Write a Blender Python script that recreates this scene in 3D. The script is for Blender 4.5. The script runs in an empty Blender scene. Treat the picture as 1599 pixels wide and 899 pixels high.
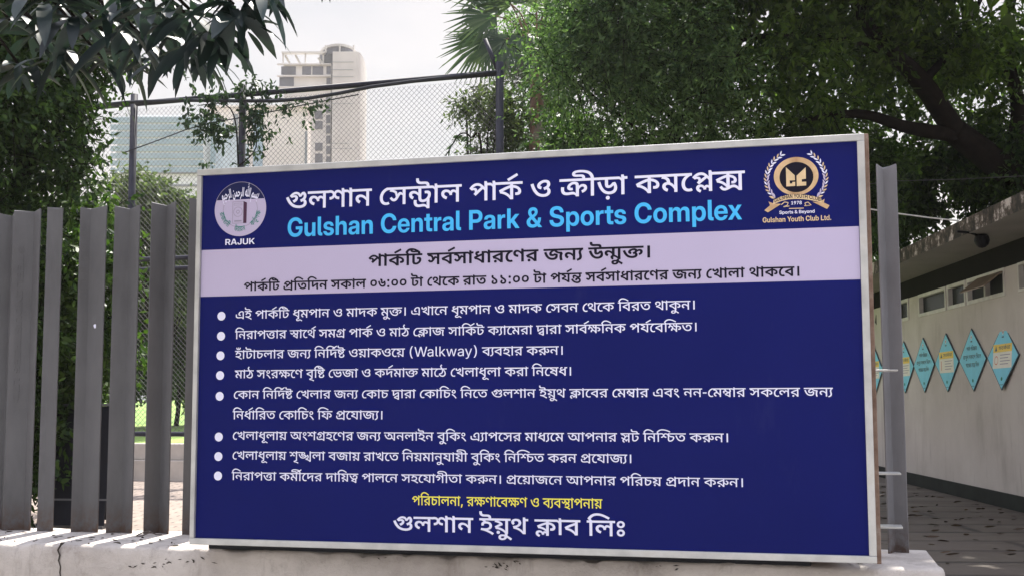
import bpy, bmesh, math, random
import numpy as np
from mathutils import Vector, Matrix
from mathutils.geometry import delaunay_2d_cdt

S = bpy.context.scene
COL = S.collection
R = math.radians
# ---------------------------------------------------------------- camera
F = 1900.0                      # focal length in pixels of the 1599 px wide frame
H = 1.05                        # eye height above the park paving (the street is lower)
PITCH, ROLL = 0.093784, -0.002839
cam = bpy.data.cameras.new('camera'); camo = bpy.data.objects.new('camera', cam); COL.objects.link(camo)
cam.sensor_width = 36; cam.lens = F / 1599 * 36; cam.clip_start = .05; cam.clip_end = 5000
camo.location = (0, 0, H)
camo.rotation_mode = 'QUATERNION'
camo.rotation_quaternion = (Matrix.Rotation(R(90) + PITCH, 3, 'X') @ Matrix.Rotation(ROLL, 3, 'Z')).to_quaternion()
S.camera = camo
# ---------------------------------------------------------------- world, sun, exposure
SUN_AZ, SUN_EL = R(10), R(60)   # behind the scene, a little to the right of straight ahead
world = bpy.data.worlds.new('World'); S.world = world; world.use_nodes = True
wn = world.node_tree.nodes; wl = world.node_tree.links
bg = wn['Background']; bg.inputs['Strength'].default_value = .1
sky = wn.new('ShaderNodeTexSky'); sky.sky_type = 'NISHITA'; sky.sun_disc = False
sky.sun_elevation = SUN_EL; sky.sun_rotation = SUN_AZ; sky.dust_density = 1.5; sky.air_density = 1.6; sky.ozone_density = 1
tc = wn.new('ShaderNodeTexCoord'); mp = wn.new('ShaderNodeMapping'); mp.inputs['Scale'].default_value = (1.2, 1.2, 2.6)
nz = wn.new('ShaderNodeTexNoise'); nz.inputs['Scale'].default_value = 2.2; nz.inputs['Detail'].default_value = 5; nz.inputs['Roughness'].default_value = .55
rp = wn.new('ShaderNodeValToRGB'); rp.color_ramp.elements[0].position = .36; rp.color_ramp.elements[0].color = (.76, .76, .81, 1)
rp.color_ramp.elements[1].position = .60; rp.color_ramp.elements[1].color = (1.06, 1.0, .985, 1)
mx = wn.new('ShaderNodeMix'); mx.data_type = 'RGBA'; mx.inputs[0].default_value = .84
wl.new(tc.outputs['Generated'], mp.inputs['Vector']); wl.new(mp.outputs[0], nz.inputs['Vector']); wl.new(nz.outputs['Fac'], rp.inputs[0])
# an overcast veil: brighter towards the zenith, as cloud lit from above is
sx = wn.new('ShaderNodeSeparateXYZ'); wl.new(tc.outputs['Generated'], sx.inputs[0])
el = wn.new('ShaderNodeValToRGB'); el.color_ramp.interpolation = 'EASE'
for q_, (p_, c_) in zip(el.color_ramp.elements, ((.40, (3.35, 3.15, 3.03)), (.95, (12.6, 13.6, 16.2)))): q_.position = p_; q_.color = (*c_, 1)
wl.new(sx.outputs['Z'], el.inputs[0]); mm = wn.new('ShaderNodeMix'); mm.data_type = 'RGBA'; mm.blend_type = 'MULTIPLY'; mm.inputs[0].default_value = 1
wl.new(rp.outputs[0], mm.inputs[6]); wl.new(el.outputs[0], mm.inputs[7])
wl.new(sky.outputs[0], mx.inputs[6]); wl.new(mm.outputs[2], mx.inputs[7]); wl.new(mx.outputs[2], bg.inputs['Color'])
sd = Vector((math.sin(SUN_AZ) * math.cos(SUN_EL), math.cos(SUN_AZ) * math.cos(SUN_EL), math.sin(SUN_EL)))
sl = bpy.data.lights.new('sun', 'SUN'); sl.energy = 5.0; sl.angle = R(.5); sl.color = (1, .95, .86)
so = bpy.data.objects.new('sun', sl); COL.objects.link(so); so.rotation_mode = 'QUATERNION'; so.rotation_quaternion = sd.to_track_quat('Z', 'Y')
so.location = (0, 0, 40)
S.view_settings.view_transform = 'Standard'; S.view_settings.look = 'None'; S.view_settings.gamma = 1
S.view_settings.exposure = 1.22
S.render.engine = 'CYCLES'
S.cycles.max_bounces = 6; S.cycles.transparent_max_bounces = 8; S.cycles.volume_bounces = 0
try: S.cycles.use_denoising = True
except Exception: pass

# ---------------------------------------------------------------- helpers
cp, sp, cr, sr = math.cos(PITCH), math.sin(PITCH), math.cos(ROLL), math.sin(ROLL)
def ray(px, py):
    x = (px - 799.5) / F; z = -(py - 449.5) / F
    X = x * cr - z * sr; Z = x * sr + z * cr
    return np.array([X, cp - Z * sp, sp + Z * cp])
def at(px, py, Y):
    r = ray(px, py); p = r * (Y / r[1]); return Vector((p[0], p[1], p[2] + H))
YAW = -0.246717
BC = np.array([-0.016497, 5.35657, 0.229457])          # centre of the board face, seen from the camera
BD = np.array([math.cos(YAW), math.sin(YAW), 0]); BN = np.array([-BD[1], BD[0], 0])
def bd(px, py, off=0):
    """a point of the plane parallel to the board, off metres behind its face -> (x along board, height)"""
    r = ray(px, py); t = ((BC + BN * off) @ BN) / (r @ BN); p = r * t - BC
    return float(p @ BD), float(p[2])
BZ = float(BC[2]) + H                                   # world height of the board centre
def tag(o, label=None, cat=None, group=None, kind=None):
    if label: o['label'] = label
    if cat: o['category'] = cat
    if group: o['group'] = group
    if kind: o['kind'] = kind
    return o
def empty(name, loc=(0, 0, 0), rz=0):
    o = bpy.data.objects.new(name, None); o.location = loc; o.rotation_euler = (0, 0, rz); o.empty_display_size = .1
    COL.objects.link(o); return o
class MB:
    def __init__(s): s.v = []; s.f = []; s.m = []
    def add(s, v, f, m=0):
        b = len(s.v); s.v += [tuple(p) for p in v]; s.f += [[i + b for i in q] for q in f]; s.m += [m] * len(f)
    def poly(s, pts, m=0): s.add(pts, [list(range(len(pts)))], m)
    def box(s, a, b, m=0, M=None):
        (x0, y0, z0), (x1, y1, z1) = a, b
        v = [(x0, y0, z0), (x1, y0, z0), (x1, y1, z0), (x0, y1, z0), (x0, y0, z1), (x1, y0, z1), (x1, y1, z1), (x0, y1, z1)]
        if M is not None: v = [M @ Vector(p) for p in v]
        s.add(v, [[0, 3, 2, 1], [4, 5, 6, 7], [0, 1, 5, 4], [1, 2, 6, 5], [2, 3, 7, 6], [3, 0, 4, 7]], m)
    def prism(s, plan, z0, z1, m=0):
        n = len(plan); v = [(x, y, z0) for x, y in plan] + [(x, y, z1) for x, y in plan]
        a = sum(plan[i][0] * plan[(i + 1) % n][1] - plan[(i + 1) % n][0] * plan[i][1] for i in range(n))
        f = [[i, (i + 1) % n, n + (i + 1) % n, n + i] for i in range(n)] + [list(range(n))[::-1], list(range(n, 2 * n))]
        if a < 0: f = [q[::-1] for q in f]
        s.add(v, f, m)
    def tube(s, pts, rad, n=8, m=0, cap=True):
        pts = [Vector(p) for p in pts]; k = len(pts)
        rad = rad if isinstance(rad, (list, tuple)) else [rad] * k
        v = []; up = None
        for i, p in enumerate(pts):
            d = (pts[min(i + 1, k - 1)] - pts[max(i - 1, 0)]).normalized()
            if up is None: up = d.orthogonal().normalized()
            up = (up - d * up.dot(d)).normalized() if (up - d * up.dot(d)).length > 1e-5 else d.orthogonal().normalized()
            w = d.cross(up)
            v += [p + (up * math.cos(2 * math.pi * j / n) + w * math.sin(2 * math.pi * j / n)) * rad[i] for j in range(n)]
        f = [[i * n + j, i * n + (j + 1) % n, (i + 1) * n + (j + 1) % n, (i + 1) * n + j] for i in range(k - 1) for j in range(n)]
        if cap: f += [list(range(n))[::-1], [(k - 1) * n + j for j in range(n)]]
        s.add(v, f, m)
    def build(s, name, mats, parent=None, smooth=False, loc=None):
        me = bpy.data.meshes.new(name); me.from_pydata(s.v, [], s.f)
        for m in (mats if isinstance(mats, (list, tuple)) else [mats]): me.materials.append(m)
        me.polygons.foreach_set('material_index', s.m)
        if smooth: me.polygons.foreach_set('use_smooth', [True] * len(s.f))
        me.update(); o = bpy.data.objects.new(name, me); COL.objects.link(o)
        if parent: o.parent = parent
        if loc: o.location = loc
        return o
def bevel(o, w=.004, seg=2):
    b = o.modifiers.new('bevel', 'BEVEL'); b.width = w; b.segments = seg; b.limit_method = 'ANGLE'; b.angle_limit = R(40); return o
def np_mesh(name, V, Fq, mat, parent=None, smooth=False):
    """V (n,3) vertices, Fq (m,4) quads"""
    me = bpy.data.meshes.new(name); me.vertices.add(len(V)); me.vertices.foreach_set('co', np.ascontiguousarray(V, np.float32).ravel())
    k = Fq.shape[1]
    me.loops.add(Fq.size); me.loops.foreach_set('vertex_index', Fq.astype(np.int32).ravel())
    me.polygons.add(len(Fq)); me.polygons.foreach_set('loop_start', np.arange(0, Fq.size, k, dtype=np.int32))
    if smooth: me.polygons.foreach_set('use_smooth', np.ones(len(Fq), bool))
    me.update(calc_edges=True); me.validate()
    for m in (mat if isinstance(mat, (list, tuple)) else [mat]): me.materials.append(m)
    o = bpy.data.objects.new(name, me); COL.objects.link(o)
    if parent: o.parent = parent
    return o
# ---------------------------------------------------------------- materials
class NT:
    def __init__(s, name):
        s.m = bpy.data.materials.new(name); s.m.use_nodes = True; s.t = s.m.node_tree; s.b = s.t.nodes['Principled BSDF']
        s.co = s.n('ShaderNodeTexCoord').outputs['Object']
    def n(s, t, **kw):
        x = s.t.nodes.new(t)
        for k, v in kw.items(): setattr(x, k, v)
        return x
    def l(s, a, b): s.t.links.new(a, b)
    def noise(s, scale, detail=4, rough=.55, vec=None, stretch=None):
        x = s.n('ShaderNodeTexNoise'); x.inputs['Scale'].default_value = scale; x.inputs['Detail'].default_value = detail; x.inputs['Roughness'].default_value = rough
        v = vec or s.co
        if stretch:
            q = s.n('ShaderNodeMapping'); q.inputs['Scale'].default_value = stretch; s.l(v, q.inputs[0]); v = q.outputs[0]
        s.l(v, x.inputs['Vector']); return x.outputs['Fac']
    def ramp(s, fac, stops):
        x = s.n('ShaderNodeValToRGB'); e = x.color_ramp.elements
        while len(e) < len(stops): e.new(.5)
        for q, (p, c) in zip(e, stops): q.position = p; q.color = (*c, 1) if isinstance(c, (tuple, list)) else (c, c, c, 1)
        s.l(fac, x.inputs[0]); return x.outputs[0]
    def mix(s, fac, a, b, mode='MIX'):
        x = s.n('ShaderNodeMix', data_type='RGBA', blend_type=mode)
        for v, i in ((fac, 0), (a, 6), (b, 7)):
            if hasattr(v, 'links'): s.l(v, x.inputs[i])
            else: x.inputs[i].default_value = v if i == 0 else (*v, 1)
        return x.outputs[2]
    def bump(s, h, strength=.3, dist=.01):
        x = s.n('ShaderNodeBump'); x.inputs['Strength'].default_value = strength; x.inputs['Distance'].default_value = dist
        s.l(h, x.inputs['Height']); s.l(x.outputs[0], s.b.inputs['Normal'])
    def set(s, color=None, rough=.6, metal=0, spec=None):
        if color is not None:
            if hasattr(color, 'links'): s.l(color, s.b.inputs['Base Color'])
            else: s.b.inputs['Base Color'].default_value = (*color, 1)
        if hasattr(rough, 'links'): s.l(rough, s.b.inputs['Roughness'])
        else: s.b.inputs['Roughness'].default_value = rough
        s.b.inputs['Metallic'].default_value = metal
        if spec is not None: s.b.inputs['Specular IOR Level'].default_value = spec
        return s
def plain(name, color, rough=.6, var=.12, scale=6, metal=0, spec=None, bump=0):
    t = NT(name); f = t.noise(scale, 5)
    lo = tuple(c * (1 - var) for c in color); hi = tuple(min(1, c * (1 + var)) for c in color)
    t.set(t.ramp(f, [(.3, lo), (.7, hi)]), rough, metal, spec)
    if bump: t.bump(t.noise(scale * 6, 4), bump, .004)
    return t.m
def leaf_mat(name, dark, light, gloss=.45, trans=.45, clump=1.3, tcol=None, spec=.20):
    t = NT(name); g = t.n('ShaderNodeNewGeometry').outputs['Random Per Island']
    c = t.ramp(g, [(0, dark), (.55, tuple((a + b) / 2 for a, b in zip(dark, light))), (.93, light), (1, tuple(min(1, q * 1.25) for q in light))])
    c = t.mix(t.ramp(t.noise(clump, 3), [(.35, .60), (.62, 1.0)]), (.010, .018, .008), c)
    t.set(c, gloss, spec=spec)
    tr = t.n('ShaderNodeBsdfTranslucent'); tc2 = t.mix(1.0, c, tcol or (1.4, 1.55, .75), 'MULTIPLY'); t.l(tc2, tr.inputs['Color'])
    ms = t.n('ShaderNodeMixShader'); ms.inputs[0].default_value = trans
    out = next(n for n in t.t.nodes if n.type == 'OUTPUT_MATERIAL')
    t.l(t.b.outputs[0], ms.inputs[1]); t.l(tr.outputs[0], ms.inputs[2]); t.l(ms.outputs[0], out.inputs['Surface'])
    return t.m
M = {}
t = NT('printed_blue')
c = t.ramp(t.noise(1.2, 5), [(.3, (.0042, .0075, .092)), (.7, (.0060, .0095, .108))])
c = t.mix(t.ramp(t.noise(5, 8, .75, stretch=(1, 1, .22)), [(.60, 0.), (.82, .12)]), c, (.10, .10, .16))       # dust streaks
t.set(c, t.ramp(t.noise(2.5, 5), [(.3, .40), (.7, .60)]), spec=.06); t.bump(t.noise(1.6, 2), .25, .02); M['blue'] = t.m
M['band'] = plain('printed_lilac', (.45, .40, .55), .42, .03, 1.5, spec=.10)
M['white'] = plain('print_white', (.70, .70, .84), .42, .03, 3, spec=.10)
M['cyan'] = plain('print_cyan', (.062, .43, .80), .42, .03, 3, spec=.10)
M['black'] = plain('print_black', (.008, .007, .016), .5, .05, 3, spec=.10)
M['yellow'] = plain('print_yellow', (.80, .72, .10), .42, .03, 3, spec=.10)
M['tan'] = plain('print_tan', (.62, .47, .28), .42, .10, 20, spec=.10)
M['green'] = plain('print_green', (.02, .19, .15), .5, .05, 3, spec=.10)
M['navy'] = plain('print_navy', (.012, .016, .07), .5, .05, 3, spec=.10)
M['maroon'] = plain('print_maroon', (.07, .03, .06), .5, .05, 3, spec=.10)
M['greyline'] = plain('print_grey', (.28, .26, .33), .5, .05, 3, spec=.10)
t = NT('print_gold'); t.set(t.ramp(t.noise(14, 3), [(.3, (.36, .21, .10)), (.7, (.66, .47, .26))]), .42); M['gold'] = t.m
t = NT('aluminium_frame'); t.set(t.ramp(t.noise(9, 6), [(.3, (.36, .36, .35)), (.6, (.49, .49, .47)), (.8, (.42, .40, .36))]), .42, .35); t.bump(t.noise(60, 3), .1, .002); M['alu'] = t.m
t = NT('rusty_steel'); t.set(t.ramp(t.noise(11, 8, .7), [(.3, (.10, .055, .035)), (.55, (.20, .13, .095)), (.75, (.30, .25, .21))]), .85); t.bump(t.noise(80, 5), .4, .004); M['rust'] = t.m
t = NT('grey_painted_steel')
c = t.ramp(t.noise(3, 8, .65, stretch=(1, 1, .35)), [(.25, (.068, .067, .070)), (.5, (.104, .104, .110)), (.8, (.142, .140, .143))])
c = t.mix(t.ramp(t.noise(26, 8, .75, stretch=(1, 1, .25)), [(.66, 0.), (.74, 1.)]), c, (.10, .075, .06))
z_ = t.n('ShaderNodeSeparateXYZ'); t.l(t.co, z_.inputs[0]); lowz = t.ramp(z_.outputs['Z'], [(.0, 1.), (.16, 0.)])
f_ = t.n('ShaderNodeMath', operation='MULTIPLY'); t.l(lowz, f_.inputs[0]); t.l(t.ramp(t.noise(22, 8, .75), [(.38, 0.), (.58, 1.)]), f_.inputs[1])
c = t.mix(f_.outputs[0], c, (.085, .052, .036))                                              # rust creeping up from the wall
c = t.mix(t.ramp(t.noise(60, 6, .8), [(.70, 0.), (.73, .8)]), c, (.30, .29, .28))            # flaked paint
t.set(c, t.ramp(t.noise(9, 4), [(.3, .45), (.7, .66)]), .1, .3); t.bump(t.noise(120, 4), .15, .002); M['post'] = t.m
M['post_pale'] = M['post'].copy(); M['post_pale'].name = 'grey_painted_steel_paler'  # copy of the post steel with its main tones raised
for n_ in M['post_pale'].node_tree.nodes:
    if n_.type == 'VALTORGB' and abs(n_.color_ramp.elements[0].color[0] - .068) < .001:
        for e_ in n_.color_ramp.elements: e_.color = (*(q_ * 1.75 for q_ in e_.color[:3]), 1)
# weathered concrete with scuffs and a crack line
t = NT('weathered_concrete')
c = t.ramp(t.noise(2.2, 8, .65), [(.25, (.30, .265, .24)), (.5, (.46, .42, .385)), (.75, (.58, .535, .495))])
c = t.mix(t.ramp(t.noise(7, 9, .75), [(.55, 0.), (.75, .55)]), c, (.15, .125, .105))
c = t.mix(t.ramp(t.noise(19, 9, .8), [(.665, 0.), (.70, 1.)]), c, (.07, .055, .045))
c = t.mix(t.ramp(t.noise(55, 4, .6), [(.70, 0.), (.76, .8)]), c, (.55, .52, .48))
c = t.mix(t.ramp(t.noise(6, 8, .7, stretch=(1, 1, .18)), [(.56, 0.), (.72, .6)]), c, (.15, .125, .105))
t.set(c, .9); t.bump(t.noise(34, 9, .7), .8, .010); M['conc'] = t.m
M['crack'] = plain('crack_dirt', (.035, .028, .022), .95, .2, 40)
def bricks(name, c1, c2, mortar, scale, sx, sy, rot, dirt, dcol, dscale):
    t = NT(name); q = t.n('ShaderNodeMapping'); q.inputs['Rotation'].default_value = (0, 0, rot); t.l(t.co, q.inputs[0])
    b = t.n('ShaderNodeTexBrick'); b.inputs['Scale'].default_value = scale; b.inputs['Brick Width'].default_value = sx; b.inputs['Row Height'].default_value = sy
    b.inputs['Mortar Size'].default_value = .012; b.inputs['Mortar Smooth'].default_value = .3
    b.inputs['Color1'].default_value = (*c1, 1); b.inputs['Color2'].default_value = (*c2, 1); b.inputs['Mortar'].default_value = (*mortar, 1)
    t.l(q.outputs[0], b.inputs['Vector'])
    c = t.mix(t.ramp(t.noise(1.7, 8, .7), [(.4, 0.), (.75, .7)]), b.outputs['Color'], tuple(x * .55 for x in c1))
    c = t.mix(t.ramp(t.noise(dscale, 8, .72, stretch=(1, 2.2, 1)), [(dirt, 0.), (dirt + .09, .9)]), c, dcol)
    t.set(c, .88); t.bump(b.outputs['Fac'], .6, -.006); return t.m
M['paving'] = bricks('brick_paving', (.30, .235, .195), (.24, .195, .165), (.10, .08, .068), 1, .25, .125, R(-14), .60, (.10, .065, .045), 3.2)
t = NT('park_lawn'); t.set(t.mix(t.ramp(t.noise(.35, 6, .6), [(.35, 0.), (.65, 1.)]), (.10, .20, .035), t.ramp(t.noise(9, 6, .7), [(.3, (.17, .27, .05)), (.7, (.30, .39, .10))])), .9); t.bump(t.noise(60, 5), .5, .03); M['lawn'] = t.m
M['earth'] = plain('bare_earth', (.16, .12, .085), .95, .35, 3, bump=.5)
M['asphalt'] = plain('street_concrete', (.33, .315, .30), .9, .15, 8, bump=.4)
M['planter'] = plain('planter_concrete', (.42, .38, .34), .9, .2, 2.5, bump=.3)
M['pole'] = plain('dark_steel_pole', (.022, .022, .034), .6, .25, 7, spec=.2)
M['wire'] = plain('galvanised_wire', (.085, .085, .09), .6, .2, 3)
M['cable'] = plain('black_cable', (.018, .020, .026), .6, .2, 5, spec=.2)
t = NT('stained_plaster')
c = t.ramp(t.noise(.9, 8, .62), [(.3, (.42, .385, .35)), (.7, (.54, .505, .465))])
c = t.mix(t.ramp(t.noise(2.4, 8, .72, stretch=(1, 1, .3)), [(.52, 0.), (.75, .55)]), c, (.25, .22, .19))
c = t.mix(t.ramp(t.noise(7, 8, .7, stretch=(1, 1, .12)), [(.60, 0.), (.75, .45)]), c, (.20, .175, .15))
t.set(c, .85); t.bump(t.noise(40, 5), .15, .004); M['plaster'] = t.m
t = NT('mossy_slab_edge')
c = t.ramp(t.noise(6, 8, .72), [(.44, (.020, .017, .013)), (.54, (.085, .065, .05)), (.62, (.50, .45, .41))]); t.set(c, .95); t.bump(t.noise(30, 7), .6, .01); M['fascia'] = t.m
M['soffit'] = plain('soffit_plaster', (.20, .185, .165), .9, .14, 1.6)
M['band_dark'] = plain('dark_wall_band', (.012, .0115, .010), .9, .2, 2, spec=.05)  # one even dark tone for the wall strip above the windows
M['base'] = plain('dark_skirting', (.020, .024, .021), .7, .25, 5, spec=.1)
t = NT('window_glass_dark'); t.set((.012, .018, .015), .25, 0, .06); M['glass'] = t.m
M['winframe'] = plain('window_frame_paint', (.52, .51, .47), .6, .15, 8)
M['sash'] = plain('brown_obscure_glass', (.20, .15, .11), .35, .3, 6)
M['dark'] = plain('unlit_dark', (.008, .009, .012), .9, .1, 2)  # near-black standing in for shade under the board and inside the open window
M['sky_blue'] = plain('poster_light_blue', (.13, .52, .70), .5, .06, 6)
M['poster_edge'] = plain('poster_edge_dark', (.03, .06, .09), .6, .1, 6)
M['poster_yellow'] = plain('poster_yellow', (.72, .50, .06), .5, .08, 8)
M['poster_white'] = plain('poster_cream', (.66, .64, .58), .5, .05, 8)
M['poster_navy'] = plain('poster_ink', (.012, .05, .09), .5, .05, 8)
M['poster_red'] = plain('poster_red', (.55, .16, .10), .5, .05, 8)
M['plastic'] = plain('black_plastic', (.007, .007, .008), .6, .2, 8, spec=.15)
M['board_black'] = plain('sandwich_board_black', (.010, .010, .014), .7, .25, 6, spec=.12)
M['rim'] = plain('sandwich_board_rim', (.085, .085, .09), .5, .2, 6)
M['bark'] = plain('bark', (.012, .0095, .008), .95, .5, 9, bump=.9, spec=.05)
M['palm_bark'] = plain('palm_fibre', (.20, .125, .095), .95, .4, 14, bump=.7)
M['dry'] = plain('dry_palm_skirt', (.16, .135, .115), .9, .4, 10)
M['bag'] = plain('steel_wire_loop', (.12, .10, .09), .5, .2, 12, metal=.4)
M['tower'] = plain('raw_concrete_tower', (.54, .52, .49), .9, .16, .16)
M['tower2'] = plain('cream_render', (.68, .63, .575), .9, .08, .08)
M['opening'] = plain('unfinished_window', (.10, .10, .115), .6, .3, .3)
t = NT('curtain_wall_glass'); t.set(t.ramp(t.noise(.18, 4), [(.3, (.24, .34, .41)), (.7, (.40, .51, .57))]), .25, 0, .5); M['curtain'] = t.m
M['spandrel'] = plain('curtain_wall_spandrel', (.72, .74, .75), .6, .06, .2)
M['slit'] = plain('facade_slit', (.22, .24, .25), .6, .1, .3)
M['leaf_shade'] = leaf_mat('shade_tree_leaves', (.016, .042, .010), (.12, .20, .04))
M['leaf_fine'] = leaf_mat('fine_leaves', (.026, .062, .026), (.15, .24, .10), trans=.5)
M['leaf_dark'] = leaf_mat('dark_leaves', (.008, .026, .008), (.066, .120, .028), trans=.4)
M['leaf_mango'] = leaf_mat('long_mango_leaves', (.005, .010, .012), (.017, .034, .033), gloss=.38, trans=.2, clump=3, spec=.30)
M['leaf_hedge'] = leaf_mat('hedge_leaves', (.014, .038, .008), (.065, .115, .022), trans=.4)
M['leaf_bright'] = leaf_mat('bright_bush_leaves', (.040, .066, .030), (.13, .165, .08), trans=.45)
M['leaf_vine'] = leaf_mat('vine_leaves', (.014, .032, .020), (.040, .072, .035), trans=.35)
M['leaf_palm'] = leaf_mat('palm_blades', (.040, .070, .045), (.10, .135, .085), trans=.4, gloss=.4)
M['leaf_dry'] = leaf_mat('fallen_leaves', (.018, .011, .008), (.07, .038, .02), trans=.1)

# ---------------------------------------------------------------- ground
g = MB(); g.add([(-900, -900, -.55), (900, -900, -.55), (900, 900, -.55), (-900, 900, -.55)], [[0, 1, 2, 3]])
tag(g.build('ground', M['earth']), kind='structure')
g = MB(); g.add([(-40, -12, -.5), (40, -12, -.5), (40, 5.5, -.5), (-40, 5.5, -.5)], [[0, 1, 2, 3]])
tag(g.build('street', M['asphalt']), kind='structure')
g = MB(); g.add([(-40, 0, 0), (40, 0, 0), (40, 32, 0), (-40, 32, 0)], [[0, 1, 2, 3]])
g.add([(-40, 0, 0), (-40, 0, -.53), (40, 0, -.53), (40, 0, 0)], [[0, 1, 2, 3]])
po = g.build('paving', M['paving']); po.location = (float(BN[0]) * 6.0, float(BN[1]) * 6.0 - .3, 0); po.rotation_euler = (0, 0, YAW); tag(po, kind='structure')

t = NT('grey_path_slabs'); q = t.n('ShaderNodeTexBrick'); q.inputs['Scale'].default_value = 1; q.inputs['Brick Width'].default_value = 2.6; q.inputs['Row Height'].default_value = .62
q.inputs['Mortar Size'].default_value = .06; q.inputs['Mortar Smooth'].default_value = .8; q.inputs['Color1'].default_value = (.088, .072, .055, 1); q.inputs['Color2'].default_value = (.072, .058, .045, 1); q.inputs['Mortar'].default_value = (.014, .011, .009, 1)
t.l(t.co, q.inputs['Vector']); c = t.mix(t.ramp(t.noise(1.1, 8, .7), [(.35, 0.), (.75, .75)]), q.outputs['Color'], (.085, .066, .054))
c = t.mix(t.ramp(t.noise(2.6, 8, .75, stretch=(.5, 2.6, 1)), [(.60, 0.), (.67, .85)]), c, (.045, .030, .022))
t.set(c, t.ramp(t.noise(1.6, 4), [(.3, .55), (.7, .9)])); t.bump(q.outputs['Fac'], .5, -.006); M['slabs'] = t.m
g = MB(); g.add([(1.45, -6, 0), (4.86, -6, 0), (4.86, 16, 0), (1.45, 16, 0)], [[0, 1, 2, 3]])
po = g.build('path', M['slabs']); po.location = (0, 12.6, .004); po.rotation_euler = (0, 0, -.0561); tag(po, kind='structure')

# ---------------------------------------------------------------- boundary wall the board hangs in front of
ZT = .37
bx = empty('boundary_wall', (float(BC[0]), float(BC[1]), 0), YAW)
tag(bx, 'low weathered concrete wall along the street edge under the notice board', 'wall')
rng = np.random.default_rng(5)
def rough_block(name, x0, x1, y0, y1, z0, z1, mat, parent, step=.03, amp=.006, seed=1):
    """a block whose arrises are worn: the top and front are a fine sheet with chips"""
    r = np.random.default_rng(seed); nx = int((x1 - x0) / step)
    xs = np.linspace(x0, x1, nx + 1)
    prof = [(y0, z0), (y0, z1 - .20), (y0, z1 - .09), (y0, z1 - .045), (y0 + .004, z1 - .014), (y0 + .018, z1 - .001), (y0 + .06, z1), (y0 + .14, z1), ((y0 + y1) / 2, z1), (y1 - .03, z1), (y1, z1 - .02), (y1, z0)]
    k = len(prof); V = np.zeros((nx + 1, k, 3)); V[:, :, 0] = xs[:, None]
    V[:, :, 1] = [p[0] for p in prof]; V[:, :, 2] = [p[1] for p in prof]
    sm = lambda n, w: np.convolve(r.normal(size=n + 2 * w), np.ones(w) / w, 'same')[w:-w]
    for j in range(1, k - 1): V[:, j, 2] += sm(nx + 1, 6) * amp * (1 if 3 <= j <= 6 else .5)
    for j in (3, 4, 5): V[:, j, 1] += np.abs(sm(nx + 1, 3)) * amp * 1.6
    for _ in range(int((x1 - x0) * 3)):                       # chips knocked out of the front edge
        c = r.uniform(x0, x1); w = r.uniform(.02, .09); dd = r.uniform(.005, .022)
        a = np.clip(1 - ((xs - c) / w) ** 2, 0, 1)
        V[:, 5, 2] -= a * dd; V[:, 4, 2] -= a * dd * .6; V[:, 4, 1] += a * dd * .5; V[:, 6, 2] -= a * dd * .3
    V[-1, 3:, 0] -= np.linspace(0, .03, k - 3)
    idx = np.arange((nx + 1) * k).reshape(nx + 1, k)
    Q = np.stack([idx[:-1, :-1], idx[1:, :-1], idx[1:, 1:], idx[:-1, 1:]], -1).reshape(-1, 4)
    o = np_mesh(name, V.reshape(-1, 3), Q, mat, parent, True)
    me = o.data; bm = bmesh.new(); bm.from_mesh(me); bm.verts.ensure_lookup_table()
    for row in (0, nx): bm.faces.new([bm.verts[int(i)] for i in (idx[row] if row else idx[row][::-1])])
    bmesh.ops.recalc_face_normals(bm, faces=bm.faces); bm.to_mesh(me); bm.free(); return o
rough_block('wall_body', -9, 1.80, .10, .80, -.5, ZT, M['conc'], bx, seed=4)
# the crack below the fence posts and short scuff marks
g = MB()
def ribbon_on(g, pts, w, y, m=0):
    for (a, b), wa, wb in zip(zip(pts, pts[1:]), w, w[1:]):
        g.add([(a[0] - wa, y, a[1]), (b[0] - wb, y, b[1]), (b[0] + wb, y, b[1]), (a[0] + wa, y, a[1])], [[0, 1, 2, 3]], m)
pc = [bd(x, y, .10) for x, y in ((99, 846), (95, 851), (91, 858), (94, 866), (92, 874), (95, 884), (94, 893), (96, 905), (93, 920))]
ribbon_on(g, [(u, v + BZ) for u, v in pc], [.012, .006, .005, .0045, .004, .0035, .004, .003, .002], .097)
g.build('crack', M['crack'], bx)
g = MB(); rr = random.Random(3)
for cx_, cy_, n_, sx_ in ((275, 876, 5, 18), (230, 880, 8, 28), (320, 873, 5, 20), (770, 884, 9, 22), (795, 879, 7, 22), (596, 868, 2, 10), (1030, 884, 4, 30)):
    for _ in range(n_):
        u, v = bd(cx_ + rr.uniform(-sx_, sx_), cy_ + rr.uniform(-4, 5), .10); v += BZ
        a = rr.uniform(-.9, .5); l = rr.uniform(.004, .018); w = rr.uniform(.0012, .004)
        g.add([(u - l * math.cos(a), .0975, v - l * math.sin(a)), (u + w * math.sin(a), .0975, v - w), (u + l * math.cos(a), .0975, v + l * math.sin(a)), (u - w * math.sin(a), .0975, v + w)], [[0, 1, 2, 3]])
g.build('scuff_mark', M['crack'], bx)

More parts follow.
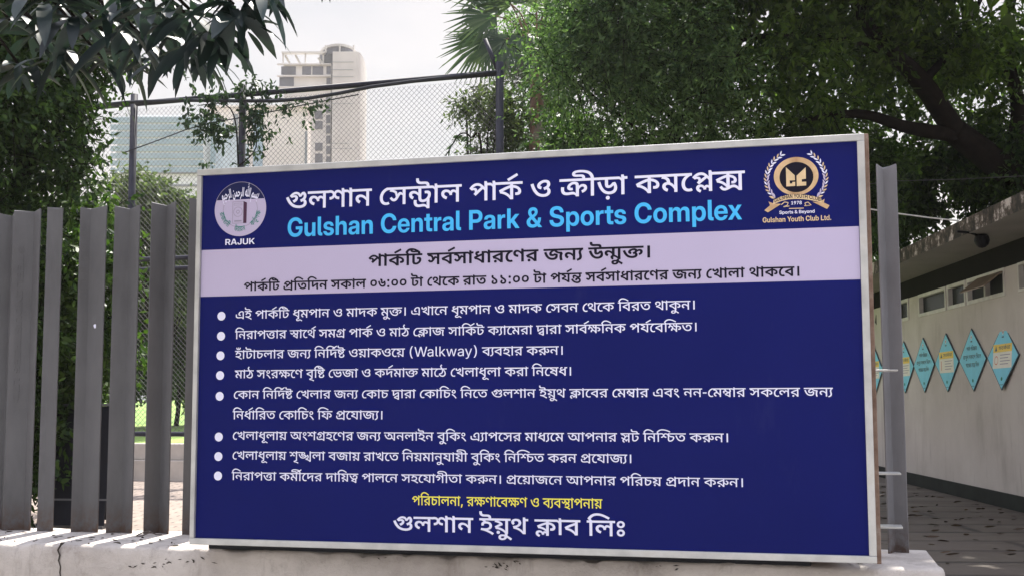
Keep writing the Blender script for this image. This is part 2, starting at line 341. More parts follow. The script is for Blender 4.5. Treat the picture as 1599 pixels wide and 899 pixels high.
# ---------------------------------------------------------------- lettering data: glyph outlines and set lines
GLYPHS = [[[325,252,34,0,52,-10,42,-22,21,-19,-39,0,73,43,65,5,28,-11,38,-30,1,-21,0,-21,-42,-34,-72,-26,-45,-8,-29,36,48,9,60,23,1,20,0,10,-20,17,-21,7,49,8,-79,
-51,-61,-1,-10,20,-48,22,-35,0,-24,0,-38,-7,-34,-13,-21,-9,-5,2,14,5,46,8,27,0,32,0,42,-12,22,-19,1,-12,0,-20,-54,-34,-63,-15,-45,34,48,10,36,16,1,9,0,
6,-18,7,-15,0,-18,0,-32,-4,-19,-5,-65,29,30,18,60,26,66,14],[425,10,-90,0,-154,31,-120,70,-41,59,77,14,38,-49,94,-60,120,-27,77,0,58,0,76,20,1,20,0,15,
-40,20,-27,5,81,17,34,-10,40,-31,1,-20,0,-22,-52,-33,-98,-19]],[[611,249,1,-36,-79,0,1,-213,-81,0,1,130,13,-16,-16,12,-36,16,-23,0,-10,0,-22,-4,-16,-12,
1,-12,0,-4,2,-6,3,-3,-71,-3,-4,15,-26,21,-38,12,-23,0,-18,0,-26,-7,-16,-12,1,-8,0,-15,48,-19,39,-7,-25,-37,-44,7,-64,22,-38,31,1,20,0,19,38,28,62,14,37,
0,46,0,62,-15,31,-17,-13,1,10,13,44,14,25,0,30,0,42,-11,23,-10,-11,-6,-2,9,0,17,1,9,1,27,-455,0,1,36]],[[565,249,1,-36,-79,0,1,-213,-83,0,1,204,5,8,-2,
8,-2,14,1,8,1,33,65,0,21,-26],[285,252,32,0,52,-12,42,-22,15,-15,-1,-48,-24,27,-66,33,-39,0,-28,0,-36,-15,1,-14,0,-16,50,-17,55,-1,-7,-39,-56,1,-68,20,
-32,32,1,20,0,23,32,29,54,14],[65,252,34,0,62,-15,38,-31,1,-25,0,-17,-32,-32,-68,-19,-53,0,-7,39,40,1,42,9,18,15,1,8,0,14,-38,16,-37,0,-14,0,-28,-2,-17,
-2,-7,37,20,2,34,2]],[[237,249,1,-36,-79,0,1,-213,-83,0,1,183,-10,13,-36,17,-27,0,-5,0,1,36,15,0,18,0,38,-11,15,-14,-2,2,-2,14,1,5,1,30,65,0,19,-26]],[[505,
249,1,-36,-81,0,1,-213,-81,0,1,91,15,-22,-26,17,-60,28,-62,17,-29,0,-24,0,-36,-12,1,-13,0,-10,30,-15,33,-6,-37,-36,-52,10,-58,36,1,23,0,20,38,27,62,13,
33,0,38,0,68,-13,60,-23,29,-15,-13,-3,-2,10,0,19,1,9,1,61,-347,0,1,36]],[],[[307,249,1,-36,-29,0,-28,-5,-52,-19,-46,-28,-28,-35,1,-21,0,-27,32,-30,46,-13,
25,0,18,0,26,4,19,5,35,-32,-24,-8,-50,-6,-25,0,-56,0,-82,26,-46,47,1,33,0,28,36,46,58,37,74,26,37,8]],[[565,249,1,-36,-79,0,1,-213,-83,0,1,134,21,-21,-20,
13,-32,14,-15,0,-10,0,-18,-6,-22,-17,-21,-18,-20,-19,-38,-23,-42,-11,-27,0,-22,0,-42,8,-40,21,-21,18,61,19,18,-16,26,-12,17,0,12,0,22,7,28,19,21,18,19,
12,22,21,38,16,27,0,24,0,38,-12,25,-13,-13,-1,-2,8,-2,17,1,8,1,29,-407,0,1,36],[207,104,-8,26,-16,30,-19,8,-20,9,-66,9,-49,3,21,38,51,-11,46,-4,58,-11,
34,-17,18,-27,3,-19]],[[153,184,40,0,56,-11,56,-22,33,-15,-29,-32,-30,18,-72,25,-35,0,-22,0,-30,-11,1,-10,0,-9,26,-13,29,-6,-37,-36,-48,10,-54,34,1,21,
0,20,36,25,58,12],[699,249,1,-36,-317,0,1,-121,0,-16,8,-14,7,-3,12,-7,29,0,26,0,48,12,21,11,22,10,22,24,1,11,0,10,-22,12,-25,0,-10,0,-20,-2,-9,0,-9,36,
16,2,34,2,21,0,36,0,50,-13,24,-24,1,-17,0,-16,-18,-28,-34,-25,-21,-11,-32,-14,-76,-16,-43,0,-36,0,-44,8,-15,7,-16,8,-20,24,1,26,1,45,5,8,-2,8,-2,18,1,9,
1,36,-303,0,1,36],[537,249,0,14,-28,13,-31,0,-67,0,-56,0,-66,9,-19,10,-18,8,-18,24,1,16,0,5,2,10,3,7,79,-3,0,-4,-2,-6,1,-3,0,-9,8,-13,9,-5,10,-5,36,-5,
35,0,63,0,46,0,52,-7,19,-9,14,-6,16,-24,3,-17],[617,-75,-79,0,-12,15,-42,14,-35,0,-20,0,-42,-3,-48,-4,-27,0,-24,0,-52,7,-44,16,-26,30,1,22,0,8,6,17,3,6,
81,-5,-2,-6,-4,-12,1,-7,0,-14,20,-18,34,-7,23,0,22,0,34,3,36,3,21,0,32,0,52,-10,19,-11,1,37,0,8,2,22,3,10,79,36]],[[601,249,1,-36,-79,0,1,-213,-83,0,1,
158,13,-24,-28,21,-54,30,-48,20,-50,10,-27,0,-32,0,-52,-12,-44,-20,-19,-13,-3,4,14,5,30,6,21,0,44,0,40,-24,1,-16,0,-5,-2,-10,-1,-2,-17,3,8,5,20,10,22,11,
13,5,97,44,53,-26,-231,-108,-59,28,71,33,-29,-19,-27,-9,14,7,14,14,1,9,0,9,-22,11,-19,0,-10,0,-24,-4,-11,-3,-69,32,34,22,68,32,74,18,47,0,42,0,70,-16,66,
-29,37,-22,-9,-3,-2,9,-2,21,1,12,1,51,65,0,21,-26]],[[675,249,1,-36,-261,0,1,-25,3,-11,1,-177,-83,0,-26,23,-84,37,-104,25,-59,4,-33,43,74,22,166,36,87,
12,-15,-14,1,25,-339,0,1,36],[331,174,19,-11,-40,-5,-76,-16,-72,-16,-33,-10,38,-3,84,-21,74,-30,23,-18,-9,-3,-2,8,-2,18,1,11],[635,109,0,-13,-22,-24,-50,
-15,-41,0,-16,0,-26,1,-9,1,5,37,4,-1,12,0,11,0,34,0,20,12,1,9,0,18,-76,25,-73,5,3,37,64,-3,104,-25,62,-38]],[[-221,290,271,77,37,-30,-265,-79]],[[417,252,
68,0,72,-32,1,-28,0,-20,-40,-32,-72,-24,-47,-8,-29,36,46,7,60,22,1,18,0,12,-30,13,-27,0,-26,0,-44,-8,-36,-13,-22,-15,1,-6,0,-5,14,-8,27,-2,-17,-37,-54,
4,-54,26,1,19,0,15,36,29,60,23,78,14],[565,88,0,-33,-102,-41,-87,0,-60,0,-106,18,-88,42,-74,70,-27,52,81,11,32,-55,78,-69,98,-31,65,0,46,0,64,20,1,20,0,
14,-40,20,-29,5,79,18,36,-11,40,-30]],[[771,249,1,-36,-777,0,1,36],[389,206,34,0,42,-6,17,-6,16,-6,18,-20,1,-20,1,-3,0,-4,0,-8,-1,-4,3,-7,1,-122,-81,0,
-12,16,-40,13,-27,0,-26,0,-46,-3,-50,-4,-31,0,-26,0,-58,6,-52,16,-30,32,1,26,0,8,4,20,5,8,81,-6,-2,-6,-4,-13,1,-9,0,-20,28,-19,44,-6,21,0,28,0,44,4,42,
3,23,0,28,0,46,-10,17,-12,1,102,0,9,-8,9,-5,2,-6,3,-16,2,-13,0,-18,0,-34,-7,-13,-5,-16,-6,-18,-13,1,-6,0,-5,14,-7,19,0,10,0,16,1,7,1,9,-34,-10,-1,-28,-2,
-21,0,-38,0,-56,20,1,21,0,14,30,27,27,11,26,12,66,14],[621,169,54,0,60,-29,1,-24,0,-14,-24,-26,-58,-22,-47,-7,-23,35,36,5,38,16,1,10,0,12,-26,9,-17,0,-26,
0,-52,-21,-23,-24,-39,21,34,32,74,27]],[[237,213,-79,0,1,-213,-83,0,1,213,-79,0,1,36,81,0,-6,23,-46,33,-74,19,-100,9,-57,0,-44,0,-60,-4,-32,-9,1,-6,0,-5,
28,-4,25,0,79,0,46,0,52,-7,17,-8,16,-8,12,-20,1,-16,-75,0,0,8,-8,11,-7,3,-8,3,-20,2,-17,0,-69,0,-40,0,-52,5,-15,4,-20,6,-16,16,1,10,0,24,108,29,113,0,168,
0,188,-57,11,-61,79,0]],[[589,249,1,-36,-283,0,1,-62,0,-9,10,-10,15,0,14,0,28,9,32,17,19,13,71,6,26,-19,28,-40,1,-21,0,-25,-46,-40,-92,-23,-65,0,-52,0,
-96,17,-80,38,-68,66,-25,49,81,11,28,-52,68,-63,86,-28,55,0,60,0,68,29,1,24,0,17,-22,23,-15,8,61,6,-26,-20,-56,-26,-54,-12,-27,0,-24,0,-34,6,-13,6,-12,
7,-16,22,1,21,1,55,-227,0,1,36],[295,-65,-22,0,-32,15,1,12,0,11,32,15,23,0,22,0,30,-15,1,-11,0,-12,-30,-15]],[[515,249,1,-36,-79,0,1,-213,-81,0,1,53,13,
-21,-28,21,-56,32,-58,19,-33,0,-24,0,-34,-12,1,-12,0,-12,34,-15,33,-6,-23,-38,-46,7,-56,23,-28,27,1,15,0,20,40,27,60,12,33,0,44,0,70,-14,56,-26,25,-18,
-13,-3,-2,9,0,20,1,9,1,96,-359,0,1,36],[249,129,0,-2,0,-7,-1,-2,-81,11,-2,21,-26,24,-60,14,-51,2,17,35,41,-6,44,-2,62,-13,42,-22,20,-32]],[[307,249,1,-36,
-29,0,-28,-5,-52,-19,-46,-28,-28,-35,1,-21,0,-27,32,-30,46,-13,25,0,18,0,26,4,19,5,35,-32,-24,-8,-50,-6,-25,0,-56,0,-82,26,-46,47,1,33,0,30,46,50,78,37,
51,9,-49,-16,-14,0,-34,-1,-21,0,-97,0,1,36]],[[237,252,46,0,74,-18,76,-37,49,-29,-43,-26,-26,19,-48,27,-48,18,-50,9,-27,0,-28,0,-50,-9,-44,-16,-21,-11,
-5,3,18,6,34,6,21,0,36,0,40,-20,1,-18,0,-3,-2,-9,-1,-3,-91,-23,14,6,20,13,1,10,0,7,-20,10,-19,0,-12,0,-24,-4,-13,-4,-67,32,36,21,68,28,74,15],[417,182,
-229,-95,-55,29,67,26,19,2,10,5,16,8,18,8,11,3,101,40],[601,249,1,-36,-79,0,1,-126,-83,3,1,68,5,24,-2,9,-2,21,1,12,1,51,65,0,21,-26],[219,86,36,0,54,-14,
21,-12,8,10,30,8,19,0,24,0,36,-12,23,-10,-27,5,-2,6,0,11,1,6,1,13,85,-1,1,-104,-83,0,1,62,21,-34,-14,10,-30,14,-15,0,-12,0,-18,-8,1,-9,0,-3,2,-6,1,-3,-67,
-1,-4,18,-40,20,-27,0,-18,0,-20,-10,1,-6,0,-9,26,-11,29,-6,-27,-34,-48,10,-60,30,1,22,0,21,60,27]],[[373,220,1,-22,1,4,50,-4,82,-19,50,-32,1,-22,0,-12,
-22,-21,-42,-12,-33,0,-12,0,-20,2,-9,0,5,33,4,0,10,-1,7,0,26,0,16,10,1,6,0,14,-56,19,-51,4,3,9,1,-146,-77,0,-32,19,-68,29,-84,19,-55,5,-33,42,44,12,96,
22,94,19,45,5,-7,-12,1,30],[291,179,21,-12,-32,-4,-74,-14,-72,-16,-27,-8,-7,6,66,-5,98,-32,33,-18,0,8,-2,16,1,6],[545,249,1,-36,-551,0,1,36],[761,249,1,
-36,-79,0,1,-226,-83,0,1,21,3,12,0,9,-2,20,1,9,1,155,-67,0,1,36],[243,-11,-24,0,-42,9,-42,20,-21,18,63,19,18,-17,30,-12,23,0,14,0,22,2,32,6,23,7,38,11,
56,13,37,0,26,0,46,-8,48,-17,29,-14,-13,-37,-28,14,-42,18,-38,8,-19,0,-16,0,-26,-4,-34,-7,-21,-7,-30,-8,-42,-9,-36,-5]],[[303,-5,-82,0,-126,38,-70,67,1,
45,0,47,72,67,126,37,79,0,50,0,88,-15,68,-27,44,-38,7,-22,-121,0,-6,11,-22,18,-34,13,-42,7,-25,0,-50,0,-70,-24,-38,-44,1,-30,0,-29,38,-44,72,-24,49,0,42,
0,62,16,34,28,1,18,29,-1,-153,0,1,46,245,0,1,-37,0,-36,-66,-56,-118,-31]],[[187,-4,-44,0,-66,19,-36,36,1,26,1,129,117,0,1,-118,0,-21,40,-22,37,0,24,0,36,
10,20,21,1,16,1,114,117,0,1,-206,-113,0,1,54,21,0,-20,-28,-72,-30]],[[175,0,-70,0,-64,26,1,30,1,235,117,0,1,-230,0,-9,16,-8,19,0,4,0,10,0,5,0,1,-44,-8,
0,-18,0]],[[213,-5,-54,0,-82,17,-52,31,-1,22,113,0,4,-14,38,-15,35,0,32,0,36,12,1,10,0,8,-28,10,-23,2,-73,8,-60,6,-62,30,1,24,0,19,42,29,80,17,55,0,54,
0,78,-17,46,-32,1,-21,-105,0,0,12,-38,17,-31,0,-28,0,-36,-13,1,-9,0,-8,28,-10,25,-3,79,-7,62,-6,60,-28,1,-23,0,-21,-48,-30,-82,-17]],[[157,114,1,-114,-115,
0,1,291,117,0,1,-139,-21,0,20,28,72,30,57,0,46,0,64,-18,36,-37,1,-26,1,-129,-115,0,1,119,0,20,-40,22,-35,0,-24,0,-36,-10,-20,-20]],[[169,-4,-42,0,-64,14,
-38,28,1,20,0,18,26,23,46,14,58,7,33,2,38,2,44,3,20,7,1,7,1,1,0,8,-16,11,-30,7,-21,0,-20,0,-34,-7,-18,-12,-1,-8,-107,0,2,21,46,32,82,16,57,0,42,0,66,-9,
46,-19,24,-26,1,-16,1,-140,-113,0,1,29,-12,-10,-32,-15,-46,-8],[199,36,28,0,42,11,20,17,1,11,1,21,-4,-1,-16,-3,-22,-2,-26,-2,-13,-1,-20,-2,-32,-6,-18,-11,
1,-8,0,-8,16,-10,28,-6]],[[157,114,1,-114,-115,0,1,206,115,0,1,-54,-19,0,20,28,72,30,57,0,46,0,64,-18,36,-37,1,-26,1,-129,-115,0,1,119,0,20,-40,22,-35,
0,-24,0,-36,-10,-20,-20]],[],[[301,-5,-78,0,-126,37,-72,67,1,46,0,47,72,67,126,37,79,0,52,0,88,-16,68,-28,42,-39,9,-25,-121,0,-4,13,-24,21,-36,14,-44,7,
-23,0,-50,0,-70,-24,-38,-44,1,-30,0,-29,38,-44,70,-24,51,0,24,0,44,8,36,14,22,20,7,12,123,0,-8,-24,-42,-40,-68,-28,-88,-15]],[[229,-5,-62,0,-92,28,-52,
49,1,31,0,31,52,49,92,28,59,0,46,0,74,-15,56,-29,28,-39,1,-24,1,-16,-363,0,1,37,309,0,-51,-8,0,15,-22,23,-42,12,-27,0,-28,0,-42,-12,-24,-23,1,-15,1,-25,
0,-16,24,-24,44,-14,31,0,24,0,34,7,24,12,5,8,107,0,-8,-21,-54,-31,-82,-18]],[[279,206,1,-45,-269,0,1,45],[79,262,115,0,1,-198,0,-11,18,-8,25,0,10,0,26,
0,9,0,1,-45,-10,0,-38,0,-19,0,-68,0,-64,27,1,28]],[[41,0,1,206,113,0,1,-35,12,19,48,18,43,0,10,0,16,-1,9,0,1,-49,-8,0,-28,1,-13,0,-24,0,-38,-11,-20,-21,
1,-15,1,-112]],[[45,0,1,291,229,0,66,0,96,-23,52,-43,1,-29,0,-30,-52,-43,-98,-23,-63,0,-161,0,1,50,157,0,32,0,46,12,24,20,1,14,0,14,-24,20,-46,10,-31,0,
-101,0,1,-240]],[[145,60,1,67,13,0,147,79,135,0,-185,-104,-25,0],[41,0,1,291,117,0,1,-291],[311,0,-129,90,77,40,189,-130]],[[217,-4,-58,0,-88,21,-48,37,
1,23,0,16,24,25,48,24,39,13,115,37,14,6,18,10,8,10,1,5,0,10,-30,15,-25,0,-16,0,-26,-7,-16,-13,1,-8,0,-8,16,-17,34,-21,27,-15,277,-159,-121,0,-229,128,-30,
18,-44,30,-26,28,1,17,0,21,40,34,72,18,47,0,46,0,68,-17,36,-31,1,-19,0,-13,-18,-24,-34,-21,-23,-9,-119,-43,-24,-9,-24,-17,1,-11,0,-11,22,-17,40,-10,27,
0,30,0,60,16,50,26,28,36,1,20,97,0,0,-22,-18,-40,-40,-34,-29,-13,-29,-9,-30,-13,-82,-13]],[[265,-5,-76,0,-104,24,-56,45,1,32,117,0,0,-16,30,-23,54,-12,
37,0,34,0,50,9,28,17,1,11,0,9,-22,14,-46,11,-35,4,-61,6,-86,10,-84,40,1,31,0,27,54,40,100,22,67,0,66,0,98,-23,54,-42,3,-29,-111,0,-4,20,-56,24,-47,0,-30,
0,-46,-9,-24,-16,1,-11,0,-9,20,-13,44,-10,37,-4,57,-6,46,-5,68,-14,44,-21,20,-26,1,-16,0,-28,-56,-41,-102,-22]],[[41,-82,1,288,115,0,1,-28,3,0,12,11,36,
14,48,7,27,0,52,0,80,-26,46,-49,1,-32,0,-32,-44,-48,-80,-27,-55,0,-26,0,-46,8,-36,15,-11,12,1,-113],[249,42,28,0,40,15,24,27,1,19,0,20,-24,27,-40,14,-27,
0,-30,0,-44,-15,-24,-27,1,-19,0,-18,24,-27,44,-16]],[[233,-5,-62,0,-94,27,-54,49,1,32,0,32,54,49,94,27,63,0,64,0,92,-27,54,-49,1,-32,0,-32,-54,-49,-92,
-27],[233,42,28,0,42,14,24,28,1,19,0,19,-24,28,-42,14,-27,0,-28,0,-42,-14,-24,-28,1,-19,0,-19,24,-28,42,-14]],[[41,0,1,206,113,0,1,-46,-7,0,12,17,40,23,
52,10,29,0,48,0,70,-27,7,-23,-11,0,8,16,40,22,58,12,35,0,40,0,62,-17,36,-33,1,-23,1,-137,-113,0,1,126,0,19,-40,18,-29,0,-22,0,-34,-10,-18,-17,1,-12,1,-124,
-109,0,1,128,0,16,-38,19,-29,0,-22,0,-32,-9,-20,-19,1,-13,1,-122]],[[5,0,169,118,-3,-25,-153,113,127,0,37,-28,16,-14,28,-24,17,-13,-37,0,14,13,28,24,19,
14,37,28,125,0,-157,-113,3,25,163,-118,-125,0,-39,32,-16,12,-28,24,-13,12,33,0,-16,-12,-28,-24,-15,-12,-41,-32]],[[617,249,1,-43,-75,0,1,-206,-101,0,1,
157,7,-21,-26,18,-50,26,-50,19,-50,10,-27,0,-32,0,-52,-12,-44,-21,-21,-14,-1,9,16,5,36,8,25,0,42,0,36,-22,1,-14,0,-7,0,-11,-1,-2,-23,4,8,5,20,11,24,10,
13,5,97,42,63,-31,-235,-107,-71,33,75,34,-27,-20,-33,-10,14,7,14,15,1,6,0,10,-20,9,-17,0,-10,0,-22,-4,-11,-3,-75,35,36,23,68,32,76,18,47,0,40,0,68,-14,
66,-26,35,-19,-3,-7,-2,8,-2,20,1,11,1,50,83,0,21,-26]],[[249,249,1,-43,-75,0,1,-206,-101,0,1,178,-10,13,-36,15,-27,0,-3,0,1,43,17,0,18,0,34,-10,13,-15,
0,2,-2,14,1,5,1,30,83,0,19,-26]],[[691,249,1,-43,-259,0,1,-24,3,-16,1,-166,-103,0,-28,22,-84,33,-102,23,-59,4,-39,47,74,21,174,37,85,12,-13,-12,1,19,-339,
0,1,43],[329,162,19,-9,-36,-5,-66,-13,-66,-15,-33,-8,34,-3,72,-17,70,-25,27,-17,-13,-4,0,7,-4,18,1,10],[657,104,0,-13,-22,-24,-52,-15,-45,0,-16,0,-28,1,
-11,1,3,43,6,-1,12,0,9,0,30,0,18,10,1,8,0,14,-70,22,-67,5,3,43,64,-4,108,-25,64,-39]],[[-237,296,277,71,41,-37,-271,-72]],[[723,249,1,-43,-313,0,1,-119,
0,-14,8,-13,7,-3,10,-6,29,0,22,0,40,10,23,10,18,8,18,19,1,10,0,8,-18,10,-21,0,-12,0,-16,-1,-7,-1,-13,42,18,2,34,3,25,0,42,0,50,-14,24,-24,1,-16,0,-22,-38,
-39,-29,-15,-32,-15,-82,-18,-47,0,-42,0,-46,8,-17,8,-16,7,-24,27,1,29,1,119,-73,0,1,43],[547,249,-2,11,-24,10,-25,0,-93,0,-60,0,-74,11,-21,11,-16,9,-14,
23,1,15,0,5,2,12,3,7,97,-4,-2,-4,0,-6,1,-3,0,-12,8,-13,9,-5,8,-4,36,-6,33,0,55,0,40,0,50,0,32,-2,17,-1,26,-10,20,-29,1,-15],[249,249,1,-43,-75,0,1,-206,
-101,0,1,206,-77,0,1,43,79,0,-14,7,-28,18,-11,8,40,32,76,37,90,16,57,0,46,0,94,-12,110,-28,69,-24,-53,-29,-46,15,-72,20,-56,12,-52,5,-27,0,-40,0,-60,-16,
-42,-22,-15,-13,6,-6,20,-15,13,-5]],[],[[573,249,1,-43,-75,0,1,-206,-101,0,1,128,19,-18,-16,10,-26,12,-13,0,-8,0,-16,-6,-24,-17,-19,-17,-24,-18,-40,-22,
-40,-10,-27,0,-24,0,-46,8,-42,20,-19,19,71,22,18,-13,22,-11,15,0,12,0,18,5,26,18,21,18,21,11,20,20,40,16,27,0,22,0,36,-11,23,-10,-13,-2,0,8,-2,16,1,8,1,
22,-401,0,1,43],[197,99,-8,25,-16,30,-17,8,-20,8,-64,8,-49,3,29,45,57,-14,46,-4,56,-11,34,-17,14,-26,3,-19]],[[511,249,1,-43,-77,0,1,-206,-101,0,-30,22,
-84,33,-102,23,-59,4,-39,47,74,21,174,38,87,11,-15,-13,1,20,-339,0,1,43],[331,162,17,-9,-54,-8,-96,-20,-51,-13,34,-3,72,-17,70,-25,27,-17,-13,-4,0,9,-2,
19,1,9]],[[511,249,1,-43,-77,0,1,-206,-101,0,-30,22,-84,33,-102,23,-59,4,-39,47,74,21,174,38,87,11,-17,-13,1,63],[331,162,17,-9,-54,-8,-96,-20,-51,-13,
34,-3,72,-17,70,-25,27,-17,-13,-4,0,9,-2,20,1,12],[191,252,12,0,26,-2,13,0,-7,-40,-2,0,-12,1,-7,0,-20,0,-20,-9,1,-6,0,-10,38,-12,37,-4,-59,-30,-34,8,-50,
19,-28,22,1,15,0,11,22,22,52,15]],[[511,249,1,-43,-77,0,1,-206,-101,0,-30,22,-84,33,-102,23,-59,4,-39,47,74,21,174,38,87,11,-15,-13,1,20,-339,0,1,43],[331,
162,17,-9,-54,-8,-96,-20,-51,-13,34,-3,72,-17,70,-25,27,-17,-13,-4,0,9,-2,19,1,9],[139,-5,-26,0,-32,17,1,13,0,13,32,16,27,0,24,0,32,-16,1,-13,0,-13,-32,
-17]],[[325,249,1,-43,-43,0,-26,-6,-52,-20,-40,-26,-24,-31,1,-18,0,-24,30,-28,44,-11,23,0,14,0,28,3,17,4,41,-38,-26,-8,-50,-5,-27,0,-60,0,-86,24,-48,48,
1,34,0,28,42,48,72,35,53,9,-51,-16,-14,-1,-32,-1,-25,0,-83,0,1,43]],[[521,249,1,-43,-75,0,1,-206,-101,0,1,169,19,-23,-28,17,-56,28,-60,17,-29,0,-16,0,-26,
-7,-12,-12,1,-8,0,-9,16,-14,44,-9,43,-1,-11,-50,-68,4,-88,22,-40,35,1,23,0,21,38,31,66,18,41,0,42,0,68,-15,56,-23,27,-14,-17,0,0,10,-2,20,1,9,1,36,83,0,
21,-26]],[[351,13,-58,0,-100,16,-84,36,-68,61,-25,46,97,14,28,-48,66,-57,86,-23,55,0,58,0,50,21,1,16,0,14,-12,17,-7,6,73,-1,-24,-12,-50,-17,-58,-10,-39,
0,-34,0,-54,11,-30,24,1,18,0,16,36,31,51,14,-16,0,-26,0,-15,0,-249,0,1,43,809,0,1,-43,-235,0,-22,0,-56,1,-19,1,-48,-9,-68,-19,-34,-20,1,-9,0,-8,18,-8,13,
0,22,0,36,9,23,8,115,-16,4,-8,8,-21,1,-12,0,-20,-40,-38,-88,-24],[715,79,0,-16,14,-37,13,-20,-99,-10,-16,22,-14,40,1,24,0,16,10,28,9,12,-60,5,-86,18,-58,
27,-19,17,109,5,8,-8,36,-13,60,-9,45,0,8,0,18,1,13,1,49,-39,-16,-14,-16,-31]],[[515,249,1,-43,-77,0,1,-206,-101,0,1,85,17,-21,-26,16,-58,27,-58,16,-27,
0,-22,0,-28,-10,1,-10,0,-9,26,-12,29,-6,-45,-43,-52,10,-62,39,1,23,0,21,40,28,64,13,33,0,38,0,66,-11,60,-21,29,-15,-15,-4,-2,10,0,20,1,9,1,51,-341,0,1,
43]],[[235,249,1,-43,-63,0,49,8,-22,-10,-28,-18,-12,-18,1,-12,0,-13,14,-28,14,-29,1,-15,0,-17,-16,-27,-38,-23,-72,-18,-57,-7,-21,42,46,6,44,15,12,18,1,
11,0,15,-12,29,-14,27,1,14,0,13,10,18,24,17,19,10,-7,-8,-105,0,1,43]],[[409,249,-2,13,-24,10,-29,0,-113,0,-60,0,-74,12,-21,12,-16,8,-14,23,1,15,0,6,2,10,
3,7,97,-3,0,-4,0,-6,1,-2,0,-9,6,-13,11,-4,8,-4,28,-4,33,0,115,0,48,0,54,-8,21,-9,14,-7,18,-24,1,-19],[601,249,1,-43,-279,0,1,-53,0,-7,8,-8,13,0,12,0,24,
8,26,14,15,10,91,8,26,-20,28,-39,1,-23,0,-25,-48,-40,-96,-23,-69,0,-54,0,-96,16,-86,36,-70,64,-25,48,97,14,28,-48,66,-59,84,-27,49,0,60,0,64,27,1,23,0,
16,-24,20,-13,9,79,4,-28,-19,-58,-25,-60,-13,-31,0,-24,0,-40,8,-13,8,-12,7,-14,23,1,20,1,46,-225,0,1,43]],[[153,179,40,0,64,-12,58,-23,33,-16,-39,-34,-38,
19,-64,22,-33,0,-18,0,-22,-9,1,-8,0,-8,22,-11,25,-4,-43,-43,-50,10,-58,36,1,22,0,20,38,26,58,13],[481,249,1,-43,-71,0,1,-140,-101,-7,1,75,3,4,0,10,-2,18,
1,10,1,30,-313,0,1,43],[707,249,1,-43,-77,0,1,-223,-101,0,1,30,3,20,-2,10,0,20,1,10,1,133,-63,0,1,43],[359,79,52,0,74,-17,60,-30,33,-21,-47,-24,-20,13,
-52,24,-52,16,-25,0,-14,0,-16,-6,1,-5,0,-5,12,-7,17,-3,-39,-35,-36,7,-54,27,1,22,0,20,66,24]],[[-243,-124,-26,0,-58,10,-40,22,1,18,0,22,66,26,63,0,58,0,
98,-15,100,-30,57,-22,-53,-33,-48,22,-84,28,-78,15,-33,0,-26,0,-22,-8,1,-7,0,-7,20,-7,19,0,20,0,26,10,14,15,4,17,1,7,1,30,103,0,1,-20,0,-13,-12,-31,-34,
-29,-70,-20]],[[437,201,66,0,68,-27,1,-24,0,-17,-40,-27,-68,-21,-43,-8,-33,39,44,8,42,13,1,11,0,6,-18,7,-21,0,-22,0,-40,-6,-32,-9,-18,-9,1,-4,0,-3,12,-6,
23,-1,-23,-43,-56,3,-56,27,1,18,0,16,40,27,64,19,78,11],[579,67,0,-31,-108,-36,-93,0,-60,0,-108,15,-92,35,-74,62,-27,45,97,13,26,-46,76,-56,96,-24,63,0,
46,0,60,14,1,14,0,11,-38,14,-27,3,91,21,34,-9,44,-28],[649,183,62,0,60,-31,1,-25,0,-15,-28,-28,-60,-22,-47,-6,-25,40,34,4,30,16,1,8,0,9,-22,9,-17,0,-20,
0,-52,-14,-23,-17,-45,10,26,23,50,28,54,11],[805,249,1,-43,-811,0,1,43]],[[145,0,1,249,105,0,1,-249]],[[657,249,1,-43,-75,0,1,-145,-101,0,1,96,7,-21,-26,
18,-50,26,-50,19,-50,10,-27,0,-32,0,-52,-12,-44,-21,-21,-14,-1,9,16,5,36,8,25,0,42,0,36,-22,1,-14,0,-7,0,-11,-1,-2,-23,4,8,5,20,11,24,10,13,5,97,42,63,
-31,-235,-107,-71,33,75,34,-27,-20,-33,-10,14,7,16,15,1,6,0,10,-22,9,-15,0,-12,0,-22,-4,-11,-3,-75,35,36,23,68,32,76,18,47,0,40,0,68,-14,66,-26,35,-19,
-3,-7,-2,8,-2,20,1,11,1,50,83,0,21,-26],[581,-17,-99,0,-8,8,-24,11,-36,4,-23,0,-36,0,-88,-6,-49,0,-30,0,-66,5,-58,16,-34,32,1,26,0,9,6,20,3,8,99,-7,-4,
-5,-4,-14,1,-8,0,-16,28,-17,44,-6,29,0,44,0,70,7,43,0,30,0,50,-11,19,-11,1,52,103,0]],[[249,249,1,-43,-75,0,1,-206,-101,0,1,206,-77,0,1,43,79,0,-14,7,-28,
18,-11,8,40,32,76,37,86,16,53,0,38,0,72,-7,76,-16,92,-26,61,-19,-53,-35,-64,22,-90,26,-76,12,-41,0,-38,0,-58,-14,-40,-22,-15,-13,6,-6,20,-15,13,-5]],[[343,
14,-74,0,-124,29,-96,70,-33,59,97,14,26,-44,60,-56,80,-28,55,0,32,0,46,7,30,12,14,19,1,11,0,14,-20,19,-32,10,-19,0,-20,0,-24,-10,1,-10,0,-4,2,-9,5,-5,-97,
-7,-8,9,-6,16,1,6,0,20,40,24,64,11,37,0,60,0,82,-23,44,-40,1,-26,0,-23,-44,-41,-94,-24],[593,249,1,-43,-599,0,1,43]],[[517,249,1,-43,-353,0,1,-112,-21,
8,30,16,76,29,94,27,55,10,73,-30,-12,-10,-16,-23,-6,-25,1,-15,0,-16,12,-38,15,-21,-99,-10,-14,21,-16,41,1,23,0,15,12,28,18,24,11,10,31,-20,-46,-10,-90,
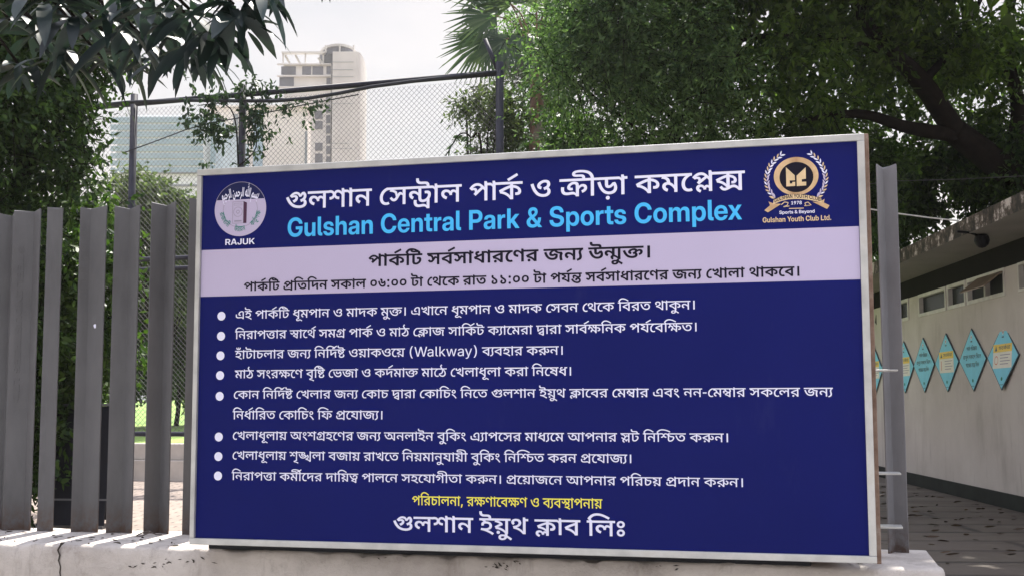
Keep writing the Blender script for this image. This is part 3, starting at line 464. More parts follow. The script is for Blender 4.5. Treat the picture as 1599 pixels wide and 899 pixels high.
-29,-82,-34,-35,-17,-83,28,1,130,-67,0,1,43]],[[627,249,1,-43,-77,0,1,-206,-101,0,1,127,21,-22,-12,11,-36,17,-21,0,-8,0,-20,-4,-16,-11,1,-11,0,-4,2,-6,
3,-3,-87,-3,-4,14,-24,19,-36,11,-23,0,-16,0,-22,-5,-12,-10,1,-7,0,-15,46,-16,33,-5,-27,-44,-48,7,-70,22,-38,32,1,21,0,20,40,29,64,15,41,0,46,0,64,-15,35,
-18,-13,2,8,14,46,15,25,0,28,0,44,-11,21,-10,-17,-6,-2,8,-2,18,1,8,1,22,-453,0,1,43]],[[245,33,-56,0,-88,20,-52,42,1,33,0,23,42,43,90,27,71,0,70,0,86,-25,
42,-43,1,-27,0,-25,-46,-43,-90,-25],[253,178,-30,0,-44,-11,-24,-25,1,-17,0,-15,18,-22,38,-12,33,0,32,0,44,12,24,24,1,17,0,17,-20,21,-40,11]],[[297,12,-50,
0,-84,14,-68,34,-56,62,-21,47,97,14,14,-35,34,-48,42,-30,50,-13,33,0,44,0,46,27,1,29,0,15,-22,23,-5,5,77,-1,-20,-18,-40,-25,-46,-13,-27,0,-22,0,-34,5,-13,
5,-14,5,-20,20,1,22,1,13,0,9,-8,11,-20,5,-19,0,13,47,42,-1,54,-7,17,-9,12,-6,10,-19,1,-15,1,-22,0,-9,6,-11,15,0,8,0,14,3,18,12,9,13,79,9,12,-9,20,-26,12,
-26,1,-13,0,-26,-36,-42,-76,-25]],[[129,157,-28,0,-38,15,1,17,0,19,38,14,29,0,28,0,40,-14,1,-18,0,-18,-40,-15],[129,-5,-28,0,-38,15,1,18,0,18,38,14,29,
0,28,0,40,-14,1,-18,0,-18,-40,-15]],[[481,249,1,-43,-311,0,1,-119,0,-14,6,-13,7,-3,12,-6,27,0,22,0,42,10,21,10,18,8,20,19,1,10,0,8,-20,10,-21,0,-10,0,-18,
-1,-5,-1,-13,42,16,2,36,3,23,0,42,0,50,-14,24,-24,1,-16,0,-22,-36,-39,-31,-15,-32,-15,-82,-18,-45,0,-42,0,-48,8,-15,8,-18,7,-22,27,1,29,1,119,-73,0,1,43],
[305,249,0,13,-24,10,-31,0,-59,0,-60,0,-74,12,-21,12,-16,8,-14,23,1,15,0,6,2,10,3,7,97,-3,0,-4,-2,-6,1,-2,0,-9,8,-13,9,-4,10,-4,28,-4,33,0,63,0,48,0,54,
-8,21,-9,14,-7,16,-24,3,-19]],[[325,249,1,-43,-43,0,-26,-6,-52,-20,-40,-26,-24,-31,1,-18,0,-24,30,-28,44,-11,23,0,14,0,28,3,17,4,41,-38,-26,-8,-50,-5,-27,
0,-60,0,-86,24,-48,48,1,34,0,25,32,45,54,37,72,29,43,9]],[[579,249,1,-43,-77,0,1,-206,-101,0,-36,23,-84,31,-104,22,-67,5,-23,45,47,-10,78,-4,98,-18,68,
-24,29,-13,0,9,-2,19,1,10,1,180,85,0,19,-26],[181,250,60,0,76,-20,36,-31,1,-18,0,-33,-102,-42,-87,-6,-49,6,-29,20,62,6,72,15,34,20,1,12,0,12,-34,17,-33,
0,-26,0,-24,-9,1,-6,0,-5,12,-9,11,-3,-61,-33,-14,5,-30,13,-18,19,1,13,0,16,34,25,66,16]],[[249,0,-80,0,-76,33,1,24,0,22,52,29,51,10,39,-44,-18,-2,-16,-7,
1,-5,0,-7,24,-9,27,0,38,0,40,18,1,12,0,12,-22,16,-48,18,-37,11,-50,16,-56,23,-22,22,1,15,0,11,22,24,21,10,91,-26,-8,-4,-12,-9,1,-5,0,-4,6,-7,22,-9,42,-14,
37,-12,44,-14,54,-26,24,-29,1,-20,0,-23,-46,-33,-82,-17]],[[539,249,1,-43,-77,0,1,-206,-101,0,-32,20,-86,28,-108,18,-69,4,-35,44,22,8,50,13,52,14,27,7,
-32,9,-78,15,-45,4,29,32,31,-10,-85,0,1,43],[359,206,-229,0,9,3,28,-4,50,-13,44,-16,19,-8,9,-35,-22,-4,-48,-11,-46,-12,-19,-6,-1,3,38,-3,88,-16,82,-26,
27,-17,-15,-3,-4,10,-2,21,1,11]],[[423,108,-30,0,-46,5,-42,12,-23,8,-22,8,-26,6,-11,0,-12,0,-16,-6,1,-5,0,-6,14,-9,11,-5,-61,-31,-22,10,-40,27,1,19,0,17,
32,22,50,10,27,0,36,0,56,-11,35,-11,30,-10,34,-8,19,0,22,0,22,12,1,12,0,13,-32,23,-23,9,105,7,14,-6,24,-19,18,-23,1,-13,0,-16,-24,-26,-60,-15],[605,249,
1,-43,-611,0,1,43],[353,-33,-68,0,-128,21,-106,48,-37,40,93,20,32,-31,74,-37,86,-18,49,0,56,0,48,18,1,16,0,8,-16,13,-28,7,-19,0,-12,0,-20,-4,-10,-7,1,-5,
0,-3,2,-6,3,-3,-93,-6,-4,6,-6,15,1,6,0,16,34,22,62,11,41,0,58,0,76,-20,38,-33,1,-19,0,-22,-40,-33,-86,-20]],[[605,249,1,-43,-77,0,1,-206,-101,0,-28,17,
-60,27,-70,19,-82,14,-51,4,-23,45,47,-10,78,-4,98,-18,68,-24,29,-13,-2,9,0,19,1,10,1,180,85,0,19,-26],[379,185,0,-22,-42,-35,-84,-24,-63,-4,-63,8,-15,18,
58,6,76,14,36,20,1,14,0,12,-30,18,-19,8,97,32,24,-12,30,-34],[153,169,-52,0,-64,26,1,22,0,10,8,17,9,7,93,-11,-4,-4,-4,-6,1,-4,0,-8,18,-6,15,0,16,0,26,5,
26,13,17,12,73,8,9,-16,-22,-20,-50,-30,-64,-15]],[[413,251,36,0,44,-7,17,-7,16,-6,18,-20,1,-18,1,-193,-69,0,-8,12,-22,14,-34,7,-23,0,-30,0,-50,-3,-52,-4,
-33,0,-30,0,-64,6,-56,17,-34,34,1,27,0,10,6,22,5,9,73,-5,-4,-6,-6,-17,1,-11,0,-17,20,-21,34,-11,42,-3,23,0,40,0,64,6,41,0,34,0,50,-9,19,-12,1,137,0,15,
-8,12,-7,4,-14,6,-27,0,-26,0,-50,-12,-38,-19,-22,-21,1,-9,0,-4,8,-8,20,-6,19,0,10,0,14,1,11,1,5,-32,-8,-1,-28,-2,-17,0,-42,0,-60,24,1,25,0,16,32,34,60,
28,76,17]],[[287,249,-2,15,-28,14,-31,0,-55,0,-54,0,-62,8,-19,9,-20,8,-20,25,1,15,0,5,2,11,3,6,71,-3,-2,-4,-2,-7,1,-3,0,-8,8,-14,9,-4,10,-6,40,-6,37,0,
49,0,42,0,52,-6,19,-9,14,-7,14,-22,3,-17],[199,198,66,0,80,-21,36,-33,1,-16,0,-33,-90,-37,-85,-4,3,8,36,-6,80,-18,80,-24,39,-15,-39,-25,-48,18,-82,25,-84,
20,-92,15,-57,6,15,31,28,-4,52,-3,35,0,56,0,62,12,26,21,1,11,0,20,-60,21,-45,0,-26,0,-34,-5,-14,-10,1,-7,0,-3,2,-7,3,-2,-67,-7,-4,6,-6,14,1,6,0,14,36,22,
64,10],[135,182,-4,14,-40,19,-37,4,31,18,37,-5,46,-9,40,-22,5,-17],[441,249,1,-32,-447,0,1,32]],[],[[591,249,1,-32,-81,0,1,-217,-71,0,1,158,15,-24,-30,
22,-54,32,-50,21,-48,10,-27,0,-32,0,-52,-12,-44,-20,-19,-13,-5,2,14,4,28,6,19,0,44,0,42,-25,1,-17,0,-5,-2,-9,-1,-2,-15,3,10,5,18,10,22,10,11,5,99,45,47,
-24,-229,-107,-53,25,69,32,-27,-18,-25,-9,12,7,16,15,1,9,0,10,-22,11,-21,0,-14,0,-22,-3,-13,-4,-63,30,32,22,68,32,74,18,45,0,44,0,70,-16,68,-32,37,-23,
-11,-1,-2,10,-2,22,1,12,1,51,53,0,21,-26]],[[229,249,1,-32,-81,0,1,-217,-71,0,1,185,-10,13,-36,19,-29,0,-5,0,1,32,13,0,20,0,40,-12,13,-13,0,2,-2,14,1,5,
1,30,55,0,17,-26]],[[665,249,1,-32,-259,0,1,-25,1,-9,1,-183,-71,0,-26,23,-82,40,-106,27,-57,4,-33,40,76,22,160,36,87,13,-15,-16,1,28,-339,0,1,32],[333,
180,17,-10,-40,-6,-82,-17,-78,-19,-33,-9,42,-4,90,-23,76,-33,23,-19,-7,-2,-2,9,-2,18,1,12],[621,112,0,-13,-20,-23,-50,-16,-41,0,-12,0,-24,1,-11,1,5,33,
4,-1,14,0,11,0,36,0,20,14,1,9,0,20,-78,27,-77,6,3,33,62,-3,104,-24,60,-39]],[[-211,286,265,81,35,-27,-259,-82]],[[687,249,1,-32,-319,0,1,-134,0,-16,6,-14,
7,-3,14,-8,29,0,30,0,52,13,23,11,20,12,24,26,1,13,0,11,-24,12,-27,0,-10,0,-20,-1,-9,-1,-9,32,16,2,34,2,19,0,34,0,46,-12,26,-24,1,-18,0,-23,-44,-43,-33,
-15,-30,-14,-72,-16,-43,0,-32,0,-44,9,-13,7,-14,7,-18,24,1,23,1,138,-81,0,1,32],[533,249,0,15,-32,12,-31,0,-75,0,-54,0,-62,8,-19,9,-20,8,-20,25,1,15,0,
5,4,11,1,7,69,-3,0,-4,-2,-7,1,-4,0,-10,8,-13,9,-5,10,-6,40,-6,39,0,31,0,20,0,40,-2,52,-4,35,-4,18,-7,16,-24,1,-16],[229,249,1,-32,-81,0,1,-217,-71,0,1,
217,-81,0,1,32,75,0,-12,7,-28,18,-9,8,30,25,66,39,86,21,61,0,54,0,96,-16,100,-32,59,-23,-37,-21,-42,16,-70,23,-60,14,-58,7,-29,0,-44,0,-64,-15,-44,-27,
-19,-16,8,-6,20,-15,15,-7]],[[493,249,1,-32,-83,0,1,-217,-71,0,-24,24,-84,38,-108,27,-59,5,-33,40,76,22,166,38,89,13,-19,-16,1,58],[337,182,19,-10,-60,
-10,-124,-26,-55,-17,42,-4,90,-22,80,-33,25,-21,-9,-1,0,9,-4,19,1,12],[193,252,10,0,22,-2,13,0,-5,-32,-4,0,-14,1,-7,0,-24,0,-24,-10,1,-7,0,-10,36,-15,45,
-8,-49,-21,-32,8,-46,18,-24,21,1,13,0,11,22,20,48,13]],[[-143,-98,-28,0,-50,8,-32,20,1,15,0,20,64,21,45,1,1,17,73,0,1,-25,-29,-21,-6,1,-14,0,-9,0,-26,0,
-26,-7,1,-8,0,-7,26,-8,17,0,36,0,54,17,25,14,38,-7,86,-24,37,-13,-35,-24,-30,10,-58,18,-21,5,-16,-7,-40,-10,-44,-6]],[[511,249,1,-32,-81,0,1,-217,-71,0,
1,54,15,-22,-28,21,-56,35,-62,20,-35,0,-26,0,-38,-13,1,-14,0,-13,36,-16,37,-6,-23,-35,-44,8,-54,22,-26,27,1,14,0,20,38,26,60,13,31,0,46,0,72,-16,54,-28,
25,-18,-13,-3,-2,10,0,19,1,10,1,102,-363,0,1,32],[245,129,0,-2,-2,-6,1,-3,-71,11,-2,22,-26,26,-62,14,-51,3,13,32,41,-6,40,-2,60,-12,42,-23,22,-32]],[[497,
249,1,-32,-81,0,1,-217,-71,0,1,94,15,-22,-26,18,-62,29,-64,17,-29,0,-26,0,-38,-14,1,-14,0,-11,30,-16,35,-7,-33,-32,-50,10,-56,35,1,22,0,20,38,27,60,13,
31,0,42,0,68,-14,60,-24,27,-16,-11,-2,-2,9,-2,19,1,9,1,67,-349,0,1,32]],[[413,252,64,0,70,-32,1,-28,0,-19,-40,-31,-70,-23,-45,-9,-27,32,50,9,60,23,1,18,
0,13,-32,15,-29,0,-26,0,-48,-9,-40,-14,-20,-16,1,-6,0,-6,14,-9,27,-2,-15,-32,-50,4,-50,24,1,18,0,14,34,28,60,24,76,14],[555,89,0,-33,-100,-41,-85,0,-58,
0,-102,20,-88,43,-72,70,-27,52,71,10,32,-57,78,-71,102,-33,67,0,48,0,64,21,1,21,0,15,-40,21,-31,6,73,16,34,-10,40,-31]],[[497,249,1,-32,-359,0,1,-117,-13,
8,32,17,80,31,96,26,55,10,57,-27,-14,-13,-18,-26,-8,-28,1,-16,0,-19,12,-37,17,-22,-69,-7,-14,23,-16,43,1,24,0,16,10,28,16,24,11,7,15,-6,-46,-10,-86,-27,
-82,-34,-43,-21,-55,20,1,133,-71,0,1,32]],[[-231,-106,-24,0,-52,9,-38,20,1,17,0,21,64,25,59,0,52,0,92,-17,96,-31,57,-22,-41,-24,-52,22,-86,29,-78,15,-37,
0,-28,0,-28,-10,1,-8,0,-11,30,-8,21,0,26,0,34,11,18,18,6,19,1,7,1,28,73,0,1,-21,0,-11,-10,-31,-34,-29,-62,-18]],[[401,208,64,0,64,-27,1,-25,0,-17,-38,-28,
-68,-21,-41,-7,-27,31,50,8,54,18,1,15,0,11,-28,11,-29,0,-26,0,-48,-7,-36,-12,-20,-12,1,-5,0,-5,14,-7,25,-2,-17,-33,-46,4,-46,22,1,17,0,14,34,25,58,21,74,
11],[537,68,0,-32,-98,-36,-85,0,-54,0,-98,17,-86,38,-68,63,-25,46,71,10,28,-50,74,-62,96,-28,65,0,48,0,64,17,1,19,0,12,-40,18,-29,6,71,15,34,-9,38,-27],
[619,188,52,0,58,-29,1,-23,0,-13,-20,-25,-56,-22,-49,-7,-21,31,38,6,42,16,1,11,0,13,-30,10,-21,0,-24,0,-52,-15,-31,-21,-31,11,24,21,48,25,50,11],[767,249,
1,-32,-773,0,1,32]],[[153,0,1,249,77,0,1,-249]],[[577,249,1,-32,-83,0,1,-217,-71,0,-24,16,-58,30,-70,24,-84,17,-51,5,-19,39,41,-13,76,-6,102,-24,70,-30,
23,-14,0,9,-2,18,1,11,1,193,55,0,19,-26],[365,187,0,-23,-48,-33,-86,-20,-57,-3,-43,4,-15,19,64,3,80,14,38,22,1,15,0,12,-24,19,-23,10,59,24,26,-12,34,-32],
[149,171,-50,0,-60,25,1,23,0,9,10,17,9,6,69,-9,-4,-4,-8,-10,1,-6,0,-10,22,-9,19,0,16,0,32,7,34,17,19,17,53,6,5,-19,-18,-18,-46,-27,-60,-15]],[[297,249,
1,-32,-23,0,-26,-4,-56,-19,-48,-29,-30,-38,1,-22,0,-28,32,-32,50,-14,25,0,20,0,26,4,19,5,31,-28,-20,-8,-52,-6,-23,0,-52,0,-80,26,-46,48,1,32,0,32,48,51,
80,37,53,8,-51,-14,-14,0,-32,-1,-23,0,-103,0,1,32]],[[297,249,1,-32,-23,0,-26,-4,-56,-19,-48,-29,-30,-38,1,-22,0,-28,32,-32,50,-14,25,0,20,0,26,4,19,5,
31,-28,-20,-8,-52,-6,-25,0,-52,0,-78,26,-46,48,1,32,0,29,38,48,60,36,74,25,37,7]],[[559,249,1,-32,-81,0,1,-217,-71,0,1,138,21,-24,-24,15,-34,16,-13,0,-12,
0,-18,-6,-24,-18,-19,-18,-22,-19,-36,-24,-40,-12,-27,0,-22,0,-42,9,-40,21,-21,18,57,16,20,-18,26,-11,19,0,12,0,24,7,28,20,19,18,21,13,20,21,40,16,25,0,
24,0,42,-13,27,-14,-15,-1,-2,9,-2,16,1,9,1,33,-411,0,1,32],[213,106,-8,27,-16,31,-21,9,-18,9,-68,9,-51,3,17,34,47,-10,46,-3,60,-11,36,-18,18,-27,5,-19]],
[[493,249,1,-32,-83,0,1,-217,-71,0,-24,24,-84,38,-108,27,-59,5,-33,40,76,22,166,38,89,13,-17,-16,1,26,-345,0,1,32],[337,182,19,-10,-60,-10,-124,-26,-55,
-17,42,-4,90,-22,80,-33,25,-21,-9,-1,0,9,-4,19,1,11]],[[539,249,1,-32,-81,0,1,-217,-71,0,-32,22,-84,37,-106,27,-65,6,-19,39,43,-13,70,-6,100,-24,72,-29,
25,-15,0,9,0,18,1,11,1,193,53,0,19,-26],[173,250,52,0,70,-18,34,-30,1,-18,0,-31,-102,-40,-89,-5,-41,4,-17,19,66,3,78,15,34,22,1,14,0,15,-42,18,-41,0,-36,
0,-32,-14,1,-8,0,-5,14,-9,13,-4,-41,-27,-14,5,-26,13,-16,17,1,11,0,15,32,24,64,14]],[[229,249,1,-32,-81,0,1,-217,-71,0,1,217,-81,0,1,32,75,0,-12,7,-28,
18,-9,8,30,25,66,39,86,21,59,0,40,0,76,-10,76,-18,80,-27,49,-18,-39,-25,-56,22,-90,29,-80,14,-43,0,-42,0,-64,-15,-46,-26,-17,-16,8,-6,20,-15,15,-7]],[[493,
249,1,-32,-83,0,1,-217,-71,0,-24,24,-84,38,-108,27,-59,5,-33,40,76,22,166,38,89,13,-17,-16,1,26,-345,0,1,32],[337,182,19,-10,-60,-10,-124,-26,-55,-17,42,
-4,90,-22,80,-33,25,-21,-9,-1,0,9,-4,19,1,11],[147,-3,-22,0,-30,14,1,11,0,11,30,14,23,0,20,0,30,-14,1,-11,0,-11,-30,-14]],[[331,18,-68,0,-116,32,-92,72,
-33,61,71,9,28,-48,66,-62,84,-30,59,0,36,0,50,9,30,15,14,22,1,12,0,16,-24,26,-42,14,-27,0,-30,0,-26,-13,1,-11,0,-4,2,-8,5,-6,-69,-6,-6,8,-6,15,1,7,0,16,
34,22,56,12,37,0,52,0,78,-23,42,-41,1,-26,0,-25,-42,-41,-88,-24],[579,249,1,-32,-585,0,1,32]],[[401,208,64,0,64,-27,1,-25,0,-17,-38,-28,-68,-21,-41,-7,
-27,31,50,8,54,18,1,15,0,11,-28,11,-29,0,-26,0,-48,-7,-36,-12,-20,-12,1,-5,0,-5,14,-7,25,-2,-17,-33,-46,4,-46,22,1,17,0,14,34,25,58,21,74,11],[537,68,0,
-32,-98,-36,-85,0,-54,0,-98,17,-86,38,-68,63,-25,46,71,10,28,-50,74,-62,96,-28,65,0,48,0,64,17,1,19,0,12,-40,18,-29,6,71,15,34,-9,38,-27],[599,249,1,-32,
-605,0,1,32]],[[401,118,-56,0,-72,27,-21,25,11,1,-6,-13,-26,-24,-42,-17,-29,0,-24,0,-42,8,-42,20,-21,19,55,16,22,-18,28,-11,19,0,18,0,28,12,18,29,1,26,
67,0,6,-15,20,-25,30,-18,40,-11,27,0,28,0,28,14,1,13,0,15,-34,26,-21,10,75,7,12,-6,26,-18,16,-23,1,-13,0,-28,-68,-28],[589,249,1,-32,-595,0,1,32],[501,
142,1,-146,-71,0,-26,15,-58,21,-68,14,-43,5,-31,35,52,16,116,29,63,9],[429,112,-26,-5,-56,-14,-54,-15,-23,-7,5,4,52,-7,78,-21,31,-14,-2,7,-2,17,1,5]],[[597,
249,1,-32,-81,0,1,-217,-71,0,1,168,19,-23,-26,18,-46,27,-46,19,-48,10,-25,0,-42,0,-50,-21,-19,-14,-11,-2,14,6,44,6,31,0,36,0,48,-14,22,-22,1,-12,0,-23,
-62,-36,-61,-18,-43,32,38,9,58,20,1,15,0,9,-26,10,-23,0,-20,0,-34,-4,-21,-6,-67,28,24,21,58,31,68,18,41,0,40,0,66,-14,64,-28,33,-20,-17,4,-2,6,-2,22,1,
12,1,41,53,0,19,-26],[515,-17,-69,0,-10,15,-46,16,-31,0,-24,0,-48,-3,-52,-3,-31,0,-26,0,-58,5,-50,16,-32,30,1,25,0,8,4,16,3,7,73,-5,-4,-6,-2,-13,1,-7,0,
-17,26,-19,44,-8,31,0,26,0,46,4,44,3,27,0,28,0,46,-9,21,-13,1,4,73,6]],[[231,0,-48,0,-82,17,-58,30,-15,19,21,34,66,4,70,22,28,32,1,20,0,9,-6,20,-7,10,-203,
0,1,32,169,0,-26,17,-30,30,1,14,0,17,36,27,35,13,51,-26,-26,-10,-22,-17,1,-10,0,-12,36,-26,31,-17,247,0,1,-32,-127,0,-16,0,-22,0,-11,1,58,-29,66,-58,1,
-35,0,-29,-46,-43,-92,-24],[229,33,44,0,58,18,30,29,1,18,0,18,-24,35,-52,39,-45,23,17,0,8,-11,12,-25,1,-15,0,-15,-18,-29,-44,-26,-76,-20,-59,-6,13,26,8,
-20,42,-26,60,-13]],[[417,222,1,-20,1,4,52,-4,92,-22,54,-34,1,-24,0,-16,-26,-22,-48,-13,-35,0,-12,0,-24,1,-7,1,5,33,4,-1,12,0,9,0,28,0,26,11,1,9,0,18,-68,
25,-57,5,1,6,1,-129,-65,-2,-28,16,-72,26,-90,17,-55,3,-31,38,44,12,100,23,98,18,43,5,-11,-14,1,30],[345,186,19,-12,-30,-4,-80,-14,-76,-16,-29,-8,-7,6,50,
-5,74,-14,60,-19,27,-12,0,8,-4,18,1,6],[657,249,1,-32,-663,0,1,32],[141,72,38,0,52,-17,17,-13,10,9,28,8,15,0,22,0,36,-15,21,-12,-27,11,1,15,69,2,1,-77,
-71,0,1,56,25,-36,-8,9,-32,18,-17,0,-12,0,-18,-9,1,-11,0,-3,0,-5,1,-2,-55,-2,-4,20,-40,24,-31,0,-22,0,-22,-11,1,-7,0,-10,28,-13,33,-7,-23,-30,-50,9,-58,
29,1,24,0,20,60,26]],[[329,22,-50,0,-90,17,-78,37,-64,62,-25,44,71,10,28,-49,66,-60,88,-27,57,0,60,0,58,24,1,24,0,13,-14,17,-5,6,55,0,-22,-12,-50,-18,-56,
-10,-33,0,-32,0,-50,12,-28,23,1,17,0,17,46,35,59,14,-16,-1,-38,0,-17,0,-247,0,1,32,765,0,1,-32,-245,0,-20,0,-38,1,-13,0,-62,-14,-68,-23,-28,-20,1,-9,0,
-11,24,-9,17,0,28,0,44,13,29,12,81,-14,8,-8,8,-23,1,-12,0,-20,-36,-36,-84,-22],[661,81,0,-19,12,-36,17,-22,-71,-7,-14,23,-16,43,1,24,0,20,14,32,11,12,-60,
1,-86,16,-58,27,-19,19,73,6,12,-10,40,-17,60,-10,47,0,10,0,20,1,13,0,37,-31,-18,-17,-16,-33]],[[467,249,1,-32,-319,0,1,-134,0,-16,6,-14,7,-3,14,-8,29,0,
30,0,52,13,23,11,20,12,24,26,1,13,0,11,-24,12,-27,0,-10,0,-20,-1,-9,-1,-9,32,16,2,34,2,19,0,34,0,46,-12,26,-24,1,-18,0,-23,-44,-43,-33,-15,-30,-14,-72,
-16,-43,0,-32,0,-44,9,-13,7,-14,7,-18,24,1,23,1,138,-81,0,1,32],[313,249,0,15,-28,14,-31,0,-71,0,-54,0,-62,8,-19,9,-20,8,-20,25,1,15,0,5,2,10,3,7,69,-3,
0,-4,-2,-6,1,-4,0,-8,8,-14,9,-4,10,-6,40,-6,37,0,63,0,44,0,50,-6,21,-9,12,-7,16,-22,1,-17]],[[219,249,1,-32,-57,0,49,8,-30,-12,-32,-21,-12,-20,1,-14,0,
-14,14,-29,12,-31,1,-16,0,-15,-12,-27,-36,-23,-66,-18,-51,-6,-17,31,50,6,46,18,16,22,1,12,0,16,-12,30,-14,29,1,14,0,15,10,21,28,20,21,12,9,-8,-135,0,1,
32]],[[509,249,1,-32,-371,0,1,-114,-13,8,48,25,132,42,83,14,43,-22,1,-134,-71,-4,1,137,25,-13,-42,-8,-88,-26,-84,-32,-43,-21,-55,19,1,129,-71,0,1,32],[427,
88,1,-135,-71,0,-30,15,-60,18,-68,11,-39,4,-29,35,30,8,78,20,82,18,39,6],[355,56,-26,-5,-58,-12,-56,-13,-19,-6,9,4,44,-4,76,-17,35,-15,0,6,-2,16,1,5]],
[[753,249,1,-32,-249,0,1,-217,-71,0,1,36,5,11,-2,5,-2,21,1,11,1,78,1,6,1,49,-437,0,1,32],[713,106,0,-13,-20,-23,-48,-15,-39,0,-12,0,-24,1,-9,1,5,33,4,-1,
16,0,7,0,32,0,20,12,1,7,0,7,-10,11,-9,4,-18,7,-66,6,-47,0,-35,0,-48,0,-78,13,-42,29,1,25,0,3,2,11,3,5,69,-4,-2,-3,-2,-8,1,-2,0,-23,52,-14,49,0,33,0,80,
0,88,-13,25,-12,20,-10,16,-22],[281,105,34,0,60,-15,52,-24,21,-16,-1,-27,-9,-12,-26,20,-48,27,-48,15,-25,0,-14,0,-16,-5,-10,-7,1,-6,0,-5,6,-10,5,-4,-71,
-6,-6,6,-8,14,1,7,0,12,18,18,28,12,40,6],[149,184,46,0,70,-20,38,-35,1,-25,0,-7,-2,-13,-1,-4,-71,1,2,5,4,10,1,5,0,12,-16,23,-32,16,-29,0,-22,0,-20,-11,
1,-8,0,-3,4,-8,3,-4,-71,-7,-6,6,-4,13,1,6,0,12,16,17,30,12,42,7],[95,159,2,3,0,10,1,4,0,18,-34,30,-37,6,89,9,28,-11,28,-30,1,-21,0,-5,-4,-11,1,-5]],[[517,
249,1,-32,-81,0,1,-217,-71,0,-34,22,-82,32,-108,22,-71,5,-29,39,24,8,52,14,56,15,29,6,-32,11,-78,17,-51,5,27,29,9,-8,-75,0,1,32],[363,217,-249,0,-9,3,34,
-4,62,-16,54,-20,19,-8,7,-26,-28,-6,-58,-14,-56,-14,-21,-8,-7,6,62,-4,98,-21,82,-31,31,-19,-11,-2,0,9,-2,20,1,10]],[[229,249,1,-32,-81,0,1,-217,-71,0,1,
217,-81,0,1,32,75,0,-12,7,-28,18,-9,9,36,25,76,38,100,21,69,0,50,0,90,-9,90,-19,94,-26,53,-17,-35,-26,-54,17,-84,24,-74,15,-76,8,-43,0,-52,0,-76,-16,-56,
-26,-23,-15,8,-7,20,-14,15,-7]],[[199,198,66,0,80,-21,36,-33,1,-16,0,-33,-90,-37,-85,-4,3,8,36,-6,80,-18,80,-24,39,-15,-39,-25,-48,18,-82,25,-84,20,-92,
15,-57,6,15,31,28,-4,52,-3,35,0,56,0,62,12,26,21,1,11,0,20,-60,21,-45,0,-26,0,-34,-5,-14,-10,1,-7,0,-3,2,-7,3,-2,-67,-7,-4,6,-6,14,1,6,0,14,36,22,64,10],
[135,182,-4,14,-40,19,-37,4,31,18,37,-5,46,-9,40,-22,5,-17],[441,249,1,-32,-447,0,1,32]],[[37,346,-4,-21,-32,-33,-60,-19,-47,0,-48,0,-64,19,-34,33,-3,21,
63,3,4,-22,38,-25,43,0,40,0,40,24,5,24],[-73,333,0,-8,-20,-9,-15,0,-18,0,-20,10,1,8,0,7,18,10,19,0,20,0,18,-9]],[[467,249,1,-32,-319,0,1,-12,-3,-28,2,-5,
2,-17,1,-7,1,-65,0,-16,6,-14,7,-3,14,-8,29,0,30,0,52,13,23,11,20,11,24,25,1,14,0,12,-28,8,-23,0,-5,0,-34,0,-42,6,-21,5,-18,5,-30,13,-7,9,9,38,16,-14,38,
-19,54,-10,41,0,13,0,34,0,36,-5,15,-5,16,-6,16,-19,1,-12,0,-25,-44,-43,-33,-15,-30,-14,-72,-16,-43,0,-32,0,-44,9,-13,7,-14,7,-18,24,1,23,1,138,-81,0,1,
32]],[[603,249,1,-32,-81,0,1,-217,-71,0,1,132,9,-13,-16,12,-40,16,-21,0,-10,0,-24,-5,-16,-11,1,-12,0,-5,0,-6,1,-3,-59,-3,-4,16,-28,22,-40,12,-23,0,-20,
0,-28,-8,-14,-13,1,-8,0,-16,46,-21,41,-6,-21,-34,-42,6,-62,22,-36,30,1,21,0,18,36,27,60,14,37,0,44,0,62,-15,29,-17,-13,0,10,13,44,15,25,0,30,0,42,-12,25,
-10,-9,-6,-2,8,0,18,1,8,1,31,-455,0,1,32]],[[221,246,82,0,90,-35,1,-31,0,-18,-34,-28,-56,-19,-70,-9,-35,0,-44,0,-74,15,-44,30,1,23,0,18,32,26,54,18,66,
10],[223,219,-34,0,-52,-11,-32,-19,1,-15,0,-17,52,-21,47,0,32,0,54,11,32,21,1,14,0,18,-50,19],[113,220,66,-13,120,-39,45,-22,-31,-23,-48,24,-124,41,-67,
13],[471,249,1,-32,-149,0,-99,9,-83,-8,-26,0,-52,-1,-29,0,-35,0,1,32],[317,249,0,15,-28,14,-33,0,-69,0,-54,0,-62,8,-19,9,-20,8,-20,25,1,15,0,5,2,10,3,7,
69,-3,0,-4,-2,-6,1,-4,0,-8,6,-14,11,-4,10,-6,38,-6,39,0,63,0,42,0,52,-6,19,-9,14,-7,14,-22,3,-17],[243,-5,-72,0,-78,33,1,28,0,16,34,24,62,22,43,9,83,-7,
-52,-14,-66,-21,-30,-18,1,-11,0,-12,24,-12,36,-5,23,0,32,0,48,9,26,14,1,8,0,6,-14,8,-15,5,47,26,30,-9,30,-20,1,-14,0,-17,-44,-30,-82,-18]],[[517,249,1,
-32,-81,0,1,-217,-71,0,-34,22,-82,32,-108,22,-71,5,-29,39,24,8,52,14,56,15,29,6,-32,11,-78,17,-51,5,27,29,9,-8,-75,0,1,32],[363,217,-249,0,-9,3,34,-4,62,
-16,54,-20,19,-8,7,-26,-28,-6,-58,-14,-56,-14,-21,-8,-7,6,62,-4,98,-21,82,-31,31,-19,-11,-2,0,9,-2,20,1,10],[143,-4,-20,0,-30,14,1,10,0,11,30,15,21,0,22,
0,28,-14,1,-12,0,-10,-28,-14]],[[205,-53,-58,38,-58,97,1,50,0,52,58,95,59,38,73,0,-54,-39,-58,-96,1,-50,0,-50,58,-95,55,-40]],[[181,0,-159,291,77,0,93,
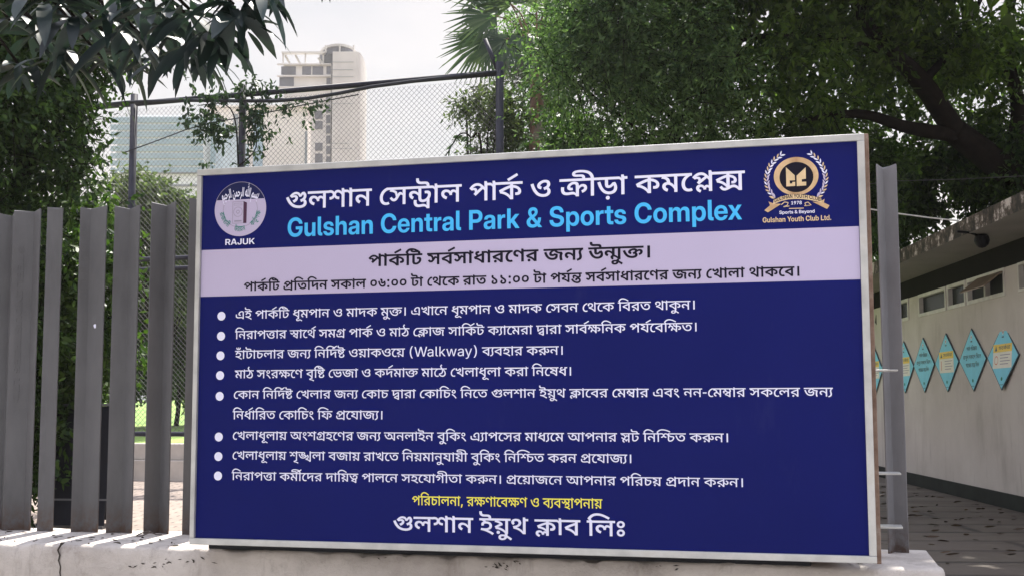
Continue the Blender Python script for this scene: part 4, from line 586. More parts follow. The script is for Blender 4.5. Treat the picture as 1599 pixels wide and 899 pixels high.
-179,8,-14,12,-29,14,-31,7,-16,-9,0,6,16,12,31,14,29,9,14,95,179,85,0,95,-179,8,-14,14,-29,12,-31,7,-16,-9,0,6,16,12,31,14,29,9,14,93,179,77,0,-159,-291,
-85,0,-99,184,-10,18,-18,43,-7,27,17,0,-10,-26,-16,-41,-9,-21,-99,-184]],[[185,-5,-42,0,-66,15,-40,31,1,21,0,19,28,23,50,14,60,6,31,2,40,3,50,3,22,6,1,
8,1,2,0,13,-20,19,-40,10,-29,0,-32,0,-44,-10,-28,-14,-5,-8,-67,11,16,20,58,23,68,9,35,0,22,0,56,-5,52,-16,34,-30,1,-26,1,-144,-69,0,1,30,-3,0,-8,-8,-32,
-16,-54,-11],[197,26,40,0,52,15,28,25,1,13,1,30,-4,-2,-28,-5,-36,-2,-36,-3,-9,0,-26,-2,-44,-7,-26,-15,1,-13,0,-11,24,-15,40,-8]],[[161,-2,-50,0,-48,27,
1,23,1,243,71,0,1,-234,0,-15,14,-12,23,0,12,0,12,1,5,1,15,-30,-10,-2,-26,-2]],[[129,78,1,44,13,0,189,96,87,0,-201,-103,-7,0],[63,0,1,291,71,0,1,-291],[339,
0,-167,107,51,25,209,-132]],[[161,0,-131,218,75,0,55,-95,10,-19,26,-50,13,-31,-11,0,10,30,26,49,11,21,53,95,77,0,51,-95,12,-20,24,-49,13,-31,-11,0,12,30,
24,49,13,21,53,95,77,0,-131,-218,-71,0,-55,99,-8,15,-16,31,-16,33,-7,17,17,0,-8,-17,-16,-33,-16,-31,-9,-15,-55,-99]],[[55,-79,19,30,9,-1,22,-2,34,2,28,
15,13,16,13,18,-167,219,79,0,95,-129,14,-21,20,-39,13,-19,-25,0,12,19,20,40,15,20,95,129,77,0,-191,-251,-12,-17,-38,-22,-50,-11,-29,0,-18,0,-28,3]],[[67,
-53,54,39,58,95,1,50,0,51,-58,95,-55,40,75,0,58,-39,58,-96,1,-51,0,-51,-58,-95,-57,-38]],[[661,249,1,-32,-251,0,1,-105,-1,-8,2,-8,0,-16,1,-8,1,-72,-71,
0,-24,24,-84,38,-108,27,-59,5,-33,40,76,22,166,38,89,13,-17,-16,1,26,-345,0,1,32],[337,182,19,-10,-60,-10,-124,-26,-55,-17,42,-4,90,-22,80,-33,25,-21,-9,
-1,0,9,-4,19,1,11],[517,62,-30,0,-56,13,-44,29,-17,22,37,26,12,-20,30,-26,38,-13,23,0,18,0,28,11,1,13,0,8,-12,13,-32,11,-27,3,17,33,36,-4,58,-17,34,-28,
1,-19,0,-25,-58,-30],[145,-3,-20,0,-30,14,1,11,0,11,30,14,21,0,22,0,30,-14,1,-11,0,-11,-30,-14]],[[103,126,50,-15,90,-42,74,-47,27,-24,-57,-15,-32,24,-66,
40,-78,34,-51,16],[61,193,0,17,30,25,52,14,35,0,32,0,52,-14,30,-25,1,-17,0,-17,-30,-25,-52,-14,-31,0,-34,0,-52,14,-30,25],[121,193,0,-12,32,-15,25,0,24,
0,30,15,1,12,0,13,-30,14,-23,0,-24,0,-32,-15]],[[509,249,1,-32,-81,0,1,-217,-71,0,1,170,17,-25,-34,25,-64,32,-60,17,-31,0,-24,0,-32,-9,-18,-15,1,-11,0,
-12,22,-16,52,-10,45,-2,-7,-38,-56,3,-84,19,-46,33,1,23,0,22,38,30,64,16,37,0,44,0,66,-15,62,-26,33,-19,-13,1,-2,8,-2,22,1,10,1,42,55,0,19,-26]],[[-287,
-31,32,8,68,15,70,14,35,6,25,-29,-28,-4,-58,-10,-52,-10,-19,-5,-7,6,58,-2,92,-13,76,-18,31,-10,-33,-25,-40,12,-80,18,-86,10,-47,3]],[[441,246,82,0,88,-35,
1,-31,0,-18,-32,-28,-56,-19,-70,-9,-35,0,-44,0,-74,15,-44,30,1,23,0,18,32,26,54,18,66,10],[443,219,-34,0,-52,-11,-32,-19,1,-15,0,-17,52,-21,47,0,32,0,54,
11,32,21,1,14,0,18,-50,19],[333,220,66,-13,120,-39,45,-22,-31,-23,-48,24,-124,41,-67,13],[691,249,1,-32,-149,0,-99,9,-83,-8,-26,0,-54,-1,-27,0,-35,0,1,
32],[537,249,0,15,-32,12,-33,0,-69,0,-56,0,-60,8,-19,9,-20,8,-20,25,1,15,0,5,2,10,3,6,69,-2,-2,-4,0,-7,1,-3,0,-10,6,-13,9,-5,12,-6,40,-6,39,0,27,0,20,0,
40,-2,50,-4,35,-4,18,-7,18,-24,1,-16],[463,-5,-72,0,-78,33,1,28,0,16,34,24,62,22,43,9,83,-7,-52,-14,-66,-21,-30,-18,1,-11,0,-12,24,-12,36,-5,23,0,32,0,
48,9,26,14,1,8,0,6,-14,8,-15,5,47,26,30,-9,30,-20,1,-14,0,-17,-44,-30,-82,-18],[229,249,1,-32,-81,0,1,-217,-71,0,1,217,-81,0,1,32,75,0,-12,7,-28,18,-9,
8,30,25,66,39,88,21,61,0,54,0,96,-16,100,-32,59,-23,-35,-21,-44,16,-68,23,-60,14,-60,7,-29,0,-46,0,-64,-15,-46,-27,-17,-16,8,-6,20,-15,15,-7]],[[343,16,
-54,0,-94,16,-80,39,-66,64,-27,47,71,10,30,-52,70,-62,90,-28,59,0,42,0,58,14,32,26,1,16,0,12,-10,18,-16,16,-11,5,51,32,30,-22,28,-41,1,-21,0,-25,-44,-41,
-90,-23],[313,111,-52,0,-58,25,1,22,0,10,10,18,7,6,73,-10,-6,-4,-8,-10,1,-6,0,-10,24,-9,17,0,18,0,30,6,36,17,23,18,61,5,-3,-23,-22,-18,-50,-24,-58,-13],
[591,249,1,-32,-597,0,1,32]],[[523,249,1,-32,-81,0,1,-217,-71,0,-38,22,-86,33,-106,21,-71,5,-29,39,38,12,92,24,49,10,53,5,11,-24,-38,-9,-84,-20,-31,-10,
52,-4,88,-19,76,-26,31,-16,0,7,0,14,1,8,1,52,3,12,0,9,-2,21,1,10,1,41,-375,0,1,32],[59,225,47,-6,50,-7,102,-24,92,-32,37,-17,-7,-37,-30,17,-82,30,-92,25,
-96,18,-41,4]],[[321,252,34,0,50,-10,42,-21,17,-18,-31,-1,69,41,57,6,26,-10,40,-30,1,-21,0,-22,-40,-33,-72,-25,-43,-9,-27,32,50,10,62,25,1,21,0,10,-18,
18,-21,7,45,8,-83,-52,-55,-1,-6,21,-48,23,-35,0,-26,0,-36,-7,-34,-13,-19,-9,-9,0,14,5,44,7,27,0,32,0,40,-12,20,-18,1,-11,0,-19,-52,-35,-65,-15,-41,31,52,
10,38,17,1,10,0,7,-20,8,-17,0,-16,0,-34,-5,-19,-4,-61,26,30,18,58,26,64,14],[421,12,-88,0,-152,32,-120,73,-39,61,69,12,36,-52,94,-63,122,-30,79,0,60,0,
74,21,1,22,0,15,-40,21,-29,6,73,16,36,-11,38,-30,1,-21,0,-22,-50,-32,-94,-18]],[[557,249,1,-32,-81,0,1,-217,-71,0,1,204,5,9,-2,7,-2,14,1,8,1,33,55,0,19,
-26],[287,252,32,0,52,-12,42,-22,15,-15,-1,-45,-26,29,-66,32,-39,0,-30,0,-38,-16,1,-16,0,-15,52,-20,55,0,-5,-35,-54,1,-68,19,-32,31,1,20,0,22,34,28,52,
14],[63,252,34,0,62,-14,38,-31,1,-24,0,-17,-32,-30,-68,-19,-51,0,-5,34,38,1,46,10,18,16,1,8,0,16,-40,17,-39,0,-14,0,-28,-2,-17,-2,-7,33,20,2,32,2]],[[325,
119,-28,0,-44,5,-40,11,-23,8,-16,7,-24,6,-11,0,-16,0,-16,-7,1,-7,0,-6,16,-10,13,-4,-47,-25,-22,9,-32,24,1,15,0,15,30,18,44,9,25,0,20,0,34,-6,32,-9,15,-5,
28,-9,38,-9,23,0,28,0,28,13,1,14,0,15,-32,26,-23,10,75,7,12,-6,26,-18,16,-23,1,-13,0,-18,-28,-24,-54,-13],[65,239,49,-5,52,-10,40,-27,1,-22,0,-3,-2,-8,
-1,-4,-69,1,2,5,0,7,1,3,0,16,-40,24,-43,4],[-7,217,1,32,517,0,1,-32],[421,142,1,-146,-71,0,-26,15,-58,21,-70,14,-41,5,-31,35,52,16,108,26,71,10],[349,112,
-26,-5,-56,-14,-54,-15,-23,-7,5,4,50,-7,80,-21,31,-14,-2,7,-2,17,1,5]],[[41,137,197,0,1,-37,-195,0]],[[689,249,1,-32,-577,0,-7,3,34,-4,62,-16,54,-20,19,
-8,7,-26,-28,-6,-58,-14,-56,-14,-21,-8,-7,6,56,-5,90,-18,74,-27,33,-17,0,7,0,14,1,7,1,131,17,0,46,0,84,-7,70,-17,29,-14,22,-10,22,-26,1,-16,0,-13,-20,-23,
-50,-16,-41,0,-12,0,-24,1,-11,1,5,32,4,0,14,0,9,0,38,0,20,14,1,9,0,19,-76,28,-67,4,1,-168,-71,0,-34,22,-80,32,-106,22,-69,5,-29,39,24,8,52,14,56,15,29,
6,-32,11,-78,17,-51,5,27,29,9,-8,-75,0,1,32]],[[625,249,1,-32,-81,0,1,-201,-71,0,1,142,15,-24,-32,22,-52,32,-50,21,-50,10,-27,0,-32,0,-52,-12,-44,-20,-17,
-13,-5,2,14,4,28,6,19,0,44,0,42,-25,1,-17,0,-5,-2,-9,-1,-2,-15,3,10,5,18,10,22,10,11,5,99,45,45,-24,-227,-107,-53,25,69,32,-29,-18,-23,-9,12,7,16,15,1,
9,0,10,-24,11,-21,0,-12,0,-22,-3,-13,-4,-63,30,32,22,68,32,74,18,45,0,44,0,70,-16,66,-32,37,-23,-9,-1,-2,10,-2,22,1,12,1,51,53,0,19,-26],[543,-17,-69,0,
-8,11,-26,14,-34,6,-21,0,-40,0,-80,-6,-45,0,-30,0,-64,5,-54,16,-34,30,1,24,0,7,2,17,5,8,73,-5,-4,-4,-4,-15,1,-7,0,-16,28,-20,52,-8,35,0,38,0,74,7,41,0,
30,0,52,-10,19,-12,1,41,73,0]],[[737,249,1,-32,-83,0,1,-217,-71,0,-22,23,-72,35,-37,12,27,28,30,-9,62,-28,19,-14,-2,6,0,10,-2,11,1,6,1,137,-587,0,1,32],
[305,36,-56,0,-104,25,-88,61,-35,54,69,10,28,-40,62,-52,78,-24,49,0,44,0,52,12,24,24,1,14,0,21,-46,26,-33,0,-26,0,-24,-11,1,-10,0,-3,2,-9,5,-4,-69,-6,-6,
8,-6,14,1,6,0,16,34,20,54,11,31,0,48,0,72,-21,40,-37,1,-25,0,-21,-42,-37,-84,-22],[275,182,-4,14,-40,19,-37,4,31,18,37,-5,46,-9,40,-22,3,-17]],[[733,249,
1,-32,-79,0,1,-217,-71,0,-22,23,-72,35,-37,12,27,28,30,-9,62,-28,19,-14,-2,6,0,10,-2,11,1,6,1,137,-587,0,1,32],[305,36,-56,0,-104,25,-88,61,-35,54,69,10,
28,-40,62,-52,78,-24,49,0,44,0,52,12,24,23,1,15,0,21,-46,26,-33,0,-26,0,-24,-11,1,-10,0,-3,2,-9,5,-4,-69,-6,-6,8,-6,14,1,6,0,16,34,20,54,11,31,0,48,0,72,
-21,40,-37,1,-25,0,-21,-42,-37,-84,-22],[275,182,-4,14,-40,19,-37,4,31,18,37,-5,46,-9,40,-22,3,-17],[955,249,1,-32,-81,0,1,-217,-71,0,1,188,-14,16,-32,
13,-21,0,-9,0,1,32,11,0,22,0,36,-12,15,-13,-2,2,-2,14,1,5,1,30,53,0,21,-26]],[[211,122,-6,21,-16,25,-21,7,-18,8,-68,8,-51,3,23,34,51,-10,40,-3,56,-11,34,
-16,18,-22,5,-16],[559,249,1,-32,-81,0,1,-123,-71,0,1,53,21,-23,-24,14,-34,17,-13,0,-12,0,-20,-5,-24,-16,-21,-16,-22,-16,-34,-20,-38,-10,-27,0,-22,0,-42,
8,-40,20,-21,18,57,17,20,-18,26,-11,19,0,12,0,24,6,28,16,21,16,15,8,16,14,28,15,28,7,17,0,26,0,38,-13,29,-15,-15,0,-2,7,-2,15,1,8,1,27,-411,0,1,32],[197,
79,34,0,54,-12,19,-13,8,10,30,8,21,0,20,0,30,-9,19,-8,-21,2,0,7,-2,15,1,8,1,13,73,0,1,-117,-71,0,1,64,23,-27,-8,7,-30,15,-17,0,-16,0,-20,-10,1,-10,0,-3,
2,-7,1,-2,-57,-2,-6,20,-40,22,-27,0,-22,0,-22,-11,1,-8,0,-10,28,-13,33,-6,-23,-30,-50,9,-58,29,1,23,0,21,60,25]],[[229,249,1,-32,-81,0,1,-217,-71,0,1,217,
-81,0,1,32,75,0,-12,7,-28,19,-9,8,40,25,88,38,116,21,77,0,80,0,136,-16,136,-31,81,-22,-31,-26,-62,16,-100,24,-88,15,-88,7,-51,0,-64,0,-90,-16,-66,-26,-27,
-16,6,-6,20,-14,15,-7]],[[287,252,32,0,52,-12,42,-22,15,-15,-1,-45,-26,29,-66,32,-39,0,-30,0,-38,-16,1,-16,0,-15,52,-20,55,0,-5,-35,-54,1,-68,19,-32,31,
1,20,0,22,34,28,52,14],[63,252,34,0,62,-14,38,-31,1,-24,0,-17,-32,-30,-68,-19,-51,0,-5,34,38,1,46,10,18,16,1,8,0,16,-40,17,-39,0,-14,0,-28,-2,-17,-2,-7,
33,20,2,32,2],[797,249,1,-32,-319,0,1,-12,-3,-28,2,-5,2,-17,1,-7,1,-65,0,-16,8,-14,5,-3,14,-8,31,0,28,0,52,13,21,11,22,11,24,25,1,14,0,12,-28,8,-23,0,-5,
0,-32,0,-44,6,-21,5,-18,5,-28,13,-9,9,9,38,16,-14,38,-19,54,-10,41,0,15,0,32,0,36,-5,15,-5,16,-6,16,-19,1,-12,0,-25,-44,-43,-33,-15,-30,-14,-72,-16,-43,
0,-32,0,-44,9,-13,7,-14,7,-18,24,1,23,1,126,3,8,-2,7,-2,14,1,8,1,7]],[[297,50,-60,0,-104,24,-82,57,-29,47,69,9,24,-38,56,-46,78,-21,51,0,40,0,54,10,28,
17,1,13,0,4,-4,10,-3,5,47,12,-36,-18,-56,-18,-50,-7,-23,0,-52,0,-54,31,1,23,0,22,30,32,50,21,31,3,15,7,15,0,26,0,34,-5,15,-5,14,-5,14,-16,1,-11,0,-19,-58,
-23,-57,0,-20,0,-48,5,-11,3,13,25,12,-3,38,-4,21,0,30,0,24,10,1,8,0,7,-20,7,-15,0,-22,0,-38,-17,-20,-28,1,-16,0,-12,20,-10,25,0,18,0,36,6,42,13,25,10,51,
-1,12,-11,12,-25,1,-12,0,-33,-100,-37],[321,230,-77,-12,-18,0,-32,-1,-17,0,-181,0,1,32,329,0],[597,165,5,-19,-16,-17,-46,-27,-58,-16,-37,0,11,32,18,0,32,
8,30,18,13,15],[597,165,26,-13,34,-32,1,-18,0,-16,-22,-26,-42,-18,-54,-11,-29,-1,-33,6,-21,15,68,3,68,25,1,20,0,13,-26,20,-21,8],[869,249,1,-32,-83,0,1,
-264,-71,0,-24,13,-54,20,-58,15,-66,10,-37,3,-19,37,37,-11,56,-3,82,-14,64,-20,27,-11,-2,9,-2,19,1,10,1,245,55,0,19,-26]],[[229,217,-81,0,1,-217,-71,0,
1,217,-81,0,1,32,83,0,-4,25,-48,34,-74,20,-98,8,-57,0,-44,0,-64,-4,-34,-10,1,-6,0,-7,32,-4,25,0,79,0,44,0,50,-7,17,-8,14,-8,14,-20,1,-16,-63,0,-2,9,-8,
12,-7,3,-8,3,-22,2,-17,0,-75,0,-36,0,-50,5,-15,4,-20,5,-16,17,1,8,0,24,106,29,111,0,164,0,180,-57,11,-61,81,0]],[[229,217,-81,0,1,-217,-71,0,1,217,-81,
0,1,32,83,0,-4,25,-48,34,-74,20,-98,8,-57,0,-44,0,-64,-4,-34,-10,1,-6,0,-7,32,-4,25,0,79,0,44,0,50,-7,17,-8,14,-8,14,-20,1,-16,-63,0,-2,9,-8,12,-7,3,-8,
3,-22,2,-17,0,-75,0,-36,0,-50,5,-15,4,-20,5,-16,17,1,8,0,24,106,29,111,0,164,0,180,-57,11,-61,81,0],[-87,286,265,81,33,-27,-259,-82]],[[313,71,-66,0,-112,
23,-84,54,-29,44,69,10,24,-34,58,-44,82,-22,57,0,64,0,52,22,1,17,0,16,-42,20,-37,0,-18,0,-24,-5,-10,-9,1,-6,0,-3,2,-8,3,-3,-67,-6,-4,7,-4,14,1,4,0,16,32,
20,56,10,33,0,50,0,70,-20,34,-30,1,-18,0,-20,-40,-32,-80,-17],[545,249,1,-32,-551,0,1,32],[433,97,1,-131,-71,0,-30,15,-64,19,-70,12,-39,4,-29,33,26,8,42,
11,42,8,21,3],[361,72,-26,-4,-60,-13,-58,-13,-19,-6,1,4,48,-5,84,-19,35,-15,-2,7,0,16,1,5]],[[389,0,1,168,17,-23,-24,18,-48,27,-44,19,-48,10,-27,0,-40,
0,-52,-21,-19,-14,-9,-2,12,6,46,6,31,0,36,0,46,-14,24,-22,1,-12,0,-23,-66,-38,-67,-19,-45,33,44,9,62,22,1,15,0,9,-24,10,-23,0,-20,0,-36,-4,-19,-6,-69,28,
26,21,58,31,68,18,41,0,38,0,66,-14,64,-28,35,-20,-19,4,0,6,-2,22,1,12,1,41,53,0,19,-26,83,0,1,-32,-79,0,1,-217]],[[161,49,7,-5,-8,-14,-22,-31,-24,-32,-13,
-15,-61,0,12,24,20,52,7,21]],[[405,119,-56,0,-78,27,-19,24,11,1,-6,-13,-26,-24,-42,-17,-29,0,-24,0,-42,8,-42,20,-21,19,55,16,22,-18,28,-11,19,0,18,0,28,
12,18,29,1,26,67,0,6,-15,20,-25,30,-18,40,-11,27,0,28,0,28,14,1,13,0,15,-34,26,-21,10,75,7,12,-6,26,-18,16,-23,1,-13,0,-28,-66,-27],[589,249,1,-32,-595,
0,1,32],[365,128,44,0,64,-11,38,-18,18,-21,1,-10,0,-15,-24,-21,-42,-15,-58,-9,-35,-2,9,14,30,-4,66,-12,68,-15,33,-10,-31,-26,-42,13,-76,18,-78,13,-80,10,
-43,4,13,31,26,-4,50,-4,31,0,66,0,52,18,1,16,0,16,-46,16,-37,0,-32,0,-26,-10,1,-10,0,-3,2,-7,3,-2,-67,-6,-4,6,-6,12,1,6,0,14,32,18,56,10]],[[285,249,0,
14,-28,13,-31,0,-51,0,-56,0,-66,9,-21,10,-18,8,-18,24,1,16,0,5,2,10,3,7,81,-3,0,-4,-2,-6,1,-3,0,-9,6,-13,11,-5,10,-5,34,-5,35,0,49,0,46,0,52,-7,19,-9,16,
-6,14,-24,3,-17],[203,197,68,0,82,-21,38,-34,1,-16,0,-33,-86,-37,-83,-4,-3,10,36,-5,80,-17,80,-23,39,-15,-45,-28,-44,16,-84,24,-86,20,-96,15,-57,5,17,35,
28,-4,52,-4,33,0,54,0,62,12,26,20,1,11,0,18,-54,20,-43,0,-26,0,-32,-4,-14,-10,1,-7,0,-3,4,-6,3,-2,-77,-7,-4,6,-6,15,1,6,0,14,36,22,66,11],[129,179,-4,13,
-40,19,-37,4,41,18,39,-5,44,-8,40,-23,5,-17],[449,249,1,-36,-455,0,1,36]],[[525,249,1,-36,-79,0,1,-213,-83,0,-32,21,-84,31,-108,20,-71,5,-31,41,24,7,52,
15,54,14,27,6,-32,11,-78,16,-49,5,29,30,17,-9,-79,0,1,36],[361,213,-241,0,-1,3,30,-4,58,-15,50,-18,19,-9,9,-29,-26,-5,-56,-13,-52,-13,-21,-7,-3,4,52,-3,
96,-19,80,-29,31,-19,-13,-2,-2,9,-2,20,1,11],[141,-6,-22,0,-30,14,1,12,0,12,30,15,23,0,24,0,30,-15,1,-12,0,-12,-30,-14]],[[-235,-106,-24,0,-56,9,-38,21,
1,17,0,21,64,26,61,0,54,0,96,-16,96,-31,57,-22,-45,-27,-50,22,-86,29,-78,15,-35,0,-28,0,-24,-10,1,-8,0,-9,24,-8,21,0,24,0,30,11,16,17,6,18,1,7,1,29,85,
0,1,-21,0,-12,-12,-31,-34,-29,-64,-18]],[[553,249,1,-36,-79,0,1,-213,-83,0,-32,22,-84,36,-106,24,-65,6,-21,41,45,-11,72,-6,100,-22,70,-27,27,-15,0,10,-2,
18,1,11,1,188,65,0,21,-26],[177,250,54,0,72,-18,36,-31,1,-18,0,-32,-104,-41,-87,-5,-45,5,-21,19,64,4,76,15,34,22,1,13,0,14,-40,18,-37,0,-32,0,-28,-13,1,
-7,0,-5,12,-9,13,-4,-49,-29,-14,5,-28,13,-16,18,1,12,0,15,32,24,66,15]],[[429,222,1,-22,-1,4,54,-4,92,-22,56,-36,1,-24,0,-15,-26,-23,-50,-12,-35,0,-14,
0,-24,1,-9,1,5,36,4,0,12,0,9,0,26,0,24,9,1,9,0,16,-64,23,-55,5,3,10,1,-129,-75,-2,-32,15,-72,24,-88,17,-55,3,-33,41,46,12,98,22,98,18,43,5,-7,-12,1,29],
[345,181,21,-11,-32,-4,-76,-14,-72,-15,-27,-8,-7,6,46,-4,72,-13,58,-18,25,-12,0,8,-4,16,1,7],[667,249,1,-36,-673,0,1,36],[139,70,38,0,54,-16,19,-14,8,10,
28,7,17,0,22,0,34,-14,21,-12,-27,10,1,17,81,2,1,-77,-83,0,1,51,23,-35,-6,9,-30,17,-17,0,-10,0,-16,-8,1,-9,0,-3,0,-5,3,-2,-67,-1,-4,19,-38,21,-29,0,-18,
0,-20,-9,1,-7,0,-9,24,-11,31,-6,-27,-33,-50,9,-58,30,1,23,0,20,60,26]],[[499,249,1,-36,-79,0,1,-213,-83,0,-26,23,-84,37,-106,24,-61,5,-33,43,74,22,170,
38,87,12,-15,-15,1,24,-343,0,1,36],[335,175,19,-10,-58,-9,-114,-24,-53,-16,38,-4,84,-19,76,-30,25,-20,-9,-2,-2,9,-2,18,1,11]],[[237,249,1,-36,-79,0,1,-213,
-83,0,1,213,-79,0,1,36,77,0,-14,7,-28,19,-9,8,38,27,82,38,100,19,65,0,48,0,88,-9,90,-17,98,-26,61,-17,-41,-30,-56,16,-86,24,-76,15,-72,7,-41,0,-50,0,-74,
-15,-54,-25,-21,-14,6,-6,20,-14,13,-7]],[[57,192,0,17,32,25,54,15,35,0,32,0,54,-15,32,-25,1,-17,0,-17,-32,-26,-54,-14,-31,0,-34,0,-54,14,-32,26],[125,192,
0,-12,30,-14,23,0,22,0,28,15,1,11,0,11,-28,14,-21,0,-22,0,-30,-14],[57,57,0,17,32,26,54,14,35,0,32,0,54,-14,32,-26,1,-17,0,-17,-32,-26,-54,-14,-31,0,-34,
0,-54,14,-32,26],[125,57,0,-11,30,-14,23,0,22,0,28,14,1,11,0,11,-28,14,-21,0,-22,0,-30,-14]],[[45,0,1,291,233,0,66,0,96,-23,52,-43,1,-29,0,-29,-54,-43,
-100,-22,-65,0,-153,0,1,48,153,0,32,0,48,11,24,21,1,14,0,14,-26,20,-46,11,-31,0,-103,0,1,-241],[375,0,-133,132,127,0,137,-132]],[[5,0,205,291,155,0,207,
-291,-133,0,-91,142,-16,28,-36,59,-19,37,33,0,-22,-37,-34,-59,-17,-28,-93,-142],[135,63,1,49,305,0,1,-49]],[[215,-4,-90,0,-100,48,1,44,1,20,113,0,1,-20,
0,-20,40,-22,37,0,34,0,42,22,1,20,1,203,121,0,1,-204,0,-44,-104,-47]],[[283,-5,-74,0,-106,27,-60,48,1,31,1,190,119,0,1,-185,0,-17,30,-27,54,-15,39,0,38,
0,54,15,30,27,1,17,1,185,119,0,1,-190,0,-31,-60,-48,-108,-27]],[[131,61,1,74,20,12,40,24,40,24,21,12,145,84,145,0,-245,-142,-9,0],[45,0,1,291,121,0,1,-80,
1,-74,1,-29,1,-108],[405,0,-171,132,73,46,241,-178]],[[45,0,1,291,233,0,64,0,86,-19,46,-33,1,-23,0,-16,-26,-26,-46,-18,-31,-4,36,-2,56,-17,34,-30,1,-21,
0,-24,-46,-37,-92,-21,-65,0],[161,47,115,0,46,0,52,20,1,18,0,13,-24,17,-42,10,-29,0,-115,0],[161,170,109,0,26,0,38,9,20,17,1,11,0,17,-44,20,-39,0,-107,
0]],[[53,-82,1,46,53,0,12,0,18,4,12,10,7,8,13,15,-159,205,123,0,69,-102,12,-18,22,-36,11,-18,-31,0,10,18,22,36,13,18,71,102,119,0,-181,-238,-12,-17,-36,
-22,-48,-11,-31,0,-20,0,-38,0]],[[201,-4,-52,0,-80,27,-46,48,1,32,0,32,46,49,80,26,53,0,28,0,44,-7,36,-14,15,-11,1,113,117,0,1,-291,-113,0,1,32,-12,-12,
-36,-16,-48,-8],[233,42,28,0,44,16,24,27,1,18,0,19,-24,27,-44,15,-27,0,-28,0,-42,-14,-24,-27,1,-20,0,-19,24,-27,42,-15]],[[221,0,1,109,-215,182,139,0,99,
-87,14,-12,26,-24,13,-12,-25,0,12,12,24,24,15,12,97,87,137,0,-211,-182,1,-109]],[[277,-4,-26,0,-46,8,-38,16,-11,12,1,-32,-113,0,1,291,117,0,1,-113,14,11,
36,14,46,7,27,0,52,0,80,-26,46,-49,1,-32,0,-32,-44,-48,-80,-27],[249,42,28,0,40,15,24,27,1,19,0,20,-24,27,-40,14,-27,0,-30,0,-44,-15,-24,-27,1,-19,0,-18,
24,-27,44,-16]],[[45,0,1,291,121,0,1,-239,265,0,1,-52]],[[109,-4,-28,0,-38,20,1,14,0,14,38,19,29,0,28,0,38,-19,1,-14,0,-14,-38,-20]],[[77,0,1,48,383,0,
1,-48],[335,291,1,-291,-115,0,1,236,-137,-44,1,53,147,46]],[[257,295,64,0,96,-25,56,-46,1,-29,0,-23,-40,-46,-39,-29,-133,-97,-129,0,189,132,23,0,-8,-6,
-26,-14,-40,-10,-31,0,-56,0,-86,23,-46,43,1,28,0,29,54,45,94,25],[259,248,-30,0,-44,-14,-28,-23,1,-15,0,-15,28,-24,44,-13,31,0,30,0,44,13,28,24,1,15,0,
15,-28,23,-44,14]],[[97,0,245,241,-283,0,1,50,405,0,1,-49,-243,-242]],[[259,-5,-66,0,-100,21,-56,38,1,24,0,20,36,31,64,20,43,3,1,-1,-56,5,-66,34,1,27,0,
23,52,36,90,20,61,0,60,0,90,-20,52,-36,1,-23,0,-27,-66,-34,-55,-5,1,1,42,-3,64,-20,36,-31,1,-20,0,-24,-56,-38,-100,-21],[259,39,30,0,44,11,26,20,1,12,0,
14,-26,20,-44,11,-29,0,-30,0,-44,-11,-28,-20,1,-14,0,-12,26,-20,46,-11],[259,172,26,0,38,10,22,18,1,12,0,12,-20,17,-40,10,-25,0,-26,0,-40,-10,-20,-17,1,
-12,0,-12,20,-18,40,-10]],[[67,-157,-18,33,-24,58,-12,48,1,16,0,36,46,55,72,41,84,26,80,13,29,0,28,0,38,-15,30,-29,17,-20,20,-21,30,-22,32,-8,21,0,30,0,
26,-16,1,-11,0,-13,-32,-16,-31,0,-40,0,-58,13,-21,13,23,12,-8,-12,-24,-20,-42,-11,-29,0,-26,0,-54,8,-50,16,-48,23,-19,16,31,3,-18,-14,-16,-33,1,-17,0,-13,
8,-34,16,-38,18,-37,9,-15],[325,49,16,0,18,5,6,8,-3,6,-8,11,-16,16,-14,11,-14,6,-5,0,-10,0,-32,-7,-30,-9,-20,-10,-1,-2,-9,13,14,-14,42,-22,48,-12]],[[1,
-2,9,56,28,0,42,6,30,17,20,33,9,28,105,-8,-2,-6,-6,-16,-4,-17,1,-7,0,-7,12,-11,24,-8,42,-4,31,0,30,0,26,-16,1,-11,0,-13,-34,-16,-29,0,-36,0,-60,6,-42,13,
-26,22,-3,16,41,0,-16,-19,-44,-23,-54,-11,-58,-4],[225,-95,-24,0,-32,17,1,11,0,11,32,17,25,0,22,0,32,-17,1,-11,0,-11,-32,-17],[85,-95,-22,0,-34,17,1,11,
0,11,34,17,23,0,24,0,32,-17,1,-11,0,-11,-32,-17]],[[1,-2,9,56,44,0,84,5,80,9,72,16,33,10,-24,8,-56,10,-62,5,-35,0,-12,0,-28,-1,-30,-2,-13,-1,-15,55,24,
3,52,3,21,0,42,0,74,-10,62,-14,52,-15,50,-9,23,0,31,0,15,-54,-36,0,-60,-12,-58,-17,-66,-19,-84,-16,-108,-10]],[[13,-92,-39,49,42,7,72,20,52,23,30,27,1,
16,0,17,-32,40,-19,21,105,25,14,-12,22,-29,14,-22,3,-4,12,-19,40,-13,45,0,30,0,26,-16,1,-11,0,-13,-34,-16,-29,0,-34,0,-50,10,-28,18,-3,12,29,-8,-4,-21,
-46,-38,-72,-32,-90,-24]],[[1,-2,9,56,36,0,32,8,8,21,-1,20,-13,190,113,0,17,-194,2,-23,-10,-37,-40,-27,-80,-14]],[[65,0,-15,293,113,0,17,-293]],[],[[21,
11,0,14,16,42,27,29,99,-17,-12,-19,-16,-26,1,-13,0,-18,34,-26,64,-13,49,0,48,0,64,10,36,19,16,25,1,14,0,11,-10,28,-20,33,-11,19,113,14,8,-15,12,-22,8,-14,
